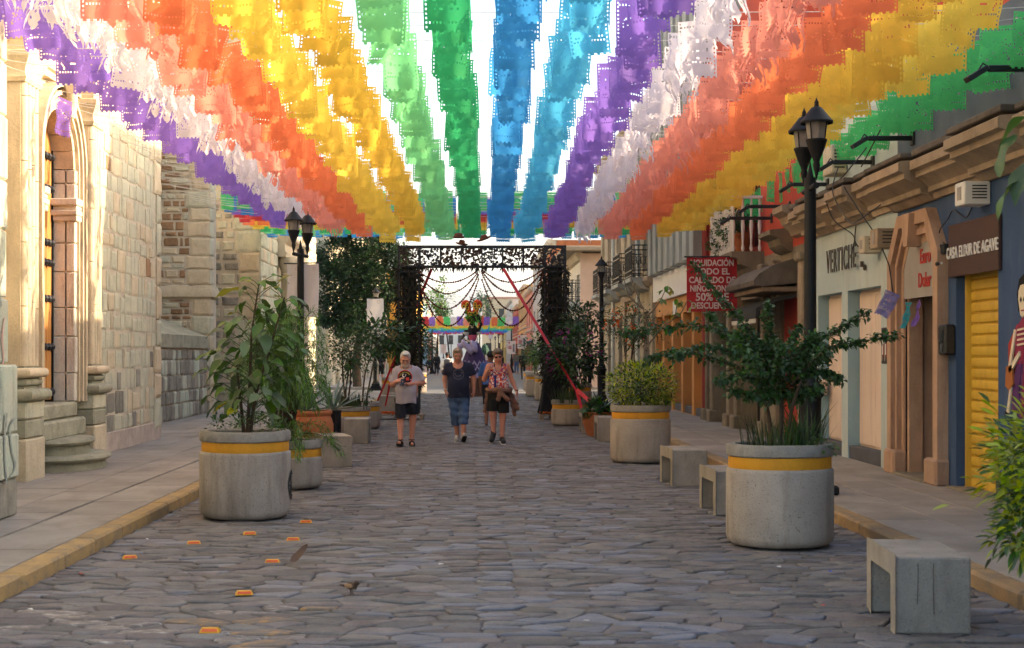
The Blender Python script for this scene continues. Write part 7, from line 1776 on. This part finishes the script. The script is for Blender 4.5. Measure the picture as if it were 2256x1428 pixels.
for a, b_ in (('shL', 'elL'), ('shR', 'elR')):
    d_ = (P[b_]-P[a]).normalized(); e = P[a].lerp(P[b_], .68); sg = -1 if a == 'shL' else 1
    S_.cut(lambda x, y, z: np.where(sg*x > .205, (x-e.x)*d_.x+(y-e.y)*d_.y+(z-e.z)*d_.z, -1))
S_.mesh('t_shirt', m_shn, t); px_ = lambda zx, zy: ((zx-1010)*k, (1278-zy)*k); cx, cz = px_(1012, 382); r0 = 72*k
patch(S_, t, 'shirt_print', m_pr_lil, ringp(cx, cz, r0*.93, r0)+ringp(cx, cz, r0*.74, r0*.79, 24, .3, 2.8)+[[px_(955, 375), px_(1065, 362), px_(1060, 375), px_(960, 390)], [px_(970, 405), px_(1050, 398), px_(1040, 408), px_(985, 414)]])
S_ = Sdf((-.4, -.35, .25), (.4, .35, 1.0), .009); S_.ell((.005, 0, .86), (.205, .16, .14), .05)
for a, b_, c_ in (('hipL', 'knL', 'anL'), ('hipR', 'knR', 'anR')): S_.cone(P[a], P[b_], .112, .092, .03); S_.cone(P[b_], P[b_].lerp(P[c_], .6), .092, .088, .03)
S_.warp(lambda x, y, z: .005*np.sin(z*48+x*12+y*15)+.003*np.sin(x*60)); S_.cut(lambda x, y, z: np.where(x < .015, .305, .345)-z); S_.cut(lambda x, y, z: z-.93); S_.mesh('cropped_jeans', m_denim, t)
S_ = Sdf((-.3, -.4, 1.4), (.3, .3, 1.95), .0075); T = lambda x, y, z: P['head']+R @ (Vector((x, y, z))*s)
S_.ell(T(0, .02, .04), (.085*s, .1*s, .093*s), .01, R); S_.ell(T(-.02, -.06, .1), (.055*s, .04*s, .025*s), .03, R); S_.ell(T(0, -.115, -.008), (.066*s, .085*s, .08*s), .01, R, 's'); S_.mesh('hair', m_hb, t)
b = MB()
for sx in (-1, 1): b.ball(T(sx*.03, -.083, .01), .0075*s, 8)
b.build('eyes', m_eye, t, world=False); poly_glasses(t, T, s, False, m_cant); MB().tube([T(-.024, -.09, -.05), T(0, -.094, -.058), T(.024, -.09, -.05)], .003, 5).build('mouth', m_pr_red, t, world=False)
MB().tube([P['wrL']+Vector((.034*math.cos(w), .034*math.sin(w), .015)) for w in [PI*q/6 for q in range(13)]], .006, 5).build('bracelet', m_white, t, world=False)
def shoe(heel, toe, mat, sole, parent, h=.006):
    S_ = Sdf((min(heel.x, toe.x)-.12, min(heel.y, toe.y)-.14, min(heel.z, toe.z)-.1), (max(heel.x, toe.x)+.12, max(heel.y, toe.y)+.12, max(heel.z, toe.z)+.17), .007)
    d_ = (toe-heel).normalized(); up = (Vector((0, 0, 1))-d_*d_.z).normalized(); S_.cone(heel+up*.005, toe+d_*.02, .046, .043, .02); S_.cone(heel+up*.03, heel+up*.065, .042, .04, .03); S_.cone(heel+up*.03+d_*.06, toe, .036, .036, .03); o0 = heel-up*.042
    S_.cut(lambda x, y, z: -((x-o0.x)*up.x+(y-o0.y)*up.y+(z-o0.z)*up.z)); S_.mesh('shoe', mat, parent)
    S2 = Sdf(S_.lo, S_.lo+S_.h*(S_.n-1), .007); S2.cone(heel-up*.02-d_*.006, toe+d_*.026-up*.015, .05, .048, .0); S2.cut(lambda x, y, z: ((x-o0.x)*up.x+(y-o0.y)*up.y+(z-o0.z)*up.z)-.016); S2.cut(lambda x, y, z: -((x-o0.x)*up.x+(y-o0.y)*up.y+(z-o0.z)*up.z)-.014); S2.mesh('shoe_sole', sole, parent)
    b = MB(); sd = d_.cross(up)
    for f in (.35, .5, .65): p = heel.lerp(toe, f)+up*.045*(1.25-.5*f); b.tube([p-sd*.025, p+up*.006, p+sd*.025], .004, 4)
    b.build('shoelace', m_white if mat is not m_snk else m_rub, parent, world=False)
shoe(feet[0][0], feet[0][1], m_snk, m_white, t); shoe(feet[1][0], feet[1][1], m_snk, m_rub, t)
# ---- woman with tied sweater
k = 26.2/FP/5.95
J = dict(head=(1530, 150, -.06), neck=(1532, 240, 0), shL=(1412, 275, .01), shR=(1645, 272, .01), elL=(1352, 448, .03), elR=(1722, 482, .05), wrL=(1402, 330, -.15), wrR=(1772, 600, .0), hipL=(1475, 690, 0), hipR=(1605, 690, 0), knL=(1462, 905, -.03), knR=(1592, 925, .03), anL=(1472, 1150, .0), anR=(1585, 1190, .03))
t, P = person('woman', 'woman in a printed sleeveless top, black shorts and a brown sweater tied round the waist', (1570-VX*0-1570)+(840+1570/5.95-VX)*26.2/FP, 26.2, k, 1570, 1292, J, m_sk3, 1.74)
R = Matrix.Rotation(math.radians(14), 3, 'X') @ Matrix.Rotation(math.radians(-6), 3, 'Y'); s = 1.1; P['anR'].z = .12
tor = [(Vector((-.06, .0, 1.34)), (.175, .12, .16), .06), (Vector((-.045, -.01, 1.08)), (.175, .14, .18), .08), (Vector((-.04, .0, .88)), (.185, .14, .13), .06)]
limb = [('shL', 'elL', .055, .045), ('elL', 'wrL', .045, .03), ('shR', 'elR', .055, .043), ('elR', 'wrR', .043, .029), ('hipL', 'knL', .095, .062), ('knL', 'anL', .062, .038), ('hipR', 'knR', .095, .062), ('knR', 'anR', .062, .038)]
hands = [(P['wrL'], (.15, -.25, 1), (.6, .8, .1), (.8, -.5, .1), dict(curl=.8)), (P['wrR'], (.22, -.1, -1), (-1, .1, -.2), (-.1, -.9, 0), dict(curl=.25))]
feet = [(P['anL']+Vector((0, .035, -.03)), P['anL']+Vector((-.035, -.12, -.125)), .034, .028), (P['anR']+Vector((0, .02, -.06)), P['anR']+Vector((.02, -.17, -.085)), .034, .028)]
BS, _ = body(P, t, m_sk3, s, R, tor, limb, hands, feet)
S_ = Sdf((-.5, -.35, .85), (.4, .3, 1.65), .009)
for (c_, r, kk) in tor: S_.ell(c_, tuple(q*1.04+.012 for q in r), kk)
S_.cone((-.13, .01, 1.42), (.01, .01, 1.42), .07, .07, .04); S_.warp(lambda x, y, z: .005*np.sin(x*36+z*14)); S_.cut(lambda x, y, z: .98-z)
S_.cut(lambda x, y, z: np.where(np.abs(x+.055) < .105, z-(1.46-1.5*np.clip(.105-np.abs(x+.055), 0, 1)*(y < .02)), -1)); S_.cut(lambda x, y, z: np.abs(x+.055)-.165-.4*np.clip(1.28-z, 0, .1)); S_.mesh('printed_top', m_flor, t)
px_ = lambda zx, zy: ((zx-1570)*k, (1292-zy)*k)
patch(S_, t, 'top_stripe', M('stripe_indigo', c('#2f2f6d'), .9, bump=0), [[px_(1476, 395+20*i), px_(1508, 395+20*i), px_(1508, 416+20*i), px_(1476, 416+20*i)] for i in range(8)])
patch(S_, t, 'top_stripe', m_pr_red, [[px_(1550, 370+20*i), px_(1582, 370+20*i), px_(1582, 391+20*i), px_(1550, 391+20*i)] for i in range(9) if i % 3 < 2])
for sx, sg in ((-.125, -1), (.015, 1)): MB().tube([(sx, -.1, 1.42), (sx, -.04, 1.485), (sx, .05, 1.47)], .016, 6).build('top_strap', m_shn, t, world=False)
S_ = Sdf((-.45, -.35, .4), (.4, .3, 1.02), .009); S_.ell((-.04, 0, .88), (.2, .155, .14), .05)
for a, b_ in (('hipL', 'knL'), ('hipR', 'knR')): S_.cone(P[a], P[b_], .112, .112, .02)
S_.warp(lambda x, y, z: .005*np.sin(x*45+z*18)); S_.cut(lambda x, y, z: np.where(x < -.06, .6, .565)-z); S_.cut(lambda x, y, z: z-.96); S_.mesh('shorts', m_blks, t)
S_ = Sdf((-.55, -.4, .35), (.5, .35, 1.15), .009)
for w in np.arange(0, 2*PI, .25): S_.cone((-.04+.205*math.cos(w), .155*math.sin(w), .985+.01*math.sin(3*w)), (-.04+.205*math.cos(w+.25), .155*math.sin(w+.25), .985+.01*math.sin(3*w+.75)), .042, .042, .02)
S_.ell((-.015, -.19, .97), (.045, .04, .05), .02)
for (p, q, r0, r1) in (((-.02, -.2, .95), (-.05, -.215, .83), .038, .045), ((0, -.2, .95), (.1, -.2, .83), .036, .042), ((.1, -.2, .83), (.12, -.19, .8), .042, .038)): S_.cone(p, q, r0, r1, .02)
for x0, x1, z1, y1 in ((-.24, -.3, .6, .05), (.15, .25, .52, .03)):
    for i in range(5): S_.cone((x0+.0, .02+i*.035, .97), (x1+.012*i, y1+i*.05, z1+.05*i), .035, .032, .035)
S_.cone((.2, 0, .8), (.3, .02, .66), .03, .05, .03); S_.warp(lambda x, y, z: .006*np.sin(z*55+x*25)); S_.mesh('tied_sweater', m_knit, t)
S_ = Sdf((-.35, -.4, 1.4), (.3, .3, 1.95), .0075); T = lambda x, y, z: P['head']+R @ (Vector((x, y, z))*s)
S_.ell(T(0, .02, .045), (.09*s, .1*s, .092*s), .01, R); S_.ell(T(.01, -.06, .095), (.065*s, .045*s, .03*s), .03, R); S_.ell(T(0, -.11, -.01), (.066*s, .08*s, .078*s), .01, R, 's'); S_.warp(lambda x, y, z: .005*np.sin(x*90)*np.sin(y*80)*np.sin(z*85)); S_.mesh('hair', m_hg, t)
poly_glasses(t, T, s, True, m_blk); MB().tube([T(-.02, -.09, -.057), T(0, -.092, -.055), T(.02, -.09, -.057)], .003, 5).build('mouth', m_pr_red, t, world=False)
MB().tube([P['wrR']+Vector((.03*math.cos(w), .03*math.sin(w), .01)) for w in [PI*q/6 for q in range(13)]], .009, 5).build('watch', m_rub, t, world=False)
m_snb = M('black_sneaker', c('#1b1b1f'), .7, c('#28282c'), 20, fine=.15)
shoe(feet[0][0], feet[0][1], m_snb, m_snk, t); shoe(feet[1][0], feet[1][1], m_snb, m_white, t)
# ---- passers-by far down the street (coarser, same construction)
def passer(label, px_, Y, top, bottom, hair, skm, back=False, sit=False, short=True, arm=(0, 0)):
    X = (px_-VX)*Y/FP; t = thing('person', label, 'person', (X, Y, ZP if abs(X) > 3.2 else 0)); f = -1 if not back else 1
    S_ = Sdf((-.45, -.35, -.02), (.45, .35, 1.8), .02); z0 = -.42 if sit else 0
    S_.ell((0, 0, 1.6+z0), (.075, .095, .115), .02); S_.cone((0, 0, 1.42+z0), (0, 0, 1.53+z0), .055, .05, .03); S_.ell((0, 0, 1.25+z0), (.18, .11, .2), .05); S_.ell((0, 0, .95+z0), (.16, .12, .14), .05); S_.cone((0, f*.1, 1.6+z0), (0, f*.108, 1.58+z0), .012, .014, .01)
    for sx in (-1, 1):
        a = arm[0] if sx < 0 else arm[1]; e = Vector((sx*.24, f*.05*a, 1.12+z0)); w = Vector((sx*.23, f*(.02+.2*a), .88+z0+.2*a)); S_.cone((sx*.18, 0, 1.38+z0), e, .05, .042, .03); S_.cone(e, w, .04, .028, .02); S_.cone(w, w+Vector((0, f*.02, -.09)), .03, .022, .01)
        for q in range(4): S_.cone(w+Vector((0, f*(.03-.02*q), -.07)), w+Vector((0, f*(.04-.02*q), -.16)), .011, .009, .005)
        S_.cone(w+Vector((0, f*.03, -.04)), w+Vector((0, f*.07, -.1)), .012, .01, .005)
        if sit: kn = Vector((sx*.12, f*.35, .5)); an = Vector((sx*.12, f*.35, .08))
        else: kn = Vector((sx*.1, f*(.06 if sx > 0 else -.02), .5)); an = Vector((sx*.1, f*(.1 if sx > 0 else -.14), .09))
        kn.y = max(min(kn.y, .28), -.28); an.y = max(min(an.y, .24), -.24)
        S_.cone((sx*.09, 0, .9+z0), kn, .09, .06, .03); S_.cone(kn, an, .06, .04, .02); S_.cone(an+Vector((0, -f*.03, -.05)), an+Vector((0, f*.13, -.06)), .04, .035, .02)
    S_.mesh('body', skm, t); D = S_
    C_ = Sdf(S_.lo, S_.lo+S_.h*(S_.n-1), .02); C_.d = S_.d-.022; C_.cut(lambda x, y, z: np.maximum(z-1.46-z0, .92+z0-z)); C_.cut(lambda x, y, z: np.where(np.abs(x) > .2, (1.14 if short else .9)+z0-z, -1)); C_.mesh('shirt', top, t)
    C_ = Sdf(S_.lo, S_.lo+S_.h*(S_.n-1), .02); C_.d = S_.d-.02; C_.cut(lambda x, y, z: np.maximum(z-.98-z0, (.48 if short else .14)-z)); C_.cut(lambda x, y, z: np.abs(x)-.2); C_.mesh('trousers', bottom, t)
    C_ = Sdf(S_.lo, S_.lo+S_.h*(S_.n-1), .02); C_.ell((0, -f*.015, 1.635+z0), (.088, .1, .1), .01); C_.ell((0, f*.11, 1.57+z0), (.075, .09, .08), .01, None, 's'); C_.mesh('hair', hair, t); return t
mT = lambda n_, h: M('cloth_'+n_, c(h), .9, bump=.05)
passer('person in black T-shirt and shorts seen from behind under the flagged lamp', 838, 75, m_rub, m_blks, m_hd, m_sk3, True)
passer('person in blue shirt and dark cap walking close behind the woman with the tied sweater', 1081, 33, mT('blue', '#41619b'), m_shorts, m_rub, m_skd, True)
t = passer('person in white shirt wearing a dark backpack, facing away down the street', 985, 64, m_white, m_shorts, m_hd, m_skd, True, short=False)
o = thing('backpack', 'dark grey backpack worn by the person in the white shirt', 'backpack', tuple(t.location)); MB().box(t.location.x-.14, t.location.x+.14, t.location.y-.3, t.location.y-.15, 1.0, 1.42, bev=.05).build('bag', m_dgrey, o); MB().box(t.location.x-.1, t.location.x+.1, t.location.y-.34, t.location.y-.29, 1.05, 1.22, bev=.02).build('pocket', m_shorts, o)
passer('person in dark clothes passing beside the old stone house', 1294, 58, m_rub, m_blks, m_hd, m_skd, True, short=False)
passer('man in grey jacket and jeans standing on the shop pavement far off', 1138, 112, mT('grey', '#6f6860'), m_denim, m_hd, m_skd, short=False)
passer('person in black coat beside the far planters', 1152, 103, m_rub, m_blks, m_hd, m_skd, True, short=False)
passer('seated person in dark jacket on the sunlit pavement edge', 946, 118, mT('navy', '#20263a'), m_blks, m_hd, m_skd, sit=True, short=False)
passer('person in dark jacket stooping by the far lamp posts', 962, 110, m_rub, m_shorts, m_hd, m_skd, short=False)
passer('tiny person in pale dress far behind the giant skirt', 1072, 165, m_white, mT('rose', '#a86a6a'), m_hd, m_skd)
passer('tiny person in red shirt far down the street', 1060, 190, m_redl, m_blks, m_hd, m_skd)
# ---- giant skeleton dancer figure
m_gpur = M('giant_skirt_purple', c('#4d3a66'), .8, c('#3f2f57'), 2, fine=.1); m_lav = M('lavender_white_cloth', c('#b3a6c2'), .85, c('#9a8cad'), 3, fine=.08, bump=.1); m_pink = M('pink_vest', c('#d0607e'), .8, c('#c2526f'), 5, fine=.1); m_bskin = M('black_bone_suit', c('#1b191b'), .7); m_sunf = M('sunflower_yellow', c('#e5b53a'), .8, bump=0); m_org = M('orange_red_felt', c('#cf4a26'), .85, c('#bb3f20'), 4); m_lgreen = M('bright_leaf_green', c('#5f9a35'), .8, bump=0, transl=.2); m_plinth = M('brown_plinth', c('#5c4238'), .85, bump=.1)
GD = 55.6; gx = 1043; g = thing('giant_figure', 'giant skeleton dancer figure in pink vest and purple diamond skirt beyond the arch', 'figure', (WX(gx, GD), GD, 0)); gl = Vector(g.location); mp_g = GD/FP
gz = lambda zx, zy, y=0.: Vector(((920+zx/4.76-gx)*mp_g, y, CH-(580+zy/4.76-VY)*mp_g))
MB().box(gl.x-.5, gl.x+.5, GD-.5, GD+.5, 0, .72, bev=.03).build('plinth', m_plinth, g)
b = MB(); nz_, na = 14, 48
for j in range(nz_+1):
    f = j/nz_; z = gz(575, 825).z*(1-f)+.72*f
    for i in range(na): w = 2*PI*i/na; rr = .14+.52*f**.8*(1+.09*math.sin(w*11)*f); b.v.append((gl.x+gz(595, 0).x*(1-f)+.03*f+rr*math.cos(w), GD+rr*math.sin(w)*.9, z))
for j in range(nz_):
    for i in range(na): b.f.append((j*na+i, j*na+(i+1) % na, (j+1)*na+(i+1) % na, (j+1)*na+i)); b.m.append(1 if j >= 12 else 0)
b.build('skirt', [m_gpur, m_lav], g, smooth=True)
b = MB()
def skp(w, f): rr = (.14+.52*f**.8*(1+.09*math.sin(w*11)*f))+.012; return Vector((gl.x+gz(595, 0).x*(1-f)+.03*f+rr*math.cos(w), GD+rr*math.sin(w)*.9, gz(575, 825).z*(1-f)+.72*f))
for i in range(14):
    w0, w1, w2 = [2*PI*(i+q)/14 for q in (0, .5, 1)]
    for (fa, fb) in ((.52, .68), (.84, .68), (.56, .68), (.8, .68)): b.tube([skp(w0, fb), skp((w0+w1)/2, (fa+fb)/2), skp(w1, fa), skp((w1+w2)/2, (fa+fb)/2), skp(w2, fb)], .016, 5)
b.build('skirt_diamonds', m_lav, g)
S_ = Sdf((-1.0, -.6, 1.2), (.9, .6, 2.3), .02)   # swept up skirt edge
pts = [gz(440, 880, -.3), gz(480, 850, -.35), gz(530, 880, -.4), gz(570, 910, -.42), gz(600, 880, -.4), gz(590, 840, -.35)]
for a, e in zip(pts[:-1], pts[1:]): S_.cone(a, e, .12, .13, .08, .7)
S_.warp(lambda x, y, z: .03*np.sin(x*22+z*12)); S_.mesh('skirt_ruffle', m_lav, g)
S_ = Sdf((-1.0, -.5, 1.5), (.9, .5, 3.6), .02)
S_.cone(gz(575, 820), gz(578, 700), .1, .2, .05, .6); S_.cone(gz(574, 700), gz(574, 670), .06, .05, .04); S_.ell(gz(572, 645), (.11, .12, .145), .03); S_.ell(gz(572, 668, -.03), (.075, .09, .07), .03)
for sx in (-1, 1): S_.ell(gz(572+sx*11, 642, -.12), (.035, .04, .038), .005, None, 's')
S_.ell(gz(572, 656, -.13), (.015, .03, .022), .004, None, 's')
S_.cone(gz(505, 715), gz(470, 790, -.05), .07, .05, .04); S_.cone(gz(470, 790, -.05), gz(575, 832, -.3), .05, .035, .03); S_.cone(gz(640, 705), gz(668, 640, -.02), .06, .05, .04); S_.cone(gz(668, 640, -.02), gz(640, 568, -.05), .05, .035, .03)
for hx, hy, dx, dy in ((575, 832, 1, .3), (640, 568, -.3, -1)):
    for q in range(4): p = gz(hx, hy, -.3 if hx < 600 else -.05)+Vector((-dy*.03*(q-1.5), 0, dx*.03*(q-1.5))); S_.cone(p, p+Vector((dx*.14, 0, -dy*.14)), .017, .012, .01)
S_.mesh('body', m_bskin, g)
S_ = Sdf((-.6, -.4, 1.5), (.6, .4, 2.4), .018); S_.cone(gz(578, 810), gz(578, 715), .13, .235, .05, .62); S_.cut(lambda x, y, z: z-gz(0, 692).z); S_.cut(lambda x, y, z: gz(0, 812).z-z); S_.mesh('vest', m_pink, g)
S_ = Sdf((-.8, -.4, 1.7), (.7, .4, 2.5), .018); S_.ell(gz(508, 722), (.13, .13, .16), .03); S_.ell(gz(645, 710), (.125, .13, .15), .03); S_.mesh('blouse_sleeves', m_white, g)
b = MB()                                            # painted skull features and ribs on arms
for sx in (-1, 1): b.ball(tuple(gz(572+sx*11, 655, -.1)+gl), (.03, .02, .02), 8)
for q in range(5): b.box(*(lambda p: (p.x-.006, p.x+.006, p.y-.01, p.y+.01, p.z-.03, p.z+.03))(gz(562+5*q, 672, -.125)+gl))
for q in range(6): p, e = gz(478+14*q, 788+6*q, -.1-.04*q)+gl, gz(488+14*q, 796+6*q, -.12-.04*q)+gl; b.tube([p, e], .025, 5)
b.build('bone_paint', m_bone, g)
MB().lathe([(.001, 0), (.2, .0), (.26, .17), (.27, .2), (.001, .19)], 16, tuple(gz(572, 610)+gl)).build('basket', m_plinth, g)
b = MB(); rg = random.Random(3)
for q in range(90): p = gz(rg.uniform(505, 640), rg.uniform(545, 595), rg.uniform(-.25, .2))+gl; leaf(b, p, rv(rg)+Vector((0, -.4, -.5)), .24, .1, rg, 0, .3)
b.build('leaves', m_lgreen, g)
path = [(488, 470), (480, 455), (482, 425), (510, 412), (530, 435), (530, 480), (545, 525), (572, 535), (598, 525), (612, 480), (608, 435), (622, 408), (650, 420), (656, 450), (646, 468)]
pts = curve_pts([gz(x, y, -.12)+gl for x, y in path], 4); MB().tube(pts, [.07+.045*math.sin(PI*i/(len(pts)-1)) for i in range(len(pts))], 10).build('headdress_scroll', m_org, g, smooth=True)
for (x, y) in ((521, 430), (519, 455), (519, 480), (545, 528), (575, 535), (608, 525), (612, 480), (602, 455), (602, 430), (484, 455), (646, 455)):
    p = gz(x, y, -.24)+gl; b = MB(); n_ = 12; b.add([p+Vector((math.cos(2*PI*i/n_)*(.09 if i % 2 else .06), -.01*(i % 2), math.sin(2*PI*i/n_)*(.09 if i % 2 else .06))) for i in range(n_)], [tuple(range(n_))]); b.build('sunflower', m_sunf, g); b = MB(); b.ball(tuple(p+Vector((0, -.01, 0))), (.035, .02, .035), 8); b.build('sunflower', m_bskin, g)
t = thing('umbrella', 'dark green closed parasol canopy leaning behind the giant skirt', 'umbrella', (WX(1068, 62), 62, 0)); MB().lathe([(.001, 2.1), (.1, 2.02), (.2, 1.8), (.22, 1.62), (.16, 1.7), (.001, 1.9)], 10, (WX(1068, 62), 62, 0)).build('canopy', M('umbrella_green', c('#1f463a'), .7), t); MB().tube([(WX(1068, 62), 62, 0), (WX(1068, 62), 62, 2.1)], .03, 6).build('pole', m_blk, t)
# ---------------------------------------------------------------- small things on the road
m_ry = M('reflector_yellow', c('#d79a22'), .45, c('#c08a1e'), 10, bump=.05); m_ro = M('reflector_orange', c('#c9501c'), .25, c('#b54618'), 30, fine=.15, bump=.1, spec=.6)
def stud(x, y, rz, lab):
    t = thing('road_reflector', lab, 'road stud', (x, y, .012), rz, 'orange road reflectors'); b = MB(); hx, hy, h = .06, .042, .016
    v = [(-hx, -hy, -.01), (hx, -hy, -.01), (hx, hy, -.01), (-hx, hy, -.01), (-hx*.8, -hy*.35, h), (hx*.8, -hy*.35, h), (hx*.8, hy*.35, h), (-hx*.8, hy*.35, h)]
    b.add(v, [(4, 5, 6, 7), (0, 1, 5, 4), (1, 2, 6, 5), (2, 3, 7, 6), (3, 0, 4, 7)]); b.build('housing', m_ry, t, world=False)
    n = Vector((0, -(h+.01), hy*.65)).normalized(); n = Vector((0, -.86, .5))
    for sg in (-1, 1):
        b = MB(); o = .003
        q = [(-hx*.82, sg*(hy*.86), -.004), (hx*.82, sg*(hy*.86), -.004), (hx*.7, sg*hy*.44, h-.006), (-hx*.7, sg*hy*.44, h-.006)]; b.add([(x_, y_+sg*o, z_+o) for x_, y_, z_ in q], [(0, 1, 2, 3)]); b.build('lens', m_ro, t, world=False)
spots = [(674, 1152, 'orange road reflector close to the crest side of the big planter'), (550, 1178, 'orange road reflector below the middle of the big planter'), (646, 1191, 'orange road reflector above the fallen dry leaf'), (427, 1199, 'orange road reflector between kerb and big planter'),
         (286, 1231, 'orange road reflector closest to the yellow kerb'), (600, 1240, 'orange road reflector touching the fallen dry leaf'), (538, 1310, 'orange road reflector alone on the open cobbles'), (463, 1393, 'orange road reflector among the worn painted cobbles')]
for k, (x, y, lab) in enumerate(spots): d = CH*FP/(y-VY); stud(WX(x, d), d, math.radians((8, 14, 2, 12, 16, 4, 10, 0)[k]), lab)
d = CH*FP/(1246-VY); t = thing('fallen_leaf', 'curled brown dry leaf lying on the cobbles', 'leaf', (WX(640, d), d, .02)); b = leaf_mesh(.2, .07, -.3, 3); o = b.build('blade', lf_brown, t, world=False, smooth=True); o.rotation_euler = (.5, -.3, 1.1)
d = CH*FP/(1312-VY); t = thing('sparrow', 'small brown sparrow pecking on the cobbles', 'bird', (WX(775, d), d, .015), math.radians(150))
m_spar = M('sparrow_feathers', c('#5e4634'), .85, c('#3d2f26'), 60, fine=.25, bump=.2, bscale=150); m_sbelly = M('sparrow_belly', c('#8d8072'), .85, c('#776b5f'), 40, fine=.2)
S_ = Sdf((-.1, -.05, -.02), (.13, .05, .12), .003); S_.ell((0, 0, .048), (.042, .027, .027), .012, Matrix.Rotation(-.25, 3, 'Y')); S_.ell((-.04, 0, .072), (.021, .018, .018), .014); S_.cone((-.058, 0, .071), (-.07, 0, .068), .006, .0015, .004); S_.cone((.03, 0, .045), (.098, 0, .05), .013, .005, .012, .6)
for sx in (-1, 1): S_.cone((.002, sx*.009, .03), (.006, sx*.01, .0), .0045, .003, .004); S_.cone((.006, sx*.01, -.002), (-.012, sx*.012, -.004), .0025, .002, .002)
S_.mesh('body', m_spar, t); b = MB()
for sx in (-1, 1): b.ball((.012, sx*.024, .052), (.036, .006, .017), 10)
b.build('wing', m_brown, t, world=False, smooth=True); b = MB()
for sx in (-1, 1): b.ball((-.048, sx*.0155, .076), .003, 6)
b.build('eye', m_eye, t, world=False); MB().ball((-.012, 0, .036), (.03, .022, .02), 10).build('breast', m_sbelly, t, world=False, smooth=True)
m_lit = M('litter_white', c('#cfcac2'), .8, bump=0); m_litr = M('litter_red', c('#b8533f'), .8, bump=0); r9 = random.Random(2)
lit = [(65, 1350, m_lit, 'scrap of white paper near the church kerb on the cobbles'), (178, 1270, m_litr, 'small red petal on the cobbles by the yellow kerb'), (970, 1250, m_lit, 'white crumb of paper in the middle of the street'), (392, 1143, m_lit, 'pale scrap near the big planter base'), (325, 1193, m_lit, 'white speck of paper by the kerb foot'), (2255-440, 1340, m_litr, 'reddish leaf scrap near the lone bench'), (1830, 1265, M('litter_blue', c('#3b57b5'), .8, bump=0), 'tiny blue scrap on the shop-side cobbles'), (1715, 1255, m_lit, 'white scrap beneath the arching shrub planter'), (1290, 1375, m_lit, 'torn white scrap on a flat cobble')]
for (x, y, m, lab) in lit:
    d = CH*FP/(y-VY); X = WX(x, d); b = MB(); n = 6; s_ = .022
    b.add([(X+s_*r9.uniform(.5, 1.3)*math.cos(2*PI*i/n), d+s_*r9.uniform(.5, 1.3)*math.sin(2*PI*i/n), .018+r9.uniform(0, .012)) for i in range(n)], [tuple(range(n))]); tag(b.build('litter', m), lab, 'litter')
d = CH*FP/(1440-VY)
